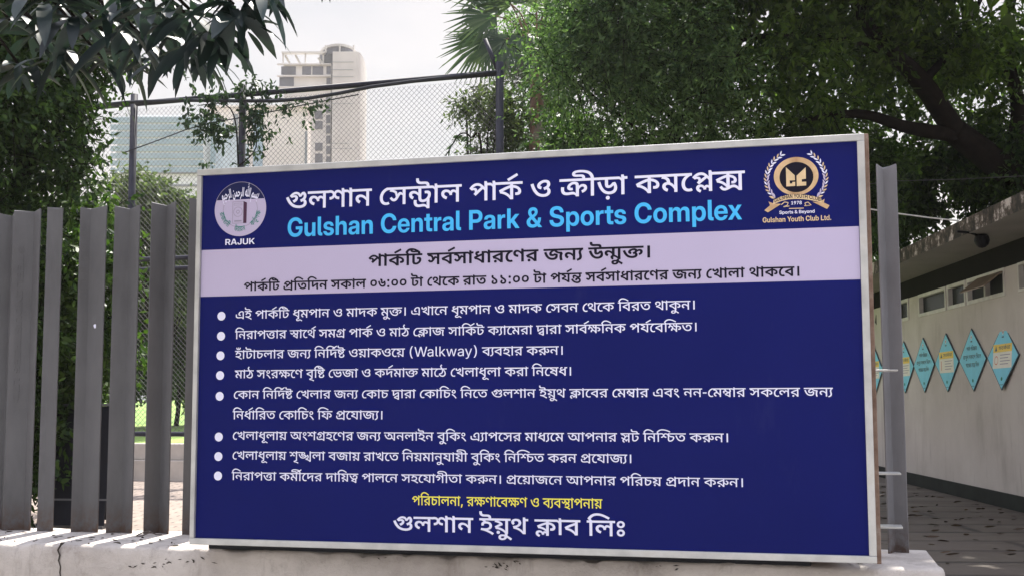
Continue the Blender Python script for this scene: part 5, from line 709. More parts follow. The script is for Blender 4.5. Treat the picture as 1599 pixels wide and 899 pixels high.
3,-4,8,-12,26,-12,44,-4,33,0,30,0,26,-16,1,-11,0,-13,-34,-16,-29,0,-28,0,-52,8,-40,17,-3,15,29,-16,0,-27,-40,-43,-72,-29,-100,-15,-61,0,-54,0,-92,11,-68,
25,-40,40],[283,163,-26,0,-34,17,1,12,0,13,34,17,27,0,24,0,34,-17,1,-13,0,-12,-34,-17]],[[1,-2,9,56,20,0,20,8,22,20,19,17,20,19,44,26,44,16,44,7,21,0,30,
0,52,-13,48,-30,23,-26,16,-18,30,-19,32,-7,19,0,30,0,26,-16,1,-11,0,-13,-34,-16,-29,0,-40,0,-64,13,-17,13,23,8,-6,-8,-28,-18,-44,-13,-29,0,-20,0,-54,7,
-58,18,-23,16,-14,-14,-38,-16,-48,-6],[185,81,8,-6,22,-12,26,-9,32,-6,17,0,16,0,20,13,-9,12,-4,5,-14,14,-16,12,-20,8,-9,0,-10,0,-24,-7,-22,-13]],[[445,
-2,-40,0,-64,7,-48,16,-13,12,-50,-5,-92,4,-72,16,-42,31,1,23,0,27,58,40,102,29,65,7,-1,30,113,0,15,-141,2,-17,18,-17,34,-6,29,0,36,0,32,5,8,21,-1,23,-9,
161,113,0,13,-160,2,-22,16,-22,38,-8,33,0,36,0,32,7,8,23,-1,21,-13,190,113,0,17,-194,2,-23,-10,-37,-40,-27,-80,-14,-67,0,-28,0,-50,6,-38,12,-11,11,-22,
-15,-70,-14],[257,88,-3,61,-36,-3,-54,-12,-28,-17,1,-10,0,-7,20,-9,34,-5,44,0],[1023,0,-17,293,113,0,19,-293],[505,280,-30,0,-20,21,1,13,0,4,2,10,3,6,49,
6,-2,-7,-2,-11,1,-5,0,-5,8,-6,7,0,10,0,12,12,1,16,1,12,47,7,1,-25,0,-4,8,-6,9,0,12,0,8,7,1,5,0,7,-6,14,-5,7,45,5,8,-7,10,-20,1,-8,0,-13,-30,-21,-33,0,-22,
0,-30,13,1,9,19,-4,0,-13,-38,-19],[521,370,-3,72,73,0,7,-72]],[[1,-2,9,56,26,0,34,4,22,16,16,32,11,27,105,-10,-2,-9,-10,-26,1,-10,0,-7,12,-11,28,-6,29,
0,20,0,30,4,22,16,16,33,9,29,107,-9,-4,-9,-6,-21,-4,-17,1,-6,0,-5,12,-9,32,-6,31,0,36,0,34,16,1,16,0,9,-2,21,-4,27,-3,17,103,4,6,-34,14,-44,26,-23,42,-9,
35,0,30,0,28,-16,1,-11,0,-13,-34,-16,-31,0,-22,0,-46,4,-42,10,-34,21,-9,17,15,-2,-10,-20,-40,-22,-56,-8,-37,0,-36,0,-56,10,-34,22,1,18,29,0,-16,-22,-42,
-22,-60,-6,-43,0,-28,0,-52,6,-42,22,-9,24,45,1,-18,-24,-52,-22,-70,-7]],[[1,-2,9,56,36,0,40,5,18,13,1,12,0,12,-12,31,-20,33,-9,14,113,16,8,-14,20,-36,14,
-38,1,-18,0,-22,-22,-30,-40,-19,-54,-11,-64,-4],[99,-94,-22,0,-34,16,1,12,0,11,34,17,23,0,24,0,32,-17,1,-11,0,-12,-32,-16]],[[45,0,1,291,121,0,1,-117,249,
0,1,117,121,0,1,-291,-119,0,1,123,-247,0,1,-123]],[[45,0,1,291,127,0,187,-149,10,-7,26,-23,30,-26,15,-12,-13,-16,-2,14,-2,34,-2,32,1,9,1,144,121,0,1,-291,
-125,0,-169,135,-10,8,-32,27,-40,35,-21,19,23,7,2,-21,4,-38,0,-29,1,-8,1,-135]],[[301,-5,-80,0,-124,37,-72,67,1,46,0,47,72,67,124,37,81,0,78,0,124,-37,
72,-67,1,-47,0,-46,-72,-67,-124,-37],[301,48,44,0,70,23,38,43,1,31,0,31,-38,44,-70,23,-43,0,-46,0,-70,-23,-38,-44,1,-31,0,-31,38,-43,70,-23]],[[19,240,
1,51,473,0,1,-51,-175,0,1,-240,-119,0,1,240]],[[499,249,1,-36,-79,0,1,-213,-83,0,-26,23,-84,37,-106,24,-61,5,-33,43,74,22,170,38,87,12,-15,-15,1,24,-343,
0,1,36],[335,175,19,-10,-58,-9,-114,-24,-53,-16,38,-4,84,-19,76,-30,25,-20,-9,-2,-2,9,-2,18,1,11],[143,-4,-22,0,-32,15,1,12,0,11,32,16,23,0,22,0,32,-15,
1,-12,0,-12,-32,-15]],[[337,19,-52,0,-94,16,-80,37,-66,61,-25,46,81,11,28,-49,66,-59,88,-25,55,0,58,0,56,23,1,21,0,13,-12,18,-7,6,63,-2,-24,-11,-50,-18,
-56,-10,-35,0,-34,0,-50,12,-30,23,1,17,0,17,42,34,55,13,-14,0,-34,0,-17,0,-247,0,1,36,781,0,1,-36,-241,0,-22,0,-42,1,-17,0,-56,-12,-68,-21,-30,-20,1,-9,
0,-10,22,-9,15,0,26,0,40,12,27,10,93,-15,6,-8,10,-22,1,-12,0,-20,-38,-36,-86,-23],[681,80,0,-18,12,-36,15,-21,-79,-9,-16,23,-14,42,1,24,0,18,12,31,9,12,
-60,3,-86,16,-58,27,-19,18,87,6,12,-9,38,-16,60,-9,45,0,10,0,18,1,13,0,41,-34,-16,-15,-16,-33]],[[499,249,1,-36,-79,0,1,-213,-83,0,-26,23,-84,37,-106,24,
-61,5,-33,43,74,22,170,38,87,12,-17,-15,1,60],[335,175,19,-10,-58,-9,-114,-24,-53,-16,38,-4,84,-19,76,-30,25,-20,-9,-2,-2,9,-2,19,1,13],[193,252,10,0,24,
-2,11,0,-3,-35,-4,1,-12,0,-9,0,-22,0,-24,-9,1,-7,0,-10,38,-14,43,-7,-55,-24,-32,8,-48,18,-24,22,1,13,0,12,22,20,48,14]],[[407,249,0,14,-26,13,-31,0,-113,
0,-56,0,-66,9,-19,10,-20,8,-16,24,1,16,0,5,0,10,5,7,79,-3,-2,-4,0,-6,1,-3,0,-9,8,-13,9,-5,10,-5,34,-5,37,0,109,0,44,0,52,-7,19,-9,14,-6,16,-24,3,-17],[589,
249,1,-36,-283,0,1,-62,0,-9,10,-10,15,0,14,0,28,9,32,17,19,13,71,6,26,-19,28,-40,1,-21,0,-25,-46,-40,-92,-23,-65,0,-52,0,-96,17,-80,38,-68,66,-25,49,81,
11,28,-52,68,-63,86,-28,55,0,60,0,68,29,1,24,0,17,-22,23,-15,8,61,6,-26,-20,-56,-26,-54,-12,-27,0,-24,0,-34,6,-13,6,-12,7,-16,22,1,21,1,55,-227,0,1,36]],
[[509,249,1,-36,-79,0,1,-133,-83,0,1,38,9,-22,-28,18,-64,27,-64,16,-31,0,-22,0,-26,-10,1,-9,0,-8,22,-12,29,-5,-37,-34,-48,10,-50,32,1,19,0,18,34,24,56,
12,35,0,42,0,68,-13,64,-23,29,-16,-7,-2,-2,8,-2,19,1,9,1,37,-351,0,1,36],[183,79,44,0,72,-17,66,-30,31,-21,-33,-28,-22,16,-54,27,-58,18,-29,0,-20,0,-18,
-8,1,-7,0,-6,18,-9,21,-4,-35,-32,-24,5,-40,16,-24,21,1,13,0,14,30,21,50,11],[429,83,1,-100,-83,0,1,29,5,21,-2,10,-2,19,1,10,1,10]],[[335,17,-70,0,-120,
31,-92,70,-33,61,81,11,26,-46,64,-61,84,-28,57,0,34,0,48,7,30,15,16,20,1,12,0,15,-24,23,-40,13,-23,0,-24,0,-28,-12,1,-10,0,-4,4,-9,5,-5,-81,-7,-6,9,-6,
15,1,7,0,17,36,23,60,11,37,0,54,0,80,-23,44,-40,1,-26,0,-24,-44,-41,-90,-24],[585,249,1,-36,-591,0,1,36]],[[-291,-30,32,8,70,15,72,15,35,6,27,-31,-26,-4,
-58,-10,-54,-11,-19,-4,-3,7,54,-1,92,-13,76,-17,31,-10,-35,-28,-42,12,-82,17,-84,10,-47,3]],[[765,249,1,-36,-251,0,1,-213,-83,0,1,38,5,12,0,6,-4,20,1,12,
1,68,3,8,1,49,-437,0,1,36],[727,103,0,-13,-22,-24,-50,-16,-41,0,-10,0,-24,2,-11,1,5,36,4,0,14,-1,7,0,30,0,18,11,1,7,0,6,-10,10,-7,3,-18,7,-60,5,-43,0,-45,
0,-50,0,-78,13,-46,31,1,25,0,4,2,11,3,5,79,-5,-2,-3,-2,-7,1,-3,0,-21,48,-14,45,0,45,0,82,0,86,-14,27,-12,20,-9,16,-22],[285,104,34,0,58,-14,52,-25,21,-15,
-3,-27,-11,-14,-24,19,-48,26,-46,14,-23,0,-12,0,-16,-4,-10,-8,1,-5,0,-5,6,-10,5,-4,-81,-7,-6,7,-8,15,1,7,0,13,18,19,32,12,42,6],[151,182,50,0,70,-21,38,
-35,1,-24,0,-7,-4,-14,1,-4,-81,2,2,4,2,11,1,6,0,10,-14,22,-28,14,-27,0,-18,0,-20,-9,1,-9,0,-3,4,-8,3,-4,-79,-7,-6,7,-6,14,1,6,0,13,18,18,32,12,42,6],[89,
156,2,4,2,9,1,4,0,19,-38,29,-39,6,103,9,30,-11,28,-31,1,-20,0,-5,-2,-12,-3,-5]],[[237,249,1,-36,-79,0,1,-213,-83,0,1,213,-79,0,1,36,77,0,-14,7,-28,18,-9,
8,34,28,70,38,84,19,57,0,42,0,74,-9,74,-17,86,-27,53,-18,-43,-28,-60,21,-92,28,-76,13,-43,0,-42,0,-60,-14,-44,-25,-17,-15,8,-6,20,-14,13,-7]],[[289,244,
88,0,92,-36,1,-31,0,-24,-58,-32,-92,-15,-53,0,-46,0,-78,13,-44,29,1,22,0,19,34,27,56,19,68,9],[293,216,-32,0,-52,-10,-30,-20,1,-14,0,-16,50,-21,45,0,30,
0,50,11,32,20,1,14,0,18,-46,18],[189,219,66,-14,116,-41,45,-23,-37,-22,-48,25,-120,42,-67,14],[593,249,1,-36,-207,0,-97,11,-85,-10,-26,0,-50,-1,-31,0,-99,
0,1,36],[369,142,1,-10,-1,3,54,-3,88,-19,52,-31,1,-23,0,-13,-24,-21,-46,-12,-35,0,-14,0,-22,1,-9,1,5,34,4,-1,12,0,7,0,26,0,18,10,1,6,0,14,-58,20,-53,5,
3,9,1,-129,-83,0,-28,18,-68,24,-82,15,-49,3,-33,41,36,9,62,14,54,9,25,4,89,6,1,7],[285,115,21,-11,-24,-3,-52,-9,-52,-10,-48,-10,-21,-6,-5,6,60,-5,96,-25,
33,-17,-2,8,-2,16,1,6]],[[587,249,1,-36,-81,0,1,-213,-81,0,-26,16,-58,29,-70,23,-84,15,-51,5,-21,41,43,-11,76,-6,102,-22,68,-28,27,-14,-2,10,0,18,1,11,
1,188,65,0,19,-26],[371,186,0,-22,-46,-34,-86,-22,-59,-3,-51,6,-15,18,62,4,78,15,38,21,1,14,0,12,-26,19,-21,9,73,27,24,-12,34,-33],[149,170,-50,0,-60,26,
1,22,0,10,10,17,7,6,79,-9,-4,-4,-6,-10,1,-4,0,-9,20,-9,17,0,16,0,30,6,32,16,17,15,61,7,5,-18,-20,-19,-46,-27,-62,-16]],[[387,0,1,166,19,-22,-22,16,-46,
26,-44,19,-50,10,-25,0,-40,0,-50,-19,-19,-13,-9,-1,14,5,42,7,31,0,38,0,46,-14,24,-22,1,-13,0,-24,-66,-38,-69,-19,-49,36,44,9,60,22,1,13,0,8,-22,10,-21,
0,-20,0,-34,-5,-21,-5,-71,30,26,20,58,32,68,18,43,0,38,0,68,-14,64,-27,35,-20,-23,5,0,5,-4,21,1,12,1,41,67,0,17,-26,83,0,1,-36,-79,0,1,-213]],[[519,121,
0,-23,-36,-32,-56,-20,-72,-12,-35,-2,-17,16,44,-3,86,-9,90,-14,47,-10,-27,-33,-70,15,-138,20,-140,12,-71,2,9,37,22,-2,56,-3,35,0,70,0,88,16,38,27,1,16,
0,20,-52,21,-49,0,-4,0,-12,0,-5,-1,-7,31,8,1,26,1,13,0,50,0,66,-15,38,-22,16,-24],[189,82,-34,0,-50,8,-13,8,-10,7,-14,20,1,19,1,73,81,0,1,-15,-1,-22,2,
-5,0,-10,1,-5,1,-18,0,-9,6,-9,5,-2,12,-6,25,0,30,0,46,10,26,15,1,7,0,6,-18,4,-15,0,-13,0,-38,0,-62,16,-21,12,13,30,14,-8,30,-11,44,-7,31,0,55,0,10,0,6,
-4,11,-3,18,-4,22,-15,1,-12,0,-20,-48,-32,-86,-18],[-7,213,1,36,585,0,1,-36]],[[525,249,1,-36,-79,0,1,-213,-83,0,-32,21,-84,31,-108,20,-71,5,-31,41,24,
7,52,15,54,14,27,6,-32,11,-78,16,-49,5,29,30,17,-9,-79,0,1,36],[361,213,-241,0,-1,3,30,-4,58,-15,50,-18,19,-9,9,-29,-26,-5,-56,-13,-52,-13,-21,-7,-3,4,
52,-3,96,-19,80,-29,31,-19,-13,-2,-2,9,-2,20,1,11]],[[317,63,-68,0,-112,25,-88,54,-29,45,79,11,24,-33,56,-43,82,-22,59,0,58,0,50,20,1,17,0,14,-38,19,-33,
0,-16,0,-22,-5,-12,-9,1,-5,0,-3,2,-7,5,-3,-79,-6,-4,6,-4,15,1,5,0,15,34,21,58,10,35,0,54,0,72,-20,34,-31,1,-19,0,-20,-40,-32,-86,-19],[553,249,1,-36,-559,
0,1,36],[209,53,44,0,72,-17,66,-30,31,-19,-39,-24,-22,14,-52,25,-54,16,-27,0,-20,0,-20,-9,1,-6,0,-7,18,-8,23,-4,-35,-32,-24,5,-40,15,-24,22,1,12,0,15,28,
20,50,12],[461,-38,-83,0,1,30,3,12,0,8,-2,14,1,8,1,11,0,7,2,19,3,8,81,23]],[[45,0,1,291,417,0,1,-51,-295,0,1,-68,275,0,1,-50,-273,0,1,-70,297,0,1,-52]],
[[25,0,1,49,73,0,1,193,-71,0,1,49,265,0,1,-49,-71,0,1,-193,73,0,1,-49]],[[249,0,-149,0,1,51,145,0,60,0,76,21,38,43,1,31,0,30,-38,42,-76,22,-57,0,-147,0,
1,51,157,0,86,0,128,-35,70,-66,1,-44,0,-45,-68,-65,-130,-36],[165,291,1,-291,-119,0,1,291]]]
LINES = [
["heading","white",[0,0,0,1,855,0,2,1609,0,3,2304,0,4,2589,0,5,3207,0,6,3467,0,7,3839,0,8,4534,0,3,5397,0,1,5682,0,5,6435,0,9,6695,0,3,7435,0,10,7720,
0,11,8307,0,5,8552,0,12,8812,0,5,9570,0,13,9830,0,14,10782,0,15,11067,0,3,11793,0,5,12078,0,10,12338,0,16,13170,0,17,13803,0,18,14175,0,19,14915,0],0.13306,
0.12698,-1.0721,0.6683],
["heading","cyan",[20,0,0,21,736,0,22,1321,0,23,1594,0,24,2114,0,25,2699,0,26,3252,0,27,3837,0,28,4106,0,29,4832,0,26,5394,0,30,
5979,0,31,6348,0,25,6721,0,22,7274,0,27,7546,0,32,7815,0,25,8446,0,31,8999,0,33,9388,0,27,9938,0,34,10206,0,27,10853,0,35,11122,0,36,11774,0,37,12372,0,
31,12952,0,30,13341,0,23,13700,0,27,14220,0,28,14488,0,37,15215,0,38,15795,0,36,16679,0,22,17276,0,29,17534,0,39,18073,0],0.11213,0.12186,-1.0623,0.5387],

["heading","black",[40,0,0,41,761,0,42,1062,0,43,1649,0,44,1916,0,45,2808,0,46,3068,0,47,3774,0,43,4400,0,46,4400,0,41,5106,0,48,5408,0,41,6034,0,49,6335,
0,50,6962,0,51,7357,0,49,7998,0,45,8625,0,52,8885,0,53,9875,0,54,10507,0,45,10790,0,55,11050,0,56,11789,0,57,12596,0,58,12661,0,59,13656,0],0.0924,0.08391,
-0.6595,0.3884],
["text_line","black",[40,0,0,41,761,0,42,1062,0,43,1649,0,44,1916,0,45,2808,0,60,3068,0,61,3879,0,62,4180,0,61,4911,0,63,5212,0,53,5848,
0,45,6480,0,46,6740,0,42,7446,0,41,8299,0,64,8600,0,45,9373,0,65,9633,0,66,10251,0,67,10870,0,65,11192,0,65,11811,0,45,12430,0,68,12690,0,41,13281,0,45,
13582,0,69,13842,0,70,14237,0,50,14949,0,42,15344,0,45,16198,0,49,16458,0,41,17084,0,62,17385,0,45,18115,0,71,18375,0,71,18994,0,67,19613,0,65,19935,0,
65,20554,0,45,21172,0,68,21432,0,41,22023,0,45,22325,0,40,22585,0,72,23346,0,43,24008,0,73,24008,0,45,24753,0,46,25013,0,47,25719,0,43,26345,0,46,26345,
0,41,27052,0,48,27353,0,41,27979,0,49,28280,0,50,28907,0,51,29302,0,49,29943,0,45,30570,0,52,30830,0,53,31821,0,54,32452,0,45,32735,0,69,32995,0,74,33390,
0,41,34135,0,64,34436,0,41,35209,0,45,35510,0,70,35770,0,41,36482,0,42,36784,0,50,37637,0,47,38032,0,59,38658,0],0.06497,0.06584,-1.2776,0.2919],
["text_line",
"white",[75,0,0,76,767,0,77,1308,0,78,1568,0,79,2295,0,80,2570,0,81,3157,0,82,3389,0,77,4237,0,83,4497,0,84,5093,0,85,5101,0,78,5728,0,79,6456,0,86,6731,
0,77,7342,0,87,7602,0,77,8350,0,85,8610,0,79,9237,0,88,9512,0,80,10124,0,77,10942,0,85,11202,0,89,11824,0,90,11830,0,91,12777,0,77,13160,0,75,13420,0,92,
14169,0,79,14878,0,93,15153,0,86,15511,0,77,16122,0,83,16382,0,84,16978,0,85,16986,0,78,17614,0,79,18341,0,86,18616,0,77,19227,0,87,19487,0,77,20235,0,
85,20495,0,79,21123,0,88,21398,0,80,22009,0,77,22828,0,94,23088,0,95,23446,0,96,24135,0,86,24738,0,77,25349,0,94,25609,0,97,25968,0,93,26630,0,80,26989,
0,77,27807,0,98,28067,0,96,28342,0,99,28946,0,100,29550,0,77,30263,0,97,30523,0,79,31185,0,80,31460,0,89,32047,0,86,32279,0,91,32890,0],0.06437,0.05924,
-1.3176,0.1633],
["text_line","white",[98,0,0,86,275,0,99,886,0,79,1490,0,78,1765,0,101,2492,0,79,3229,0,99,3504,0,77,4108,0,102,4368,0,79,5094,0,93,5369,
0,97,5727,0,81,6311,0,77,6389,0,95,6649,0,85,7338,0,103,7965,0,77,8700,0,78,8960,0,79,9688,0,80,9963,0,81,10550,0,77,10781,0,87,11041,0,77,11789,0,85,12049,
0,79,12677,0,104,12952,0,77,13553,0,94,13813,0,105,14171,0,79,14980,0,106,15255,0,77,16191,0,95,16451,0,79,17139,0,98,17414,0,80,17689,0,81,18276,0,107,
18508,0,77,19081,0,80,19341,0,108,20160,0,79,20422,0,93,20697,0,85,21055,0,99,21683,0,79,22286,0,77,22561,0,109,22821,0,79,23446,0,99,23721,0,79,24325,
0,77,24600,0,95,24860,0,79,25548,0,96,25823,0,81,26427,0,110,26427,0,98,27357,0,86,27632,0,80,28244,0,77,29062,0,78,29322,0,111,30050,0,81,30685,0,93,30685,
0,96,31044,0,112,31647,0,110,31922,0,100,32853,0,91,33566,0],0.06324,0.05904,-1.3166,0.0699],
["text_line","white",[113,0,0,114,405,0,79,540,0,107,815,
0,79,1388,0,115,1663,0,116,2236,0,79,2978,0,99,3253,0,77,3857,0,106,4117,0,86,5053,0,108,5664,0,77,5926,0,98,6186,0,86,6461,0,98,7072,0,88,7347,0,81,7826,
0,117,7958,0,77,8535,0,87,8795,0,118,9543,0,79,10178,0,80,10453,0,87,11272,0,93,12020,0,118,12378,0,77,13013,0,119,13273,0,120,13701,0,121,14636,0,122,
15197,0,123,15473,0,124,16021,0,121,16840,0,125,17387,0,126,17949,0,77,18376,0,96,18636,0,108,19240,0,96,19502,0,113,20106,0,79,20646,0,99,20921,0,77,21525,
0,80,21785,0,127,22604,0,86,23418,0,91,24029,0],0.06411,0.05969,-1.3147,-0.0218],
["text_line","white",[85,0,0,79,627,0,104,902,0,77,1504,0,95,1764,0,128,
2452,0,99,2890,0,110,3493,0,93,4424,0,129,4783,0,77,5408,0,96,5668,0,130,6264,0,131,6272,0,77,7124,0,94,7384,0,132,7742,0,106,8470,0,79,9406,0,77,9681,
0,87,9941,0,77,10689,0,80,10949,0,88,11767,0,81,12246,0,85,12379,0,79,13006,0,90,13281,0,77,14228,0,85,14488,0,79,15116,0,93,15391,0,104,15749,0,77,16350,
0,94,16610,0,92,16969,0,116,17677,0,79,18419,0,83,18694,0,84,19290,0,116,19298,0,79,20039,0,77,20314,0,80,20574,0,99,21393,0,79,21997,0,77,22272,0,98,22532,
0,86,22807,0,93,23418,0,133,23776,0,83,24419,0,91,25022,0],0.063,0.05945,-1.3138,-0.1127],
["text_line","white",[94,0,0,80,359,0,79,1177,0,86,1452,0,77,
2063,0,98,2323,0,86,2598,0,98,3209,0,88,3484,0,81,3963,0,117,4096,0,77,4672,0,94,4932,0,92,5291,0,116,5999,0,79,6741,0,99,7016,0,77,7620,0,106,7880,0,86,
8816,0,108,9427,0,77,9689,0,94,9949,0,80,10307,0,79,11126,0,115,11401,0,77,11974,0,109,12234,0,79,12859,0,99,13134,0,79,13738,0,77,14013,0,94,14273,0,80,
14631,0,79,15450,0,98,15725,0,115,16000,0,128,16573,0,77,17011,0,98,17271,0,86,17546,0,93,18157,0,100,18516,0,77,19229,0,134,19489,0,116,20328,0,135,21070,
0,79,21756,0,86,22031,0,77,22642,0,76,22902,0,118,23442,0,89,24068,0,97,24077,0,77,24740,0,105,25000,0,79,25808,0,93,26083,0,96,26442,0,99,27045,0,77,27649,
0,94,27909,0,85,28268,0,136,28895,0,79,29519,0,99,29794,0,77,30398,0,75,30658,0,96,31425,0,128,32029,0,77,32467,0,86,32727,0,86,33338,0,137,33949,0,94,
34295,0,85,34654,0,136,35281,0,79,35905,0,99,36180,0,77,36784,0,95,37044,0,80,37732,0,93,38551,0,116,38909,0,99,39651,0,77,40255,0,106,40515,0,86,41451,
0,108,42062,0],0.0637,0.05766,-1.3201,-0.207],
["text_line","white",[98,0,0,86,275,0,83,886,0,81,1490,0,79,1490,0,98,1765,0,99,2040,0,100,2644,0,77,3356,
0,94,3616,0,80,3975,0,79,4794,0,98,5069,0,115,5344,0,128,5917,0,77,6355,0,112,6615,0,138,6890,0,77,7739,0,139,7999,0,93,8768,0,111,9127,0,79,9762,0,106,
10037,0,108,10973,0,91,11235,0],0.06391,0.06027,-1.321,-0.3019],
["text_line","white",[94,0,0,92,359,0,116,1067,0,79,1809,0,83,2084,0,84,2680,0,116,2687,
0,79,3429,0,118,3704,0,77,4339,0,140,4599,0,128,5508,0,135,5934,0,103,6620,0,113,7355,0,93,7895,0,129,8253,0,99,8879,0,77,9483,0,106,9743,0,86,10679,0,
108,11290,0,77,11552,0,140,11812,0,86,12721,0,116,13332,0,79,14073,0,76,14348,0,86,14889,0,77,15500,0,96,15760,0,89,16356,0,98,16363,0,80,16638,0,128,17457,
0,77,17895,0,75,18155,0,108,18922,0,79,19185,0,78,19459,0,93,20187,0,95,20546,0,99,21234,0,77,21837,0,85,22097,0,79,22725,0,83,23000,0,108,23604,0,93,23866,
0,85,24224,0,77,24852,0,141,25112,0,78,26295,0,86,27022,0,79,27633,0,99,27908,0,77,28512,0,142,28772,0,107,29460,0,77,30033,0,98,30293,0,86,30568,0,143,
31179,0,144,31454,0,100,32440,0,77,33153,0,80,33413,0,127,34232,0,86,35046,0,91,35657,0],0.06311,0.05792,-1.3214,-0.3956],
["text_line","white",[94,0,0,
92,359,0,116,1067,0,79,1809,0,83,2084,0,84,2680,0,116,2687,0,79,3429,0,118,3704,0,77,4339,0,135,4599,0,130,5276,0,145,5285,0,116,6359,0,79,7100,0,77,7375,
0,96,7635,0,106,8239,0,79,9175,0,118,9450,0,77,10085,0,99,10345,0,79,10949,0,92,11224,0,93,11932,0,100,12291,0,77,13004,0,98,13264,0,86,13539,0,118,14150,
0,85,14785,0,79,15412,0,86,15687,0,89,16291,0,111,16299,0,79,16934,0,118,17209,0,146,17844,0,77,18119,0,96,18379,0,89,18975,0,98,18983,0,80,19258,0,128,
20076,0,77,20514,0,98,20774,0,86,21049,0,143,21660,0,144,21935,0,100,22921,0,77,23634,0,80,23894,0,99,24713,0,86,25317,0,77,25928,0,139,26188,0,93,26957,
0,111,27316,0,79,27951,0,106,28226,0,108,29162,0,91,29424,0],0.06259,0.05832,-1.3208,-0.4863],
["text_line","white",[98,0,0,86,275,0,99,886,0,79,1490,0,
78,1765,0,101,2492,0,79,3229,0,77,3504,0,80,3764,0,85,4583,0,147,5210,0,93,5485,0,88,5844,0,99,6455,0,77,7059,0,88,7319,0,79,7931,0,98,8206,0,118,8480,
0,148,9116,0,77,9785,0,78,10045,0,79,10772,0,116,11047,0,93,11789,0,86,12147,0,77,12758,0,95,13018,0,113,13707,0,93,14247,0,111,14605,0,79,15240,0,149,
15515,0,146,16182,0,100,16457,0,79,17170,0,77,17445,0,80,17705,0,127,18523,0,86,19337,0,91,19949,0,77,20332,0,139,20592,0,93,21361,0,118,21720,0,79,22355,
0,106,22630,0,93,23566,0,86,23925,0,77,24536,0,141,24796,0,78,25979,0,86,26706,0,79,27317,0,99,27592,0,77,28196,0,78,28456,0,98,29184,0,99,29459,0,115,
30062,0,118,30636,0,77,31271,0,139,31531,0,88,32300,0,79,32912,0,86,33187,0,77,33798,0,80,34058,0,127,34876,0,86,35691,0,91,36302,0],0.06355,0.05746,-1.3205,
-0.5805],
["text_line","yellow",[78,0,0,98,728,0,99,1003,0,115,1606,0,79,2179,0,116,2454,0,86,3196,0,79,3807,0,150,4082,0,77,4355,0,99,4615,0,110,5219,
0,129,6149,0,79,6775,0,93,7050,0,96,7408,0,110,8012,0,129,8943,0,77,9568,0,87,9828,0,77,10576,0,96,10836,0,108,11440,0,96,11702,0,151,12306,0,79,13032,
0,78,13307,0,86,14035,0,79,14646,0,118,14921,0],0.05501,0.06299,-0.4439,-0.6793],
["heading","white",[0,0,0,1,855,0,2,1609,0,3,2304,0,4,2589,0,5,3207,0,
152,3467,0,153,4019,0,154,4645,0,155,4664,0,5,5345,0,156,5605,0,3,6427,0,157,6712,0,5,7324,0,158,7584,0,1,7869,0,159,8622,0],0.11578,0.10386,-0.5331,-0.7947],

["caption","white",[160,0,0,161,650,0,162,1363,0,163,1926,0,164,2630,0],0.04648,0.03834,-1.3783,0.5113],
["motto","white",[35,0,0,36,652,0,37,1250,0,31,
1831,0,30,2219,0,23,2578,0,27,3098,0,34,3367,0,27,4013,0,165,4282,0,29,4927,0,166,5468,0,37,6003,0,26,6583,0,167,7169,0],0.01873,0.01935,1.1775,0.5547],

["caption","tan",[20,0,0,21,736,0,22,1321,0,23,1594,0,24,2114,0,25,2699,0,26,3252,0,27,3837,0,168,4106,0,37,4719,0,21,5300,0,30,5885,0,24,6254,0,27,6839,
0,28,7108,0,22,7834,0,21,8107,0,169,8692,0,27,9290,0,170,9558,0,30,10093,0,167,10452,0,171,11049,0],0.02489,0.02974,1.1079,0.5213],
["year","white",[172,
0,0,173,645,0,174,1289,0,175,1934,0],0.01772,0.01938,1.226,0.5928],
["arabic","white",[176,0,0,177,661,0,178,1070,0,179,1699,0,180,2149,0,181,2446,0,182,
2719,0,183,2979,0,184,3784,0,178,4408,0,179,5037,0,180,5487,0,181,5784,0,182,6057,0,185,6317,0,182,7787,0,176,8047,0,186,8708,0,187,9727,0],1,1,0,0],
["ribbon",
"run",[20,0,0,163,736,0,170,1440,0,35,1997,0,188,2649,0,161,3367,0,189,4080,0,27,4806,0,168,5074,0,190,5731,0,163,6478,0,191,7182,0,188,7817,0,27,8535,
0,28,8804,0,170,9530,0,163,10087,0,165,10791,0],1,1,0,0],
["arc_left","run",[192,0,0,3,612,0,193,897,0,194,1853,0,3,2465,0,4,2750,0,14,3369,0],1,1,0,0],

["arc_low","run",[195,0,0,196,726,0,153,1352,0,4,1997,0],1,1,0,0],
["arc_right","run",[10,0,0,197,832,0,11,1382,0,198,1431,0,9,1551,0,199,2291,0],1,1,
0,0],
["poster_a","run",[9,0,0,3,740,0,10,1025,0,11,1612,0,5,1856,0,9,2116,0,200,2856,0,192,3141,0,201,3753,0,3,4483,0,192,4767,0],1,1,0,0],
["poster_b",
"run",[192,0,0,3,612,0,202,897,0,154,1593,0,4,1619,0,5,2238,0,7,2498,0,10,3193,0,17,4024,0,1,4396,0,5,5149,0,200,5409,0,16,5694,0,17,6327,0,1,6699,0],1,
1,0,0],
["poster_c","run",[203,0,0,3,678,0,17,962,0,204,1334,0,192,2044,0,5,2656,0,205,2916,0,206,3561,0,5,4240,0,200,4500,0,4,4785,0,4,5404,0],1,1,0,0],

["poster_head","run",[7,0,0,197,695,0,10,1414,0,11,2001,0,197,2246,0,3,2965,0],1,1,0,0],
["mill","run",[35,0,0,191,648,0,207,1283,0,207,1891,0,170,2498,
0,27,3055,0,208,3324,0,189,3715,0,209,4441,0,163,5142,0,35,5846,0,191,6493,0,160,7129,0,208,7779,0,207,8170,0,35,8778,0,27,9431,0,170,9699,0,191,10160,
0,209,10795,0],1,1,0,0]]
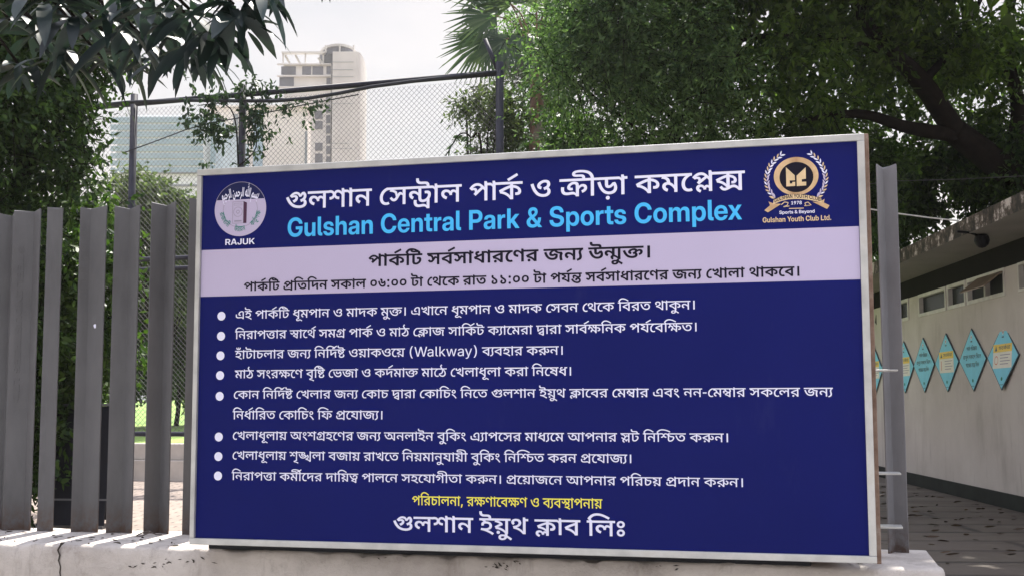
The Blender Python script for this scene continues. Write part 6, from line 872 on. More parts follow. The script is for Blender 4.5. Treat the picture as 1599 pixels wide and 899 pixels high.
# a contour is 2*dx+on, dy, 2*dx+on, dy, ... in 1/400 em (on = 1 for a point on the curve)
GL = []
for g_ in GLYPHS:
    GL.append([])
    for c_ in g_:
        x_ = y_ = 0; pt_ = []; on_ = []
        for a_, b_ in zip(c_[::2], c_[1::2]):
            x_ += a_ >> 1; y_ += b_; pt_.append((x_ / 400, y_ / 400)); on_.append(a_ & 1)
        GL[-1].append((pt_, on_))
LN = [l[:2] + [[l[2][i:i + 3] for i in range(0, len(l[2]), 3)]] + l[3:] for l in LINES]
def flatten(c):
    p = np.array(c[0], float); on = c[1]; n = len(p); q = []
    for i in range(n):
        q.append((p[i], on[i]))
        if not on[i] and not on[(i + 1) % n]: q.append(((p[i] + p[(i + 1) % n]) / 2, 1))
    s = next(i for i in range(len(q)) if q[i][1]); q = q[s:] + q[:s] + [q[s]]; out = []; i = 0
    while i < len(q) - 1:
        if q[i + 1][1]: out.append(q[i][0]); i += 1
        else:
            a, cc, b = q[i][0], q[i + 1][0], q[i + 2][0]
            for tt in (0, .34, .67): out.append(a * (1 - tt) ** 2 + 2 * cc * tt * (1 - tt) + b * tt * tt)
            i += 2
    return np.array(out)
GC = {}
def glyph(i):
    """triangles of one glyph by constrained Delaunay, kept where the winding number is not zero"""
    if i in GC: return GC[i]
    cs = [flatten(c) for c in GL[i] if len(c[1]) > 2]
    if not cs: GC[i] = (np.zeros((0, 2)), []); return GC[i]
    V = []; E = []
    for c in cs:
        b = len(V); n = len(c); V += [Vector(p) for p in c]; E += [(b + k, b + (k + 1) % n) for k in range(n)]
    ov, _, of, *_ = delaunay_2d_cdt(V, E, [], 0, 1e-5)
    P = np.array([(v.x, v.y) for v in ov]); T = [list(f) for f in of]
    C = np.array([P[f].mean(0) for f in T]); W = np.zeros(len(C), int)
    for c in cs:
        for a, b in zip(c, np.roll(c, -1, 0)):
            s = (b[0] - a[0]) * (C[:, 1] - a[1]) - (C[:, 0] - a[0]) * (b[1] - a[1])
            W += ((a[1] <= C[:, 1]) & (b[1] > C[:, 1]) & (s > 0)).astype(int) - ((a[1] > C[:, 1]) & (b[1] <= C[:, 1]) & (s < 0)).astype(int)
    GC[i] = (P, [f for f, w in zip(T, W) if w]); return GC[i]
def put(g, gid, fn, m=0):
    """fn: (u, v) of the glyph -> 3D point"""
    P, T = glyph(gid)
    if len(P): g.add([fn(u, v) for u, v in P], T, m)
RUN = {l[0]: l for l in LN if l[1] == 'run' or l[0] == 'arabic'}
def run_width(r):
    xs = [x / 1000 + p[0] for gi, x, y in r[2] for p in glyph(gi)[0]]
    return min(xs), max(xs)
def set_line(g, r, u0, u1, v, em, m=0, y=-.002, k=0):
    """a run stretched to lie between u0 and u1 on baseline v"""
    a, b = run_width(r); sx = (u1 - u0) / (b - a)
    for i, (gi, gx, gy) in enumerate(r[2]):
        put(g, gi, lambda p, q, gx=gx, gy=gy, i=i: (u0 + (gx / 1000 + p - a) * sx, y - .00008 * (i % 3), v + (gy / 1000 + q) * em), m)
def arc_line(g, r, cx, cz, rx, rz, th0, th1, em, m=0, y=-.002, inward=True):
    """a run bent along an ellipse from angle th0 to th1; inward: feet of the letters towards the centre"""
    a, b = run_width(r)
    for i, (gi, gx, gy) in enumerate(r[2]):
        def fn(p, q, gx=gx, gy=gy, i=i):
            s = (gx / 1000 + p - a) / (b - a); th = th0 + (th1 - th0) * s; h = (gy / 1000 + q) * em * (1 if inward else -1)
            return (cx + (rx + h) * math.cos(th), y - .00008 * (i % 3), cz + (rz + h) * math.sin(th))
        put(g, gi, fn, m)

# ---------------------------------------------------------------- the notice board
nb = empty('notice_board', (float(BC[0]), float(BC[1]), BZ), YAW)
tag(nb, 'large dark blue park notice board with white Bengali rules in an aluminium frame', 'notice board')
HW, HH = 1.5, .848
def face(g, pts, m, y): g.add([(u, y, v) for u, v in pts], [list(range(len(pts)))], m)
g = MB(); g.box((-HW, 0, -HH), (HW, .05, HH)); panel = g.build('printed_panel', M['blue'], nb)
g = MB(); g.add([(-HW + .0015, -.0008, .2715), (HW - .0015, -.0008, .2715), (HW - .0015, -.0008, .4915), (-HW + .0015, -.0008, .4915)], [[0, 1, 2, 3]])
g.build('white_band', M['band'], panel)
for ln in LN:
    if ln[1] == 'run' or ln[0] == 'arabic': continue
    nm, mt, gl, sx, sy, u0, v0 = ln; g = MB()
    for i, (gi, gx, gy) in enumerate(gl):
        put(g, gi, lambda p, q, gx=gx, gy=gy, i=i: (u0 + (gx / 1000 + p) * sx, -.0018 - .00008 * (i % 3), v0 + (gy / 1000 + q) * sy))
    g.build(nm, M[mt], panel)
def ell(cx, cz, a, b, n=48, t0=0, t1=2 * math.pi):
    return [(cx + a * math.cos(t0 + (t1 - t0) * k / n), cz + b * math.sin(t0 + (t1 - t0) * k / n)) for k in range(n if t1 - t0 > 6.2 else n + 1)]
for u, v in ((-1.3885, .1789), (-1.3885, .0848), (-1.3895, -.0066), (-1.3895, -.0987), (-1.3895, -.1952), (-1.390, -.3835), (-1.390, -.4736), (-1.390, -.5628)):
    g = MB(); face(g, ell(u, v, .0205, .0205, 28), 0, -.0018); g.build('bullet', M['white'], panel)
def ring(g, cx, cz, a, b, w, m, y, t0=0, t1=2 * math.pi, n=56):
    o = ell(cx, cz, a, b, n, t0, t1); i = ell(cx, cz, a - w, b - w, n, t0, t1); k = len(o); full = t1 - t0 > 6.2
    g.add([(u, y, v) for u, v in o + i], [[j, (j + 1) % k, k + (j + 1) % k, k + j] for j in range(k if full else k - 1)], m)
# round emblem on the left
g = MB(); ex, ez, ea, eb = -1.3016, .6800, .1325, .1290
em_m = [M['band'], M['navy'], M['greyline'], M['green'], M['maroon'], M['white']]
zc = .7255; tz = math.asin((zc - ez) / eb)
face(g, ell(ex, ez, ea, eb, 40, math.pi - tz, 2 * math.pi + tz), 0, -.0016)
face(g, ell(ex, ez, ea, eb, 30, tz, math.pi - tz), 1, -.0016)
ring(g, ex, ez, ea + .001, eb + .001, .0025, 2, -.0021, tz, math.pi - tz)
ring(g, ex, ez - .004, .089, .083, .0022, 2, -.0022, math.pi - .45, 2 * math.pi + .45)
arc_line(g, RUN['arabic'], ex - .002, ez - .203, .262, .262, math.pi / 2 + .35, math.pi / 2 - .35, .060, 5, -.0024)
r2 = RUN['arabic']
arc_line(g, RUN['arc_left'], ex, ez, .107, .104, math.pi + .12, math.pi + .95, .034, 3, -.0024, False)
arc_line(g, RUN['arc_low'], ex, ez, .108, .105, 1.5 * math.pi - .30, 1.5 * math.pi + .28, .036, 3, -.0024, False)
arc_line(g, RUN['arc_right'], ex, ez, .107, .104, 2 * math.pi - .95, 2 * math.pi - .12, .034, 3, -.0024, False)
def rect(g, u0, v0, u1, v1, w, m, y):
    for a, b, c, d in ((u0, v0, u1, v0 + w), (u0, v1 - w, u1, v1), (u0, v0 + w, u0 + w, v1 - w), (u1 - w, v0 + w, u1, v1 - w)):
        face(g, [(a, b), (c, b), (c, d), (a, d)], m, y)
rect(g, ex - .040, ez - .068, ex + .017, ez + .036, .0022, 2, -.0023)
rect(g, ex - .033, ez + .018, ex + .010, ez + .028, .0016, 2, -.0024)
face(g, [(ex + .017, ez - .068), (ex + .033, ez - .068), (ex + .034, ez + .029), (ex + .017, ez + .037)], 4, -.0025)
ring(g, ex - .0115, ez - .013, .0235, .0235, .0022, 2, -.0024); ring(g, ex - .0115, ez - .013, .009, .009, .003, 2, -.0024)
face(g, [(ex - .030, ez - .060), (ex + .008, ez - .060), (ex + .008, ez - .053), (ex - .030, ez - .053)], 2, -.0024)
g.build('round_emblem', em_m, panel)
# laurel emblem on the right (traced from the zoomed photograph, 5.99 enlarged pixels to one)
def z8(x, y): return bd(1170 + x * 180 / 1079, 220 + y * 150 / 899)
g = MB(); lm = [M['gold'], M['navy'], M['tan'], M['white'], M['black'], M['band']]
cx_, cz_ = z8(438, 333); c2x, c2z = z8(441, 342)
ring(g, cx_, cz_, .0915, .0815, .0245, 0, -.0018)
face(g, ell(c2x, c2z, .0695, .0645, 48), 4, -.0019)
face(g, [z8(*p) for p in ((343, 250), (425, 325), (428, 372), (378, 374), (380, 403), (403, 402), (403, 388), (430, 386), (430, 425), (347, 430))], 2, -.0022)
face(g, [z8(*p) for p in ((528, 250), (530, 358), (491, 363), (492, 386), (533, 385), (533, 420), (445, 427), (443, 330))], 2, -.0022)
def leaf(g, x, y, ang, L, w, m):
    p = [z8(x + L * t * math.cos(ang) - s * w * math.sin(math.pi * t) * math.sin(ang), y + L * t * math.sin(ang) + s * w * math.sin(math.pi * t) * math.cos(ang)) for s, ts in ((1, (0, .25, .5, .75, 1)), (-1, (.75, .5, .25))) for t in ts]
    face(g, p, m, -.0020)
stem = [(288, 140), (235, 185), (195, 240), (170, 300), (160, 360), (168, 420), (190, 475), (225, 525), (250, 545)]
for mirror in (0, 1):
    pts = [(x if not mirror else 877 - x, y - (8 if mirror else 0)) for x, y in stem]
    for k in range(15):
        tt = k / 14 * (len(pts) - 1.3); i = int(tt); f = tt - i
        x = pts[i][0] * (1 - f) + pts[i + 1][0] * f; y = pts[i][1] * (1 - f) + pts[i + 1][1] * f
        up = math.atan2(pts[i][1] - pts[i + 1][1], pts[i][0] - pts[i + 1][0])
        s_ = -1 if mirror else 1
        leaf(g, x, y, up + .55 * s_, 52, 8, 3 if k < 7 else 5); leaf(g, x, y, up - .55 * s_, 46, 7, 2 if k % 3 else 3)
# ribbon with tails and scrolls
top = [(228, 556), (300, 522), (370, 507), (440, 503), (510, 506), (590, 517), (672, 540)]
low = [(222, 598), (300, 566), (370, 550), (440, 546), (510, 549), (590, 560), (680, 580)]
for a, b, c, d in zip(top, top[1:], low[1:], low): face(g, [z8(*d), z8(*c), z8(*b), z8(*a)], 2, -.0024)
face(g, [z8(*p) for p in ((142, 652), (175, 672), (300, 592), (232, 590), (180, 570), (195, 606))], 0, -.0021)
face(g, [z8(*p) for p in ((752, 606), (728, 640), (590, 572), (660, 575), (705, 545), (698, 580))], 0, -.0021)
for pts in ([(300, 600), (330, 575), (365, 580), (355, 606), (320, 620), (375, 612)], [(580, 605), (550, 575), (520, 585), (530, 610), (570, 605), (515, 610)]):
    for a, b in zip(pts, pts[1:]):
        dx, dy = b[0] - a[0], b[1] - a[1]; l = math.hypot(dx, dy); nx_, ny_ = -dy / l * 4, dx / l * 4
        face(g, [z8(a[0] + nx_, a[1] + ny_), z8(b[0] + nx_, b[1] + ny_), z8(b[0] - nx_, b[1] - ny_), z8(a[0] - nx_, a[1] - ny_)], 2, -.0020)
face(g, [z8(*p) for p in ((372, 640), (510, 636), (510, 628), (372, 632))], 2, -.0020)
rb = RUN['ribbon']; a_, b_ = run_width(rb); P_ = [np.array(z8(x, y - 5)) for x, y in ((236, 588), (300, 560), (370, 545), (440, 541), (510, 544), (590, 555), (668, 574))]
for i, (gi, gx, gy) in enumerate(rb[2]):
    def fn(p, q, gx=gx, gy=gy, i=i):
        s_ = (gx / 1000 + p - a_) / (b_ - a_) * 5.999; k = int(max(0, min(5, s_))); pt = P_[k] + (P_[k + 1] - P_[k]) * (s_ - k)
        return (pt[0], -.0027 - .00008 * (i % 3), pt[1] + q * .0225)
    put(g, gi, fn, 4)
g.build('laurel_emblem', lm, panel)
# frame: four aluminium rails proud of the print, butted at the corners
FW, FY = .029, -.016
for a, b in (((-HW - .023, FY, HH), (HW + .030, .055, HH + FW)), ((-HW - .023, FY, -HH - FW), (HW + .030, .055, -HH)),
             ((-HW - .023, FY, -HH + .0005), (-HW, .055, HH - .0005)), ((HW, FY, -HH + .0005), (HW + .030, .055, HH - .0005))):
    g = MB(); g.box(a, b); bevel(g.build('frame_rail', M['alu'], nb), .003)
g = MB(); g.box((HW + .012, .0555, -HH - FW - .01), (HW + .050, .105, HH + FW + .014)); g.box((-HW - .02, .0555, -HH - FW + .006), (HW + .0115, .085, -HH + .03)); g.box((-HW - .02, .0555, HH - .03), (HW + .0115, .085, HH + FW - .004))
g.box((-HW - .02, .0555, -HH + .031), (-HW + .02, .085, HH - .031))
bevel(g.build('back_frame', M['rust'], nb), .004)
for py in (577, 741, 826):
    u, v = bd(1384, py, .35); g = MB(); g.box((1.44, .43, v - .004), (1.66, .545, v + .004)); bevel(g.build('bracket', M['alu'], nb), .0015)
g = MB(); g.box((-1.49, .0868, -.795), (1.45, .40, .80)); bevel(g.build('sun_block_box', M['rust'], nb), .004)  # unseen box added behind the board to keep sun off the gap below
g = MB(); g.box((-1.495, .12, -HH - .0625), (1.27, .20, -HH - .0255)); g.build('gap_shade_bar', M['dark'], nb)  # dark bar added to stand in for the shade in the gap
for u in (-1.40, -.45, .55, 1.38):
    g = MB(); g.box((u - .02, .0866, -HH - .025), (u + .02, .60, -HH + .005)); g.build('support_arm', M['rust'], nb)
# ---------------------------------------------------------------- steel fence posts standing on the wall
POSTS = [  # left, fold, right pixel columns at the foot, pixel of the top, fold depth, label
    (-22, -8, 3, 333, .05, 'grey steel fence post cut by the left edge of the photo'),
    (4, 28, 45, 327, .045, 'grey angle steel post with raised mill marks, second from the left edge of the photo'),
    (57, 66, 81, 324, .004, 'narrow flat grey steel slat between two wide angle posts'),
    (110, 122, 151, 322, .03, 'wide grey steel post with a pale paint fleck and raised mill marks'),
    (165, 183, 204, 320, .04, 'creased grey steel post between the paint flecked post and the wire loop post'),
    (224, 239, 261, 316, .06, 'grey angle steel post with a dark left flange and a wire loop at its foot'),
    (284, 300, 330, 309, .03, 'grey steel post half hidden behind the left edge of the notice board'),
    (1389, 1399, 1420, 254, .05, 'tall grey steel post standing alone at the right end of the notice board')]
for k, (pl, pf, pr, ptop, fd, lab) in enumerate(POSTS):
    yb = .62; foot = 831 if k < 7 else 864
    ul, uf, ur = (bd(p, foot, yb)[0] for p in (pl, pf, pr)); zt = bd(pf if k < 7 else 1384, ptop, yb)[1] + BZ
    um = (ul + ur) / 2; o = empty('steel_post', (0, 0, 0), YAW)
    p = BC + BD * um + BN * yb; o.location = (float(p[0]), float(p[1]), ZT - .002)
    h = zt - ZT; th = .008; a, b, c = ul - um, uf - um, ur - um
    z0 = -.05
    rd = fd * .62 if k == 7 else .004
    outer = [(a, 0), (b, fd), (c, rd)]; d1 = Vector((b - a, fd)).normalized(); d2 = Vector((c - b, rd - fd)).normalized()
    off = lambda p, d: (p[0] - d.y * th, p[1] + d.x * th)
    bis = (d1 + d2).normalized(); inner = [off(outer[0], d1), (outer[1][0] - bis.y * th * 1.03, outer[1][1] + bis.x * th * 1.03), off(outer[2], d2)]
    g = MB(); g.prism(outer + inner[::-1], z0, h)
    # saw-cut top: not quite level
    rr = random.Random(k); 
    for i, v in enumerate(g.v):
        if v[2] > h - .01: g.v[i] = (v[0], v[1], v[2] + rr.uniform(-.006, .006) - (.012 if abs(v[0] - b) < .01 else 0))
    bevel(g.build('angle_bar', M['post_pale' if k == 7 else 'post'], o), .0018)
    if k in (1, 3):
        g = MB(); L = RUN['mill']; a_, b_ = run_width(L); sc = .052
        fl = (a, 0, b, fd) if k == 1 else (a, 0, b, fd); dx, dy = fl[2] - fl[0], fl[3] - fl[1]; ln_ = math.hypot(dx, dy)
        z1 = h - (.20 if k == 1 else .10); 
        for i, (gi, gx, gy) in enumerate(L[2]):
            def fn(p, q, gx=gx, i=i):
                s_ = .25 + q * .045 / ln_; zz = z1 - (gx / 1000 + p - a_) / (b_ - a_) * (.78 if k == 3 else .86)
                return (fl[0] + dx * s_ + dy / ln_ * .0016, fl[1] + dy * s_ - dx / ln_ * .0016, zz)
            put(g, gi, fn)
        mk = g.build('raised_marking', M['post'], o); sm = mk.modifiers.new('solid', 'SOLIDIFY'); sm.thickness = .0022; sm.offset = 0
    if k == 3:
        g = MB(); zz = bd(140, 508, yb)[1] + BZ - ZT
        g.poly([(.022 + .009 * math.cos(q / 9 * 6.283) * (1 + .25 * math.sin(q * 2.1)), fd - .014, zz + .012 * math.sin(q / 9 * 6.283)) for q in range(9)]); g.build('paint_fleck', M['white'], o)
    tag(o, lab, 'fence post', 'grey steel fence posts on the concrete wall')
# wire loop lying at the foot of a post
u, v = bd(219, 833, .47); g = MB()
g.tube([(.035 * math.cos(q / 16 * 6.283), .03 * math.sin(q / 16 * 6.283), .012 + .012 * math.sin(q / 16 * 6.283 + 1)) for q in range(17)] + [(.06, .02, .006), (.085, .035, .005)], .0035, 6)
o = g.build('wire_loop', M['bag'], None, True); p = BC + BD * u + BN * .50; o.location = (float(p[0]), float(p[1]), ZT + .003)
tag(o, 'small loop of rusty wire lying on the wall top beside a post foot', 'wire')

# ---------------------------------------------------------------- foliage
def unit(v): return v / np.maximum(np.linalg.norm(v, axis=-1, keepdims=True), 1e-9)
def leaf_cards(P, D, L, W, r, bend=.18):
    """P base points, D directions, L lengths, W widths -> folded six-point leaves as two quads each"""
    n = len(P); S_ = unit(np.cross(D, unit(r.normal(size=(n, 3)) + np.array([0, 0, .9])))); N_ = np.cross(S_, D)
    L = L[:, None]; W = W[:, None]
    V = np.stack([P, P + D * L * .33 + S_ * W * .5 - N_ * W * .12, P + D * L * .72 + S_ * W * .36 - N_ * L * bend * .5 - N_ * W * .1, P + D * L - N_ * L * bend,
                  P + D * L * .72 - S_ * W * .36 - N_ * L * bend * .5 - N_ * W * .1, P + D * L * .33 - S_ * W * .5 - N_ * W * .12], 1)
    b = np.arange(n)[:, None] * 6
    Q = np.concatenate([b + np.array([0, 1, 2, 3]), b + np.array([0, 3, 4, 5])])
    return V.reshape(-1, 3), Q
def crown(name, parent, blobs, n_twig, per, L, W, mat, seed, twig=.35, droop=.25, shell=.45, spread=.8, branch_mat=None):
    """blobs: (centre, radii); leaves sit along short twigs spread through them"""
    r = np.random.default_rng(seed); C = np.array([b[0] for b in blobs], float); Rr = np.array([np.broadcast_to(b[1], 3) for b in blobs], float)
    w = (Rr.prod(1)) ** .75; k = r.choice(len(C), n_twig, p=w / w.sum())
    d = unit(r.normal(size=(n_twig, 3))); rad = r.uniform(0, 1, n_twig) ** shell
    O = C[k] + d * rad[:, None] * Rr[k]
    D = unit(d * .7 + r.normal(size=(n_twig, 3)) * .6 + np.array([0, 0, -droop])); ln = twig * r.uniform(.5, 1.3, n_twig)
    s = (np.arange(per) + .5) / per
    P = O[:, None] + D[:, None] * (s[None, :, None] * ln[:, None, None]) + np.array([0, 0, -1]) * (s ** 2)[None, :, None] * (ln * droop * .5)[:, None, None]
    P = P.reshape(-1, 3) + r.normal(size=(n_twig * per, 3)) * twig * .04
    DD = unit(np.repeat(D, per, 0) * .7 + r.normal(size=(n_twig * per, 3)) * spread + np.array([0, 0, -droop * 1.2]))
    m = len(P); V, Q = leaf_cards(P, DD, L * r.uniform(.45, 1.45, m), W * r.uniform(.6, 1.35, m), r)
    return np_mesh(name, V, Q, mat, parent), O, D, ln
def limbs(name, parent, lines, mat):
    g = MB()
    for pts, r0, r1 in lines:
        pts = [Vector(p) for p in pts]; fine = []
        for i in range(len(pts) - 1):
            a, b = pts[i], pts[i + 1]; p0 = pts[max(i - 1, 0)]; p3 = pts[min(i + 2, len(pts) - 1)]
            for q in range(5):
                t_ = q / 5; fine.append(.5 * ((2 * a) + (b - p0) * t_ + (2 * p0 - 5 * a + 4 * b - p3) * t_ ** 2 + (3 * a - p0 - 3 * b + p3) * t_ ** 3))
        fine.append(pts[-1]); k = len(fine)
        g.tube(fine, [r0 + (r1 - r0) * i / (k - 1) for i in range(k)], 8)
    return g.build(name, mat, parent, True)
def twigs_of(O, D, ln, r, every=6, rad=.006):
    return [([o, o + d * l * .5, o + d * l + np.array([0, 0, -.15 * l])], rad, rad * .4) for o, d, l in list(zip(O, D, ln))[::every]]
def px_blobs(spec, seed, jitter=.3):
    """(px, py, depth, radius px, n): n small clumps round a spot seen from the street"""
    r = np.random.default_rng(seed); out = []
    for px, py, Y, rp_, n in spec:
        c = np.array(at(px, py, Y)); rm = rp_ * Y / F
        for _ in range(int(n * 1.6)):
            d = unit(r.normal(size=3)) * r.uniform(0, 1) ** .4 * rm
            rr_ = rm * r.uniform(.17, .36); out.append((c + d * np.array([1, 1, .9]), (rr_ * 1.15, rr_ * 1.15, rr_ * .75)))
    return out

def tree(name, base, label, cat, blobs, n, per, L, W, mat, seed, lim, group=None, bark='bark', **kw):
    o = empty(name, base); b = Vector(base)
    bl = [(np.array(c) - np.array(base), r) for c, r in blobs]
    cr_, O, D, ln = crown('crown', o, bl, n, per, L, W, mat, seed, **kw)
    li = [([Vector(p) - b for p in pts], r0, r1) for pts, r0, r1 in lim]
    limbs('trunk', o, li[:1], M[bark])
    br = li[1:] + twigs_of(O, D, ln, None, 5, .005)
    if br: limbs('branch', o, br, M[bark])
    tag(o, label, cat, group); return o
# big tree over the service building
def xs(*p): return [at(*q) for q in p]
tb = (7.2, 16.0, 0)
sp1 = [(1080, 60, 14, 120, 12), (1220, 40, 14, 130, 14), (1340, 30, 14.5, 120, 12), (1470, 60, 15, 130, 12), (1590, 60, 15.5, 130, 12), (1150, 150, 14, 95, 10), (1280, 160, 14.5, 100, 10), (1420, 220, 16.5, 90, 9),
       (1540, 200, 16.5, 110, 11), (1640, 230, 16.5, 110, 9), (1180, -90, 14, 170, 12), (1400, -110, 14.5, 190, 14), (1620, -80, 15.5, 170, 10), (1500, 120, 17.5, 100, 8), (1330, 90, 16, 140, 10)]
tree('shade_tree', tb, 'large dark shade tree leaning over the service building roof with thick forked limbs', 'tree', px_blobs(sp1, 11), 6000, 11, .095, .046, M['leaf_shade'], 12,
     [([tb, (7.15, 16, 1.4), at(1640, 320, 15.5), at(1555, 255, 15.2), at(1490, 205, 15.0)], .26, .16),
      ([at(1492, 207, 15), at(1440, 130, 14.8), at(1395, 85, 14.6), at(1350, 30, 14.4), at(1310, -60, 14.2)], .15, .06),
      ([at(1500, 212, 15), at(1420, 200, 14.8), at(1340, 178, 14.6), at(1250, 190, 14.3)], .11, .03),
      ([at(1575, 268, 15.3), at(1590, 170, 15.6), at(1570, 60, 15.9), at(1600, -80, 16)], .12, .05),
      ([at(1395, 85, 14.6), at(1300, 60, 14.2), at(1180, 58, 14), at(1060, 95, 13.8)], .055, .018),
      ([at(1440, 130, 14.8), at(1500, 60, 15), at(1540, -20, 15.2)], .06, .02)], twig=.42)
# unseen upper canopy, added to block sun over the path and the roof
r_ = np.random.default_rng(15); st_ = bpy.data.objects['shade_tree']
hi_ = [(np.array((r_.uniform(2.0, 8), r_.uniform(7.8, 12.2), r_.uniform(6.2, 8.2))) + (0, 0, .12 * 0) - np.array(st_.location), (1.1, 1.1, .7)) for _ in range(30)] + [(np.array((r_.uniform(2.6, 7), r_.uniform(12, 20), r_.uniform(8.6, 9.8))) - np.array(st_.location), (1.2, 1.2, .7)) for _ in range(8)] + [(np.array((r_.uniform(2.6, 5.6), r_.uniform(12.6, 15.6), r_.uniform(6.6, 7.7))) - np.array(st_.location), (1., 1., .6)) for _ in range(16)]
crown('added_shade_crown', st_, hi_, 4600, 8, .20, .10, M['leaf_shade'], 16, twig=.6)
limbs('added_shade_limb', st_, [([at(1310, -60, 14.2) - st_.location, Vector((4.6, 13.2, 7.2)) - st_.location, Vector((3.2, 11, 7.8)) - st_.location], .07, .02), ([at(1600, -80, 16) - st_.location, Vector((7, 14, 7.6)) - st_.location, Vector((6, 10.5, 7.8)) - st_.location], .08, .02)], M['bark'])
# fine-leaved tree behind the middle of the board
tb = tuple(at(1058, 640, 13.2)); tb = (tb[0], tb[1], 0)
sp2 = [(905, 60, 12.8, 85, 9), (960, 40, 13, 110, 12), (1060, 100, 13.2, 110, 11), (955, 140, 12.9, 80, 9), (850, 215, 13, 22, 2), (800, 42, 18, 34, 5), (820, 60, 18, 60, 7), (850, 120, 18, 60, 7), (815, 170, 18, 50, 6), (870, 190, 18, 60, 7), (880, 20, 18, 60, 6), (830, 235, 18, 50, 5), (800, 45, 12.9, 36, 4), (850, 60, 12.9, 40, 5), (862, 160, 12.9, 30, 3), (1010, 190, 13.2, 80, 9), (1120, 190, 13.5, 75, 7), (930, -70, 13, 110, 9), (1050, -70, 13.2, 140, 9), (960, 225, 13.6, 60, 6)]
tree('feathery_tree', tb, 'green fine leaved tree behind the middle of the notice board with thin forked stems', 'tree', px_blobs(sp2, 21), 5400, 12, .062, .024, M['leaf_fine'], 22,
     [([tb, (tb[0], tb[1], 2.0), at(1058, 250, 13.2), at(1056, 195, 13.2)], .06, .035),
      ([at(1056, 195, 13.2), at(1010, 130, 13.1), at(960, 60, 13)], .028, .01), ([at(1056, 195, 13.2), at(1110, 130, 13.3), at(1170, 70, 13.4)], .028, .01),
      ([at(1058, 250, 13.2), at(980, 190, 13), at(900, 130, 12.9)], .022, .008)], twig=.45, droop=.15, spread=.6)
# low shrubs behind the board
for name, label, cat, sp_, base, n, L, W, mt, seed in (
    ('shrub', 'pale green bushy shrub beside the right fence pole above the board', 'shrub', [(738, 165, 16.6, 30, 6), (772, 150, 16.6, 32, 6), (785, 200, 16.8, 34, 6), (745, 240, 16.8, 26, 5), (810, 180, 17, 34, 6), (800, 235, 17, 34, 6), (760, 300, 16.8, 60, 6)], (740, 16.8), 950, .065, .028, 'leaf_bright', 31),
    ('shrub', 'dark bush filling the space under the feathery tree behind the board', 'shrub', [(880, 215, 13.9, 45, 7), (940, 240, 14, 55, 7), (1010, 250, 14, 50, 7), (1100, 245, 14.2, 60, 7), (1190, 240, 14.5, 60, 7), (1270, 225, 15, 50, 6), (1330, 300, 15, 90, 8)], (1000, 14.1), 2300, .085, .034, 'leaf_dark', 32),
    ('hedge_bush', 'glossy dark bush hanging over the mossy roof edge of the service building', 'bush', [(1400, 330, 16.8, 60, 8), (1450, 300, 16.6, 60, 8), (1520, 285, 16, 60, 8), (1590, 260, 15.5, 60, 8), (1390, 420, 17.5, 60, 6), (1660, 240, 15.5, 70, 6)], (1500, 17.8), 1900, .09, .045, 'leaf_dark', 33)):
    b = at(base[0], 628, base[1]); b = (b[0], b[1], 0)
    bl = px_blobs(sp_, seed)
    st = [([b, Vector(b) + Vector((.05, 0, 1.2)), Vector(bl[0][0])], .03, .012)] + [([Vector(b) + Vector((.05, 0, 1.2)), (Vector(b) + Vector(bl[i][0])) / 2 + Vector((0, 0, .6)), Vector(bl[i][0])], .018, .006) for i in range(6, len(bl), 6)]
    tree(name, b, label, cat, bl, n, 10, L, W, M[mt], seed + 100, st, twig=.3)
# hanging thin branch with paired leaves
b = at(735, 628, 13.2); b = (b[0], b[1], 0); o = empty('sapling', b); r = np.random.default_rng(8)
ctr = [at(752, 262, 13.2), at(735, 215, 13.2), at(718, 210, 13.2), at(703, 232, 13.2), at(692, 252, 13.2)]
limbs('trunk', o, [([Vector((0, 0, 0)), Vector(ctr[0]) - Vector(b), *(c - Vector(b) for c in ctr[1:])], .014, .003)], M['bark'])
P = []; D = []
for i in range(26):
    t_ = i / 25 * 3.999; k = int(t_); p = ctr[k].lerp(ctr[k + 1], t_ - k) - Vector(b); P.append(p); D.append((r.uniform(-.9, .2), r.uniform(-.5, .5), r.uniform(-.9, .1)))
V, Q = leaf_cards(np.array(P, float), unit(np.array(D)), r.uniform(.07, .12, 26), r.uniform(.022, .034, 26), r); np_mesh('crown', V, Q, M['leaf_vine'], o)
tag(o, 'thin arching sapling with small hanging leaves just left of the pale shrub', 'sapling')
# fan palm
b = at(836, 628, 16.8); b = (b[0], b[1], 0); pal = empty('fan_palm', b); r = np.random.default_rng(9); bv = Vector(b)
limbs('trunk', pal, [([Vector((0, 0, 0)), at(836, 300, 16.8) - bv, at(838, 190, 16.8) - bv, at(838, 105, 16.8) - bv], .105, .09)], M['palm_bark'])
def fan(hub, tip, up, size, n, arc, mat, nm, fold=.22):
    """one fan leaf: blades fanned about the axis hub->tip"""
    ax = unit(np.array(tip, float)); upv = unit(np.array(up, float)); sd_ = unit(np.cross(ax, upv)); nn = np.cross(sd_, ax)
    VV = []; QQ = []
    for i in range(n):
        th = -arc / 2 + arc * i / (n - 1); L = size * (1 - .25 * abs(th / arc)) * r.uniform(.9, 1.05)
        d = ax * math.cos(th) + sd_ * math.sin(th); s_ = -ax * math.sin(th) + sd_ * math.cos(th); w = L * arc / n * .42
        p = np.array(hub, float); sag = np.array([0, 0, -1]) * L * r.uniform(.10, .28)
        z_ = nn * w * fold
        a0 = p + d * L * .05; a1 = p + d * L * .55 + sag * .2; a2 = p + d * L + sag
        b_ = len(VV); VV += [a0 - s_ * w * .15, a0 + s_ * w * .15, a1 + s_ * w * .62 + z_, a1 - s_ * w * .62 - z_, a2 + s_ * .002, a2 - s_ * .002]
        QQ += [[b_, b_ + 1, b_ + 2, b_ + 3], [b_ + 3, b_ + 2, b_ + 4, b_ + 5]]
    return np_mesh(nm, np.array(VV), np.array(QQ), mat, pal)
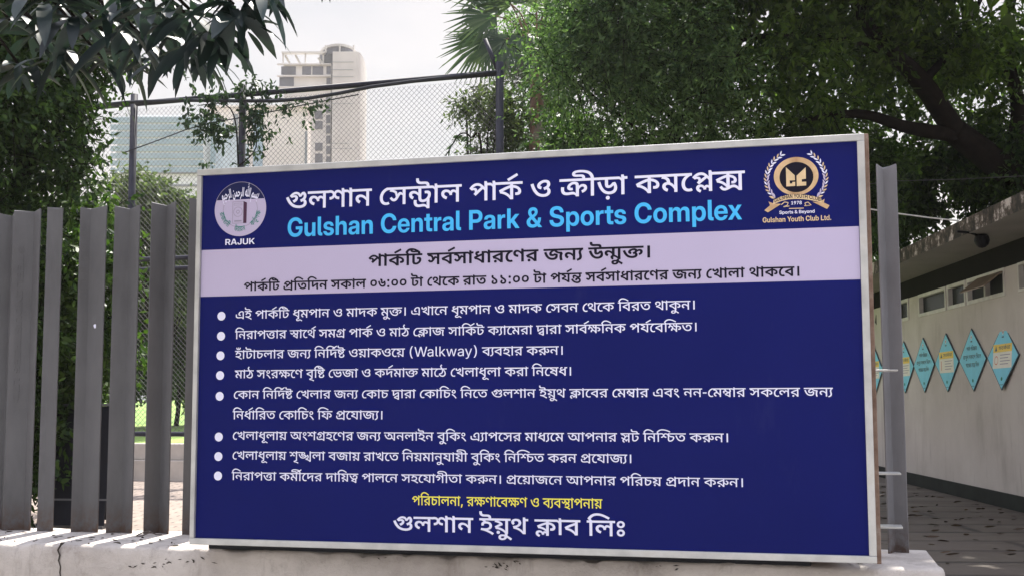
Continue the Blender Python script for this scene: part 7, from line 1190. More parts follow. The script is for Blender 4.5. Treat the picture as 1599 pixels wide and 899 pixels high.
ctr = at(838, 70, 16.8) - bv
for hx, hy, hd, tx, ty, tz, size, n, arc in (
    (775, 25, 14.2, -.9, -.1, .15, .62, 30, 3.4), (762, 62, 14.3, -.8, -.2, -.55, .62, 32, 3.2), (800, 8, 14.3, -.5, -.1, .9, .60, 30, 3.4), (815, 55, 14.1, -.1, -.5, -.75, .62, 30, 3.0), (850, 20, 14.3, .4, -.4, .8, .60, 28, 3.2),
    (790, 62, 14.0, -.55, -.3, -.7, .55, 30, 3.0), (870, 60, 14.3, .7, -.4, -.5, .58, 28, 3.0), (838, -30, 14.4, 0, -.2, 1, .65, 28, 3.4), (770, -25, 14.4, -.7, .1, .7, .65, 28, 3.4)):
    hub = at(hx, hy, hd + 2.2) - bv
    fan(hub, (tx, ty, tz), (0, -1, .5), size * 1.2, n, arc, M['leaf_palm'], 'frond')
    limbs('stalk', pal, [([at(838, 105, 16.8) - bv, (hub + ctr) / 2 + Vector((0, 0, .05)), hub], .016, .009)], M['palm_bark'])
for hx, hy, tx, tz, size in ((885, 104, .1, -1, .34), (920, 108, .25, -1, .32), (862, 108, -.05, -1, .34), (842, 180, .1, -1, .32), (860, 182, .2, -1, .30), (812, 88, -.1, -1, .36), (790, 84, -.2, -1, .34), (944, 112, .3, -1, .28)):
    fan(at(hx, hy, 16.5) - bv, (tx, -.15, tz), (0, -1, .2), size * 1.15, 22, .9, M['dry'], 'dead_frond', .3)
tag(pal, 'fan palm with spiky round fronds and a brown fibrous trunk behind the fence pole', 'palm tree')
# left: dark tree, hedge and brighter bush
tb = (-5.2, 10.6, 0)
sp3 = [(20, 60, 10, 90, 9), (100, 70, 10.2, 90, 9), (40, 180, 10, 90, 9), (95, 170, 10.3, 60, 7), (20, 290, 10, 80, 8), (100, 270, 10.4, 60, 6), (-70, 120, 10, 120, 8), (60, -70, 10, 150, 9), (130, 85, 10.5, 50, 5), (-80, 300, 10, 110, 7)]
tree('shade_tree', tb, 'dense dark small leaved tree at the left edge above the steel posts', 'tree', px_blobs(sp3, 41), 4300, 11, .065, .030, M['leaf_dark'], 42,
     [([tb, (-5.1, 10.5, 1.8), at(20, 300, 10.3), at(55, 180, 10.2)], .11, .06), ([at(20, 300, 10.3), at(100, 190, 10.3), at(140, 110, 10.4)], .045, .015), ([at(55, 180, 10.2), at(20, 90, 10), at(30, -20, 10)], .05, .02)], twig=.36)
hb = (-3.9, 10.9, 0)
sp4 = [(0, 420, 10.2, 80, 8), (70, 420, 10.6, 80, 8), (130, 400, 11, 70, 7), (20, 540, 10.4, 80, 8), (100, 540, 11, 75, 8), (145, 490, 11.4, 50, 6), (30, 650, 10.6, 70, 7), (10, 720, 10.6, 60, 6), (110, 330, 11.4, 60, 5), (170, 560, 12.4, 40, 4)]
tree('hedge_bush', hb, 'dark green hedge bush seen between the left steel posts', 'bush', px_blobs(sp4, 51), 3000, 11, .075, .036, M['leaf_hedge'], 52,
     [([hb, (-3.9, 10.9, .8), at(60, 420, 10.6)], .05, .02), ([(-3.9, 10.9, .8), at(110, 500, 11), at(130, 400, 11)], .03, .01), ([(-3.9, 10.9, .8), at(10, 540, 10.4)], .03, .01)], twig=.34)
for label, sp_, base, n, seed, mt in (
    ('light green rounded bush beyond the sports fence below the glass building', [(225, 320, 20, 50, 7), (265, 350, 20, 45, 6), (215, 390, 20.5, 50, 6), (270, 430, 20.5, 50, 6), (300, 400, 20.5, 40, 5), (180, 360, 20.5, 50, 6)], (240, 20.3), 1700, 61, 'leaf_bright'),
    ('mid green bush beyond the sports fence just left of the notice board', [(290, 480, 22, 55, 7), (230, 500, 22, 60, 7), (300, 560, 22, 50, 6), (260, 570, 22, 50, 6), (330, 440, 22, 50, 5)], (275, 22), 1700, 62, 'leaf_hedge'),
    ('dark bush beyond the sports fence behind the black sandwich board', [(190, 470, 21, 50, 6), (170, 540, 21, 55, 6), (200, 570, 21, 50, 6), (130, 560, 21, 60, 6), (150, 440, 21, 60, 6)], (170, 21), 1600, 63, 'leaf_dark')):
    b = at(base[0], 628, base[1]); b = (b[0], b[1], .55); bl = px_blobs(sp_, seed)
    st = [([b, Vector(b) + Vector((.05, 0, .9)), Vector(bl[0][0])], .05, .02)] + [([Vector(b) + Vector((.05, 0, .9)), Vector(bl[i][0])], .025, .008) for i in range(5, len(bl), 5)]
    tree('hedge_bush', b, label, 'bush', bl, n, 10, .10, .05, M[mt], seed + 100, st, twig=.4)
# ---------------------------------------------------------------- mango branch hanging over from a tree standing left of the camera
mb_ = Vector((-4.6, 5.0, -.5)); mg = empty('mango_tree', mb_); r = np.random.default_rng(71)
limbs('trunk', mg, [([Vector((0, 0, 0)), Vector((.1, 0, 2)), Vector((.0, .1, 4.2)), Vector((-.2, .2, 6))], .20, .10)], M['bark'])
tips = [(70, 10, 4.9, 1.2), (120, 40, 5.0, 1.1), (190, 45, 4.9, 1.1), (235, 10, 4.8, 1.1), (165, -20, 5, 1.2), (290, 30, 4.7, 1.05), (335, 60, 4.8, .95), (300, 80, 4.9, .9), (365, 15, 4.6, 1.05), (378, 42, 4.7, .95), (405, -15, 4.6, 1.1), (270, 60, 5.1, 1.0), (90, 90, 5.2, 1.0), (30, 110, 5.3, .9), (345, -40, 4.6, 1.1), (478, -46, 4.6, .7), (505, -45, 4.7, .6), (15, 40, 5.1, 1.1), (160, 100, 5.3, .8), (225, 70, 5.1, .9), (100, 15, 5.4, 1.0), (145, 70, 5.4, 1.0), (200, 100, 5.5, .85), (250, 95, 5.4, .8), (60, 60, 5.4, 1.0), (175, 25, 5.6, 1.0), (320, 100, 5.2, .8), (240, 45, 5.6, 1.0), (270, 20, 5.5, 1.0)]
br = []; VV = []; QQ = []; nb_ = 0
for px, py, Y, k in tips:
    c = np.array(at(px, py - 8, Y)) - np.array(mb_); root = c * .45 + np.array([0, .1, 4.6]) * .55 + np.array([0, 0, .5])
    br.append(([Vector(root), Vector((c + root) / 2 + np.array([0, 0, .18])), Vector(c)], .018, .006))
    n = int(r.integers(11, 16))
    for i in range(n):
        az = 2 * math.pi * i / n * 1.0 + r.uniform(-.3, .3); el = r.uniform(-.8, .6)
        d = np.array([math.cos(az) * math.cos(el), math.sin(az) * math.cos(el), math.sin(el)]); L = k * r.uniform(.13, .25); W = L * r.uniform(.19, .29)
        s_ = unit(np.cross(d, np.array([0, 0, 1.]) + r.normal(size=3) * .25)); nrm = np.cross(s_, d); nrm = nrm if nrm[2] > 0 else -nrm
        r_sag = r.uniform(.1, .75); m_ = 6; base = c + d * .015 + r.normal(size=3) * .02
        for q in range(m_ + 1):
            t_ = q / m_; w = W * .5 * (math.sin(math.pi * min(1, t_ * .92 + .04)) ** .8) * (1 if q < m_ else .05)
            p = base + d * L * t_ * (1 - .12 * t_) + np.array([0, 0, -1]) * L * (r_sag * t_ * t_)
            VV += [p + s_ * w + nrm * w * .25, p, p - s_ * w + nrm * w * .25]
        b0 = nb_
        for q in range(m_):
            QQ += [[b0 + q * 3, b0 + q * 3 + 1, b0 + q * 3 + 4, b0 + q * 3 + 3], [b0 + q * 3 + 1, b0 + q * 3 + 2, b0 + q * 3 + 5, b0 + q * 3 + 4]]
        nb_ += 3 * (m_ + 1)
np_mesh('crown', np.array(VV), np.array(QQ), M['leaf_mango'], mg, True)
limbs('branch', mg, br, M['bark'])
tag(mg, 'near tree with long drooping dark leaves hanging in at the top left', 'tree')

# ---------------------------------------------------------------- planter wall, lawn and sports fence
FA = .957; FD = np.array([.9568, -.2907]); F0 = np.array([-4.92, 17.0])     # a point of the fence line and its direction
FYAW = math.atan2(FD[1], FD[0])
def fp(px, py, off=.0):
    r = ray(px, py); nrm = np.array([-FD[1], FD[0]]); t_ = (F0 + nrm * off) @ nrm / (r[:2] @ nrm); p = r * t_; return Vector((p[0], p[1], p[2] + H))
def fl(t, off=0): return F0 + FD * t + np.array([-FD[1], FD[0]]) * off
pw = empty('planter_wall', (F0[0], F0[1], 0), FYAW); tag(pw, 'pale stepped concrete planter wall along the foot of the chain link fence', 'low wall')
g = MB(); g.box((-30, -.06, .28), (6.5, .25, .50)); bevel(g.build('coping', M['planter'], pw), .01)
g = MB(); g.box((-30, -.16, -.02), (6.5, .24, .279)); bevel(g.build('plinth', M['planter'], pw), .01)
def quad_strip(nm, rows, mat, kind):
    g = MB()
    for a, b in zip(rows, rows[1:]): g.add([a[0], a[1], b[1], b[0]], [[0, 1, 2, 3]])
    return tag(g.build(nm, mat), kind=kind)
rows = []
for off, z in ((.26, .47), (3, .60), (10, .85), (22, 1.10), (34, 1.22), (60, 1.22)):
    a = fl(-70, off); b = fl(6.6, off); rows.append(((a[0], a[1], z), (b[0], b[1], z)))
quad_strip('lawn', rows, M['lawn'], 'structure')
fe = empty('chain_link_fence', (F0[0], F0[1], 0), FYAW); tag(fe, 'tall black pole and chain link sports fence behind the notice board', 'fence')
ZR = fp(250, 157, .1).z
for t_ in (-.59, 1.17, 4.95):
    g = MB(); g.tube([(t_, .1, .45), (t_, .1, ZR + .12)], .052, 12); g.build('fence_pole', M['pole'], fe, True)
g = MB(); g.tube([(-5, .1, ZR - .02), (5.0, .1, ZR - .02)], .04, 10); g.build('top_rail', M['pole'], fe, True)
for z_ in (fp(250, 404, .1).z, fp(250, 420, .1).z, fp(250, 677, .1).z): 
    g = MB(); g.tube([(-5, .1, z_), (4.95, .1, z_)], .035, 8); g.build('rail', M['pole'], fe, True)
g = MB(); g.tube([(4.95, .1, ZR - .05), (4.75, .1, ZR + .45)], .03, 8); g.build('arm', M['pole'], fe, True)
g = MB(); cell = .0735; x0, x1, z0, z1 = -5., 4.95, .62, ZR - .08; hgt = z1 - z0; wr = .0023
k = x0 - hgt
while k < x1:
    for sgn in (1, -1):
        xa, xb = (k, k + hgt) if sgn > 0 else (k + hgt, k)
        pa = [xa, z0]; pb = [xb, z1]
        lo = max(0., min((x0 - xa) / (xb - xa), (x1 - xa) / (xb - xa))); hi = min(1., max((x0 - xa) / (xb - xa), (x1 - xa) / (xb - xa)))
        if hi - lo > .002:
            y = .158 + (.005 if sgn > 0 else 0)
            g.tube([(xa + (xb - xa) * lo, y, z0 + hgt * lo), (xa + (xb - xa) * hi, y, z0 + hgt * hi)], wr, 4, cap=False)
    k += cell
g.build('wire_mesh', M['wire'], fe)
# sagging cables slung along the fence top
g = MB(); g.tube([fp(x, y, -.02) for x, y in ((60, 166), (110, 169), (200, 160), (280, 157), (368, 158), (430, 158), (480, 154), (530, 146), (580, 136), (640, 128), (700, 121), (775, 113))], .026, 8)
tag(g.build('cable', M['cable'], None, True), 'thick black cable sagging just under the top rail of the sports fence', 'cable')
g = MB(); g.tube([fp(x, y, .03) for x, y in ((196, 238), (240, 222), (290, 203), (330, 192), (400, 180), (470, 165), (560, 148))], .008, 6)
tag(g.build('cable', M['cable'], None, True), 'thin wire slanting across the fence mesh in front of the glass building', 'cable')
# vine on the fence
vb = fp(375, 690, .06); vi = empty('climbing_vine', vb); bl = []; r = np.random.default_rng(77)
for px, py, rp_, n in ((345, 172, 26, 6), (320, 185, 22, 5), (300, 178, 14, 3), (352, 205, 18, 4), (392, 150, 22, 4), (398, 180, 22, 4), (400, 215, 14, 3), (395, 245, 14, 3), (330, 225, 12, 2), (322, 250, 9, 2), (410, 200, 14, 3), (430, 178, 10, 2), (385, 262, 12, 2), (440, 180, 6, 1), (500, 165, 14, 3), (475, 188, 8, 1), (483, 200, 5, 1), (452, 207, 6, 1), (475, 165, 12, 2), (445, 160, 10, 2), (340, 135, 16, 3), (390, 132, 14, 3), (290, 157, 16, 2), (300, 130, 8, 1), (476, 135, 4, 1)):
    c = np.array(fp(px, py, .02)); rm = rp_ * c[1] / F
    for _ in range(n): bl.append((c + r.normal(size=3) * rm * .45 * np.array([1, .4, 1]) - np.array(vb), (rm * .45, .10, rm * .4)))
crown('foliage', vi, bl, 330, 5, .075, .040, M['leaf_vine'], 78, twig=.16, droop=.5)
limbs('stem', vi, [([Vector((0, 0, 0)), fp(372, 480, .05) - vb, fp(372, 260, .05) - vb, fp(360, 170, .03) - vb, fp(310, 165, .03) - vb], .018, .006), ([fp(372, 260, .05) - vb, fp(400, 230, .02) - vb, fp(405, 160, .02) - vb, fp(500, 158, .02) - vb], .01, .004)], M['bark'])
tag(vi, 'leafy climbing vine tangled round the middle pole of the sports fence', 'vine')
# pale strips of field kit and the tree line far beyond the lawn
r = np.random.default_rng(81); bl = [((x, 52 + r.uniform(-3, 3) + abs(x) * .05, 1.2 + r.uniform(.8, 2.6)), (2.2, 1.6, 1.7)) for x in np.linspace(-32, 34, 46)]
tl, *_ = crown('tree_line', None, bl, 3600, 8, .30, .17, M['leaf_dark'], 82, twig=.9); tag(tl, kind='stuff')

# ---------------------------------------------------------------- black sandwich board on the paving behind the left posts
p0 = at(108, 813, 10.4); sb = empty('sandwich_board', (p0.x, p0.y, 0), R(-8)); hb_ = 1.03; w0, w1 = .25, .31
def lean(g, xa, xb, z0, z1, y0, dy, th, m=0):
    v = []
    for z, xw in ((z0, xb), (z1, xa)):
        yy = y0 + dy * (z / hb_)
        v += [(-xw, yy, z), (xw, yy, z), (xw, yy + th, z), (-xw, yy + th, z)]
    g.add(v, [[0, 3, 2, 1], [4, 5, 6, 7], [0, 1, 5, 4], [1, 2, 6, 5], [2, 3, 7, 6], [3, 0, 4, 7]], m)
g = MB(); lean(g, .285, .30, .03, hb_, 0, .22, .02); g.build('front_panel', M['board_black'], sb)
g = MB(); lean(g, .285, .30, .03, hb_, .52, -.24, .02); g.build('rear_panel', M['board_black'], sb)
g = MB(); g.box((-.295, .215, hb_ + .001), (.295, .305, hb_ + .022)); bevel(g.build('top_rim', M['rim'], sb), .004)
g = MB(); lean(g, .302, .303, .235, .25, -.0045, .22, .004); g.build('cross_strip', M['rim'], sb)
for x in (-.27, .27):
    for y in (.0, .50):
        g = MB(); g.box((x - .025, y, 0), (x + .025, y + .03, .03)); g.build('foot', M['rim'], sb)
tag(sb, 'black folding sandwich board standing on the paving behind the left posts', 'sandwich board')

# ---------------------------------------------------------------- service building on the right
W0 = at(1599, 801, 1)
def wy(Y): return 4.84 - (11.5 - Y) * .056 if False else 4.84 + (Y - 11.5) * .0561
bl_ = empty('service_building', (4.84, 11.5, 0), math.atan2(1, .0561)); tag(bl_, 'single storey plastered service building with a mossy overhanging flat roof and high windows', 'building')
# local x runs away from the street along the wall, local y points to the left (to the path)
BB = math.hypot(1, .0561)
def bxp(px, py):
    """pixel on the wall plane -> (along, height)"""
    r = ray(px, py); w = np.array([4.84, 11.5]); dr = np.array([.0561, 1]) / BB; nn = np.array([dr[1], -dr[0]])
    t_ = (w @ nn) / (r[:2] @ nn); p = r * t_; return float((p[:2] - w) @ dr), float(p[2] + H)
X0, X1 = -5.0, 20.; ZS = bxp(1411, 440)[1]
wl_ = []                                               # windows: along0, along1 and kind
edges = [(1592.5, 1640), (1511, 1571), (1480.5, 1509), (1435, 1478), (1400, 1419)]
zb, zt_ = bxp(1434, 495.5)[1], bxp(1434, 460.5)[1]
wins = []
for a, b in edges:
    xa = bxp(b, 470)[0]; xb = bxp(a, 470)[0]; wins.append((xa, xb))
wins = sorted(wins + [(-3.9, -2.6), (-2.4, -1.1)])
g = MB(); g.box((X0, -3.2, -.02), (X1, 0, zb)); last = X0
for a, b in wins: g.box((last, -3.2, zb), (a, 0, zt_)); last = b
g.box((last, -3.2, zb), (X1, 0, zt_)); 
wallo = g.build('wall', M['plaster'], bl_)
g = MB(); g.box((X0, -3.2, zt_ + .001), (X1, -.002, ZS)); g.build('upper_band', M['band_dark'], bl_)
g = MB(); g.box((X0 - .02, 0.001, -.01), (X1, .02, .15)); g.build('skirting', M['base'], bl_)
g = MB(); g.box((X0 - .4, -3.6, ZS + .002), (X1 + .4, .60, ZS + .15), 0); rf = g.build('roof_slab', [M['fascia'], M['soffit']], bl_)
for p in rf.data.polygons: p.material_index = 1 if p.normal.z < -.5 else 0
for k, (a, b) in enumerate(wins):
    f_ = .045 if k in (len(wins) - 3, len(wins) - 4) and False else (.040 if .2 < b - a < 1.2 and a > -.5 else .026); g = MB()
    for q in (((a, -.06, zb), (b, .012, zb + f_)), ((a, -.06, zt_ - f_), (b, .012, zt_)), ((a, -.06, zb + f_), (a + f_, .012, zt_ - f_)), ((b - f_, -.06, zb + f_), (b, .012, zt_ - f_))): g.box(*q)
    w_ = g.build('window', M['winframe'], bl_)
    opened = abs((a + b) / 2 - (bxp(1541, 470)[0])) < .2
    g = MB(); g.box((a + f_, -.05, zb + f_), (b - f_, -.04, zt_ - f_)); g.build('pane', M['dark'] if opened else M['glass'], w_)
    if opened:
        for aa, bb in ((b - (b - a) * .52, b - (b - a) * .48),):
            g = MB(); g.box((aa, -.06, zb + f_), (bb, .012, zt_ - f_)); g.build('mullion', M['winframe'], w_)
        g = MB(); ang = R(52); h_ = zt_ - zb - f_; aa, bb = a + .02, b - (b - a) * .35
        Mx = Matrix.Translation((0, .016, zt_ - f_)) @ Matrix.Rotation(ang, 4, 'X')
        g.box((aa, 0, -h_), (bb, .012, 0), 0, Mx); sa = g.build('open_sash', M['sash'], w_); sa['label'] = 'brown top hung sash propped open'
# blue diamond posters along the wall
def poster(px, k, lab):
    xa, _ = bxp(px, 556); hw_, hh_ = .455, .335; zc_ = bxp(1568, 556)[1]; o = empty('diamond_poster', (0, 0, 0), 0)
    dr = np.array([.0561, 1]) / BB; p = np.array([4.84, 11.5]) + dr * xa + np.array([-dr[1], dr[0]]) * .012
    o.location = (p[0], p[1], zc_); o.rotation_euler = (0, 0, math.atan2(1, .0561) + math.pi)   # local x to the viewer's right, local y into the wall
    if k == 0: o.rotation_euler = (R(-4), 0, math.atan2(1, .0561) + math.pi)
    g = MB(); v = [(-hw_, 0, 0), (0, 0, -hh_), (hw_, 0, 0), (0, 0, hh_)]; g.add([(a, -.004, c) for a, b, c in v] + [(a, .004, c) for a, b, c in v], [[0, 1, 2, 3], [7, 6, 5, 4], [0, 4, 5, 1], [1, 5, 6, 2], [2, 6, 7, 3], [3, 7, 4, 0]], 0)
    sb_ = .955; face(g, [(-hw_ * sb_, 0), (0, -hh_ * sb_), (hw_ * sb_, 0), (0, hh_ * sb_)], 1, -.0055)
    g.build('sheet', [M['poster_edge'], M['sky_blue']], o)
    g = MB(); mats = [M['poster_navy'], M['poster_white'], M['poster_red'], M['green']]
    ring(g, 0, hh_ * .72, .030, .022, .007, 1, -.0070, n=20); face(g, ell(0, hh_ * .72, .014, .010, 14), 2, -.0070); face(g, [(-.03, hh_ * .56), (.03, hh_ * .56), (.03, hh_ * .60), (-.03, hh_ * .60)], 0, -.0070)
    face(g, ell(0, -hh_ * .66, .026, .019, 16), 3, -.0070); face(g, [(-.05, -hh_ * .84), (.05, -hh_ * .84), (.05, -hh_ * .825), (-.05, -hh_ * .825)], 0, -.0070)
    if k % 2:
        for nm_, z_, w_ in (('poster_a', .10, .17), ('poster_b', .012, .30), ('poster_c', -.075, .22)): set_line(g, RUN[nm_], -w_, w_, z_, .062, 0, -.0070)
        g.build('lettering', mats, o)
    else:
        g.build('crest', mats, o)
        g = MB(); face(g, [(-.27, .045), (.27, .045), (.27, .125), (-.27, .125)], 0, -.0068); face(g, [(-.27, -.115), (.27, -.115), (.27, .044), (-.27, .044)], 1, -.0068)
        face(g, [(-.22, .058), (-.15, .058), (-.185, .112)], 2, -.0074); set_line(g, RUN['poster_head'], -.11, .22, .068, .055, 2, -.0074)
        if k % 4 == 0: ring(g, -.17, -.035, .055, .045, .010, 3, -.0074, n=22)
        else: face(g, [(-.20, -.085), (-.18, -.085), (-.18, .02), (-.20, .02)], 3, -.0074)
        for q in range(4): face(g, [(-.06, .012 - q * .03), (.22 - .05 * (q % 2), .012 - q * .03), (.22 - .05 * (q % 2), .020 - q * .03), (-.06, .020 - q * .03)], 4, -.0074)
        g.build('message_box', [M['poster_yellow'], M['poster_white'], M['poster_navy'], M['poster_red'], M['greyline']], o)
    tag(o, lab, 'poster', 'blue diamond posters on the service building wall')
for k, (px, lab) in enumerate(((1568, 'blue diamond poster with a yellow and white box, nearest the right edge of the photo'), (1520.5, 'blue diamond poster with three lines of dark writing, largest of its kind'),
        (1480, 'blue diamond poster with a yellow and white box between two posters of dark writing'), (1444, 'blue diamond poster with dark writing only, next to the one cut by the tall post'),
        (1413.5, 'blue diamond poster half covered by the right side of the tall steel post'), (1389, 'blue diamond poster almost hidden behind the tall steel post'), (1367, 'blue diamond poster showing in the gap between notice board and tall post'))):
    poster(px, k, lab)
# dome lamp hanging under the roof and its arm; wires to the roof edge
q = at(1533, 368, 11.2); ca = empty('dome_lamp', q); g = MB(); n_ = 16; rows = [(0, .02), (.008, .045), (-.01, .062), (-.05, .070), (-.085, .058), (-.11, .03), (-.118, 0)]
for i, (z_, rr_) in enumerate(rows[:-1]):
    z2, r2_ = rows[i + 1]
    for j in range(n_):
        a0, a1 = 2 * math.pi * j / n_, 2 * math.pi * (j + 1) / n_
        g.add([(rr_ * math.cos(a0), rr_ * math.sin(a0), z_), (rr_ * math.cos(a1), rr_ * math.sin(a1), z_), (r2_ * math.cos(a1), r2_ * math.sin(a1), z2), (r2_ * math.cos(a0), r2_ * math.sin(a0), z2)], [[0, 1, 2, 3]])
g.build('housing', M['plastic'], ca, True); g = MB(); g.tube([(0, 0, -.02), (-.12, -.05, .02), (-.26, -.10, .025)], .012, 8); g.build('arm', M['plastic'], ca, True)
tag(ca, 'dark round lamp on a short arm under the roof overhang', 'lamp')
e1 = at(1497, 345, 11.9)
g = MB(); g.tube([at(1300, 318, 9.5), at(1405, 334, 10.9), at(1450, 340, 11.4), e1, at(1490, 352, 11.85), at(1488, 372, 11.8)], .0075, 6)
tag(g.build('cable', M['poster_white'], None, True), 'pale wire running from behind the tall post to the roof edge', 'cable')
g = MB(); g.tube([at(1240, 300, 13), at(1400, 283, 13), at(1500, 280, 12.4), at(1700, 270, 12)], .0035, 6)
tag(g.build('cable', M['wire'], None, True), 'thin grey wire crossing the leaves above the service building roof', 'cable')
q = at(1374, 499, 17.2); wlp = empty('wall_lamp', q); g = MB(); g.box((-.05, -.06, -.07), (.07, .06, .07), 0, Matrix.Rotation(.5, 4, 'X')); bevel(g.build('housing', M['plastic'], wlp), .01)
g = MB(); g.tube([(.05, 0, 0), (.14, 0, .05), (.26, 0, .05)], .014, 8); g.build('arm', M['plastic'], wlp, True)
tag(wlp, 'small black floodlight on the building wall beside the tall post', 'lamp')
# fallen leaves swept over the shaded path
r = np.random.default_rng(91); n_ = 420; xx = r.uniform(2.2, 5.0, n_); yy = r.uniform(7.6, 17, n_); keep = np.abs(((yy - .056 * xx) % .62) - .31) < .26
xx, yy = xx[keep], yy[keep]; n_ = len(xx); P = np.stack([xx, yy, np.full(n_, .012)], 1); an = r.normal(0, .35, n_); D = np.stack([np.cos(an), np.sin(an), r.uniform(-.05, .12, n_)], 1)
V, Q = leaf_cards(P, unit(D), r.uniform(.04, .11, n_), r.uniform(.010, .026, n_), r, .05); V[:, 2] = np.maximum(V[:, 2], .008)
tag(np_mesh('leaf_litter', V, Q, M['leaf_dry']), kind='stuff')

# dry leaves and grit along the wall top
r = np.random.default_rng(92); n_ = 150; xx = np.concatenate([r.uniform(-3.3, -1.5, 90), r.uniform(-1.5, 1.7, 60)]); yy = .13 + .6 * r.uniform(0, 1, n_) ** 1.6
P = BC[None, :] * np.array([1, 1, 0]) + BD * xx[:, None] + BN * yy[:, None]; P[:, 2] = ZT + .004; an = r.uniform(0, 6.28, n_); D = np.stack([np.cos(an), np.sin(an), r.uniform(-.02, .15, n_)], 1)
V, Q = leaf_cards(P, unit(D), r.uniform(.008, .045, n_), r.uniform(.006, .018, n_), r, .05); V[:, 2] = np.maximum(V[:, 2], ZT + .002)
tag(np_mesh('leaf_litter', V, Q, M['leaf_dry']), kind='stuff')

# ---------------------------------------------------------------- buildings far behind
def far_box(g, px0, px1, ptop, Y, depth, m=0):
    a = at(px0, ptop, Y); b = at(px1, ptop, Y); g.box((a.x, Y, -.6), (b.x, Y + depth, a.z), m); return a, b
def part(nm, mat, parent, fn):
    g = MB(); fn(g); return g.build(nm, mat, parent)
YT = 160.
tw = empty('concrete_tower', (at(500, 628, YT).x, YT, -.55)); off = Vector(tw.location)
def P3(px, py, dy=0): v = at(px, py, YT); return (v.x - off.x, dy, v.z - off.z)
def tbox(nm, mat, px0, py0, px1, py1, d0, d1):
    a = P3(px0, py1); b = P3(px1, py0); g = MB(); g.box((a[0], d0, a[2]), (b[0], d1, b[2])); return g.build(nm, mat, tw)
zbot = 0
def zpx(py): return P3(500, py)[2]
def xpx(px): return P3(px, 400)[0]
# curved right hand block
x0, x1, x2 = xpx(516), xpx(553), xpx(569.5)
def xat(px, dy): return (px - 800) / F * (YT + dy) / 1.0 * 1.0 - off.x
plan = [(x0, 0), (x1, 0)] + [(xat(553 + 16.5 * math.sin(a), 13 * (1 - math.cos(a))), 13 * (1 - math.cos(a))) for a in np.linspace(.2, math.pi / 2, 8)] + [(xat(566, 20), 20), (x0, 20)]
g = MB(); g.prism(plan, 0, zpx(81)); g.build('stair_block', M['tower'], tw)
plan2 = [(xat(493 + 60 * (1 - math.cos(a)) / 2, 5 - 4.6 * math.sin(a)), 5 - 4.6 * math.sin(a)) for a in np.linspace(0, math.pi, 14)] + [(xat(551, 14), 14), (xat(493, 14), 14)]
g = MB(); g.prism(plan2, zpx(70.5), zpx(67)); g.build('crown_ring', M['tower'], tw)
g = MB(); pl3 = [(x * .985 + .015 * xpx(530), y + .25) for x, y in plan2]; g.prism(pl3, zpx(81) + .01, zpx(71)); g.build('crown_glazing', M['opening'], tw)
for px in (508, 530, 552): tbox('column', M['tower'], px - 1, 70.5, px + 1, 81, .12, .5)
# left wing: floors with wide openings, built from piers and slabs round the openings
tbox('wall', M['tower'], 432, 98, 515.9, 700, 1.0, 20)
def opening(px0, py0, px1, py1):
    w_ = tbox('window', M['opening'], px0, py0, px1, py1, .93, 1.05)
for a in ((437, 101, 460, 114), (470, 101, 484, 114), (486, 101, 503, 114), (434, 118, 457, 132), (508, 101, 515, 113), (508, 119, 515, 131)): opening(*a)
for y in range(10): 
    if y: opening(507.5, 137 + y * 16.2 - 8, 514.5, 137 + y * 16.2 + 4.5)
for y0 in (171, 187, 221, 238, 250): opening(490, y0, 502, y0 + 12.5)
for py in (97, 115.5, 133): tbox('floor_slab', M['tower'], 431, py, 515.8, py + 2.2, .7, .99)
for px in (438.5, 473.5): tbox('pergola_post', M['tower'], px - .9, 79.4, px + .9, 96.9, 1.4, 1.9)
tbox('pergola_post', M['tower'], 501, 79.4, 503, 96.9, 1.4, 1.9)
tbox('pergola_beam', M['tower'], 437, 76.6, 505, 79.3, 1.2, 2.0); tbox('pergola_beam', M['tower'], 441, 79.0, 505, 81.4, 12, 12.8)
for px in (447, 463): 
    g = MB(); a = P3(px - 6, 80); b = P3(px + 3, 96); g.tube([(a[0], 2.1, a[2]), (b[0], 2.1, b[2])], .16, 6); g.build('brace', M['tower'], tw)
g = MB(); a = P3(493, 84); b = P3(502, 95); g.tube([(a[0], 2.1, a[2]), (b[0], 2.1, b[2])], .16, 6); g.build('brace', M['tower'], tw)
tbox('roof_block', M['tower'], 442, 94.6, 470, 97, 4, 9); tbox('roof_block', M['tower'], 482, 95, 494, 97, 4, 9)
for py, a, b in ((97, 517, 552), (109, 517, 551), (120, 517, 552), (162, 517, 552), (224, 517, 545), (232, 517, 550)): tbox('joint_line', M['slit'], a, py, b, py + .7, -.04, .02)
tag(tw, 'unfinished grey concrete tower with an open pergola and rounded crown on its roof', 'tower')
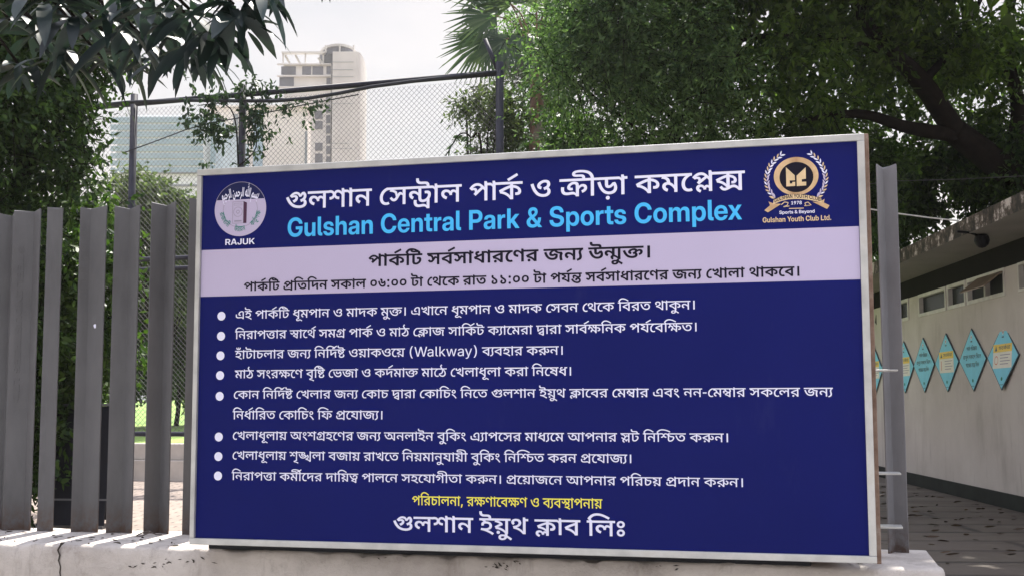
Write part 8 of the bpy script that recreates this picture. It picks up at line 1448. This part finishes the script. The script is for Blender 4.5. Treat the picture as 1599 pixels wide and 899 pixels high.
# glass building
YG = 120.; gb = empty('glass_building', (at(262, 628, YG).x, YG, -.55)); off2 = Vector(gb.location)
def gbox(nm, mat, px0, py0, px1, py1, d0, d1, par=gb, Y=None, of=None):
    Y = Y or YG; of = of or off2; a = at(px0, py1, Y) - of; b = at(px1, py0, Y) - of; g = MB(); g.box((a.x, d0, a.z), (b.x, d1, b.z)); return g.build(nm, mat, par)
gbox('wall', M['spandrel'], 170, 181, 318, 640, .2, 16)
for k in range(8): gbox('glazing_band', M['curtain'], 172, 183 + k * 11.2, 317, 191.5 + k * 11.2, .08, .25)
for k in range(7): gbox('roof_fin', M['spandrel'], 203 + k * 16, 176.5, 216 + k * 16, 179, 1, 1.6)
for k in range(7): gbox('strip_window', M['slit'], 172, 288 + k * 18, 312, 291.5 + k * 18, .1, .25)
gbox('sill_band', M['slit'], 171, 269, 318, 271.5, .0, .25)
gbox('corner_strip', M['curtain'], 318.2, 178, 336, 640, .5, 16)
tag(gb, 'pale blue glass office block with horizontal bands behind the left fence pole', 'building')
YC = 140.; cb = empty('cream_building', (at(390, 628, YC).x, YC, -.55)); off3 = Vector(cb.location)
gbox('wall', M['tower2'], 325, 168, 478, 640, .2, 3.5, cb, YC, off3)
gbox('glass_strip', M['curtain'], 388, 172, 411, 640, .1, .3, cb, YC, off3)
gbox('roof_slab', M['tower2'], 323, 165, 480, 167.9, -.3, 3.6, cb, YC, off3)
gbox('joint_line', M['slit'], 474, 205, 476, 640, .12, .3, cb, YC, off3); gbox('joint_line', M['slit'], 363, 178, 364, 640, .12, .3, cb, YC, off3)
tag(cb, 'plain cream rendered block with a narrow blue glass strip in front of the tower', 'building')
# ---------------------------------------------------------------- air
HAZE = .00045
if HAZE:
    g = MB(); g.box((-910, -910, -1.6), (910, 910, 62)); hz = g.build('haze', None); hz.data.materials.clear()
    mt = bpy.data.materials.new('haze'); mt.use_nodes = True; nt = mt.node_tree; nt.nodes.remove(nt.nodes['Principled BSDF'])
    pv = nt.nodes.new('ShaderNodeVolumePrincipled'); pv.inputs['Density'].default_value = HAZE; pv.inputs['Color'].default_value = (.94, .95, .97, 1); pv.inputs['Anisotropy'].default_value = .3
    nt.links.new(pv.outputs[0], next(n for n in nt.nodes if n.type == 'OUTPUT_MATERIAL').inputs['Volume'])
    hz.data.materials.append(mt); tag(hz, kind='stuff')
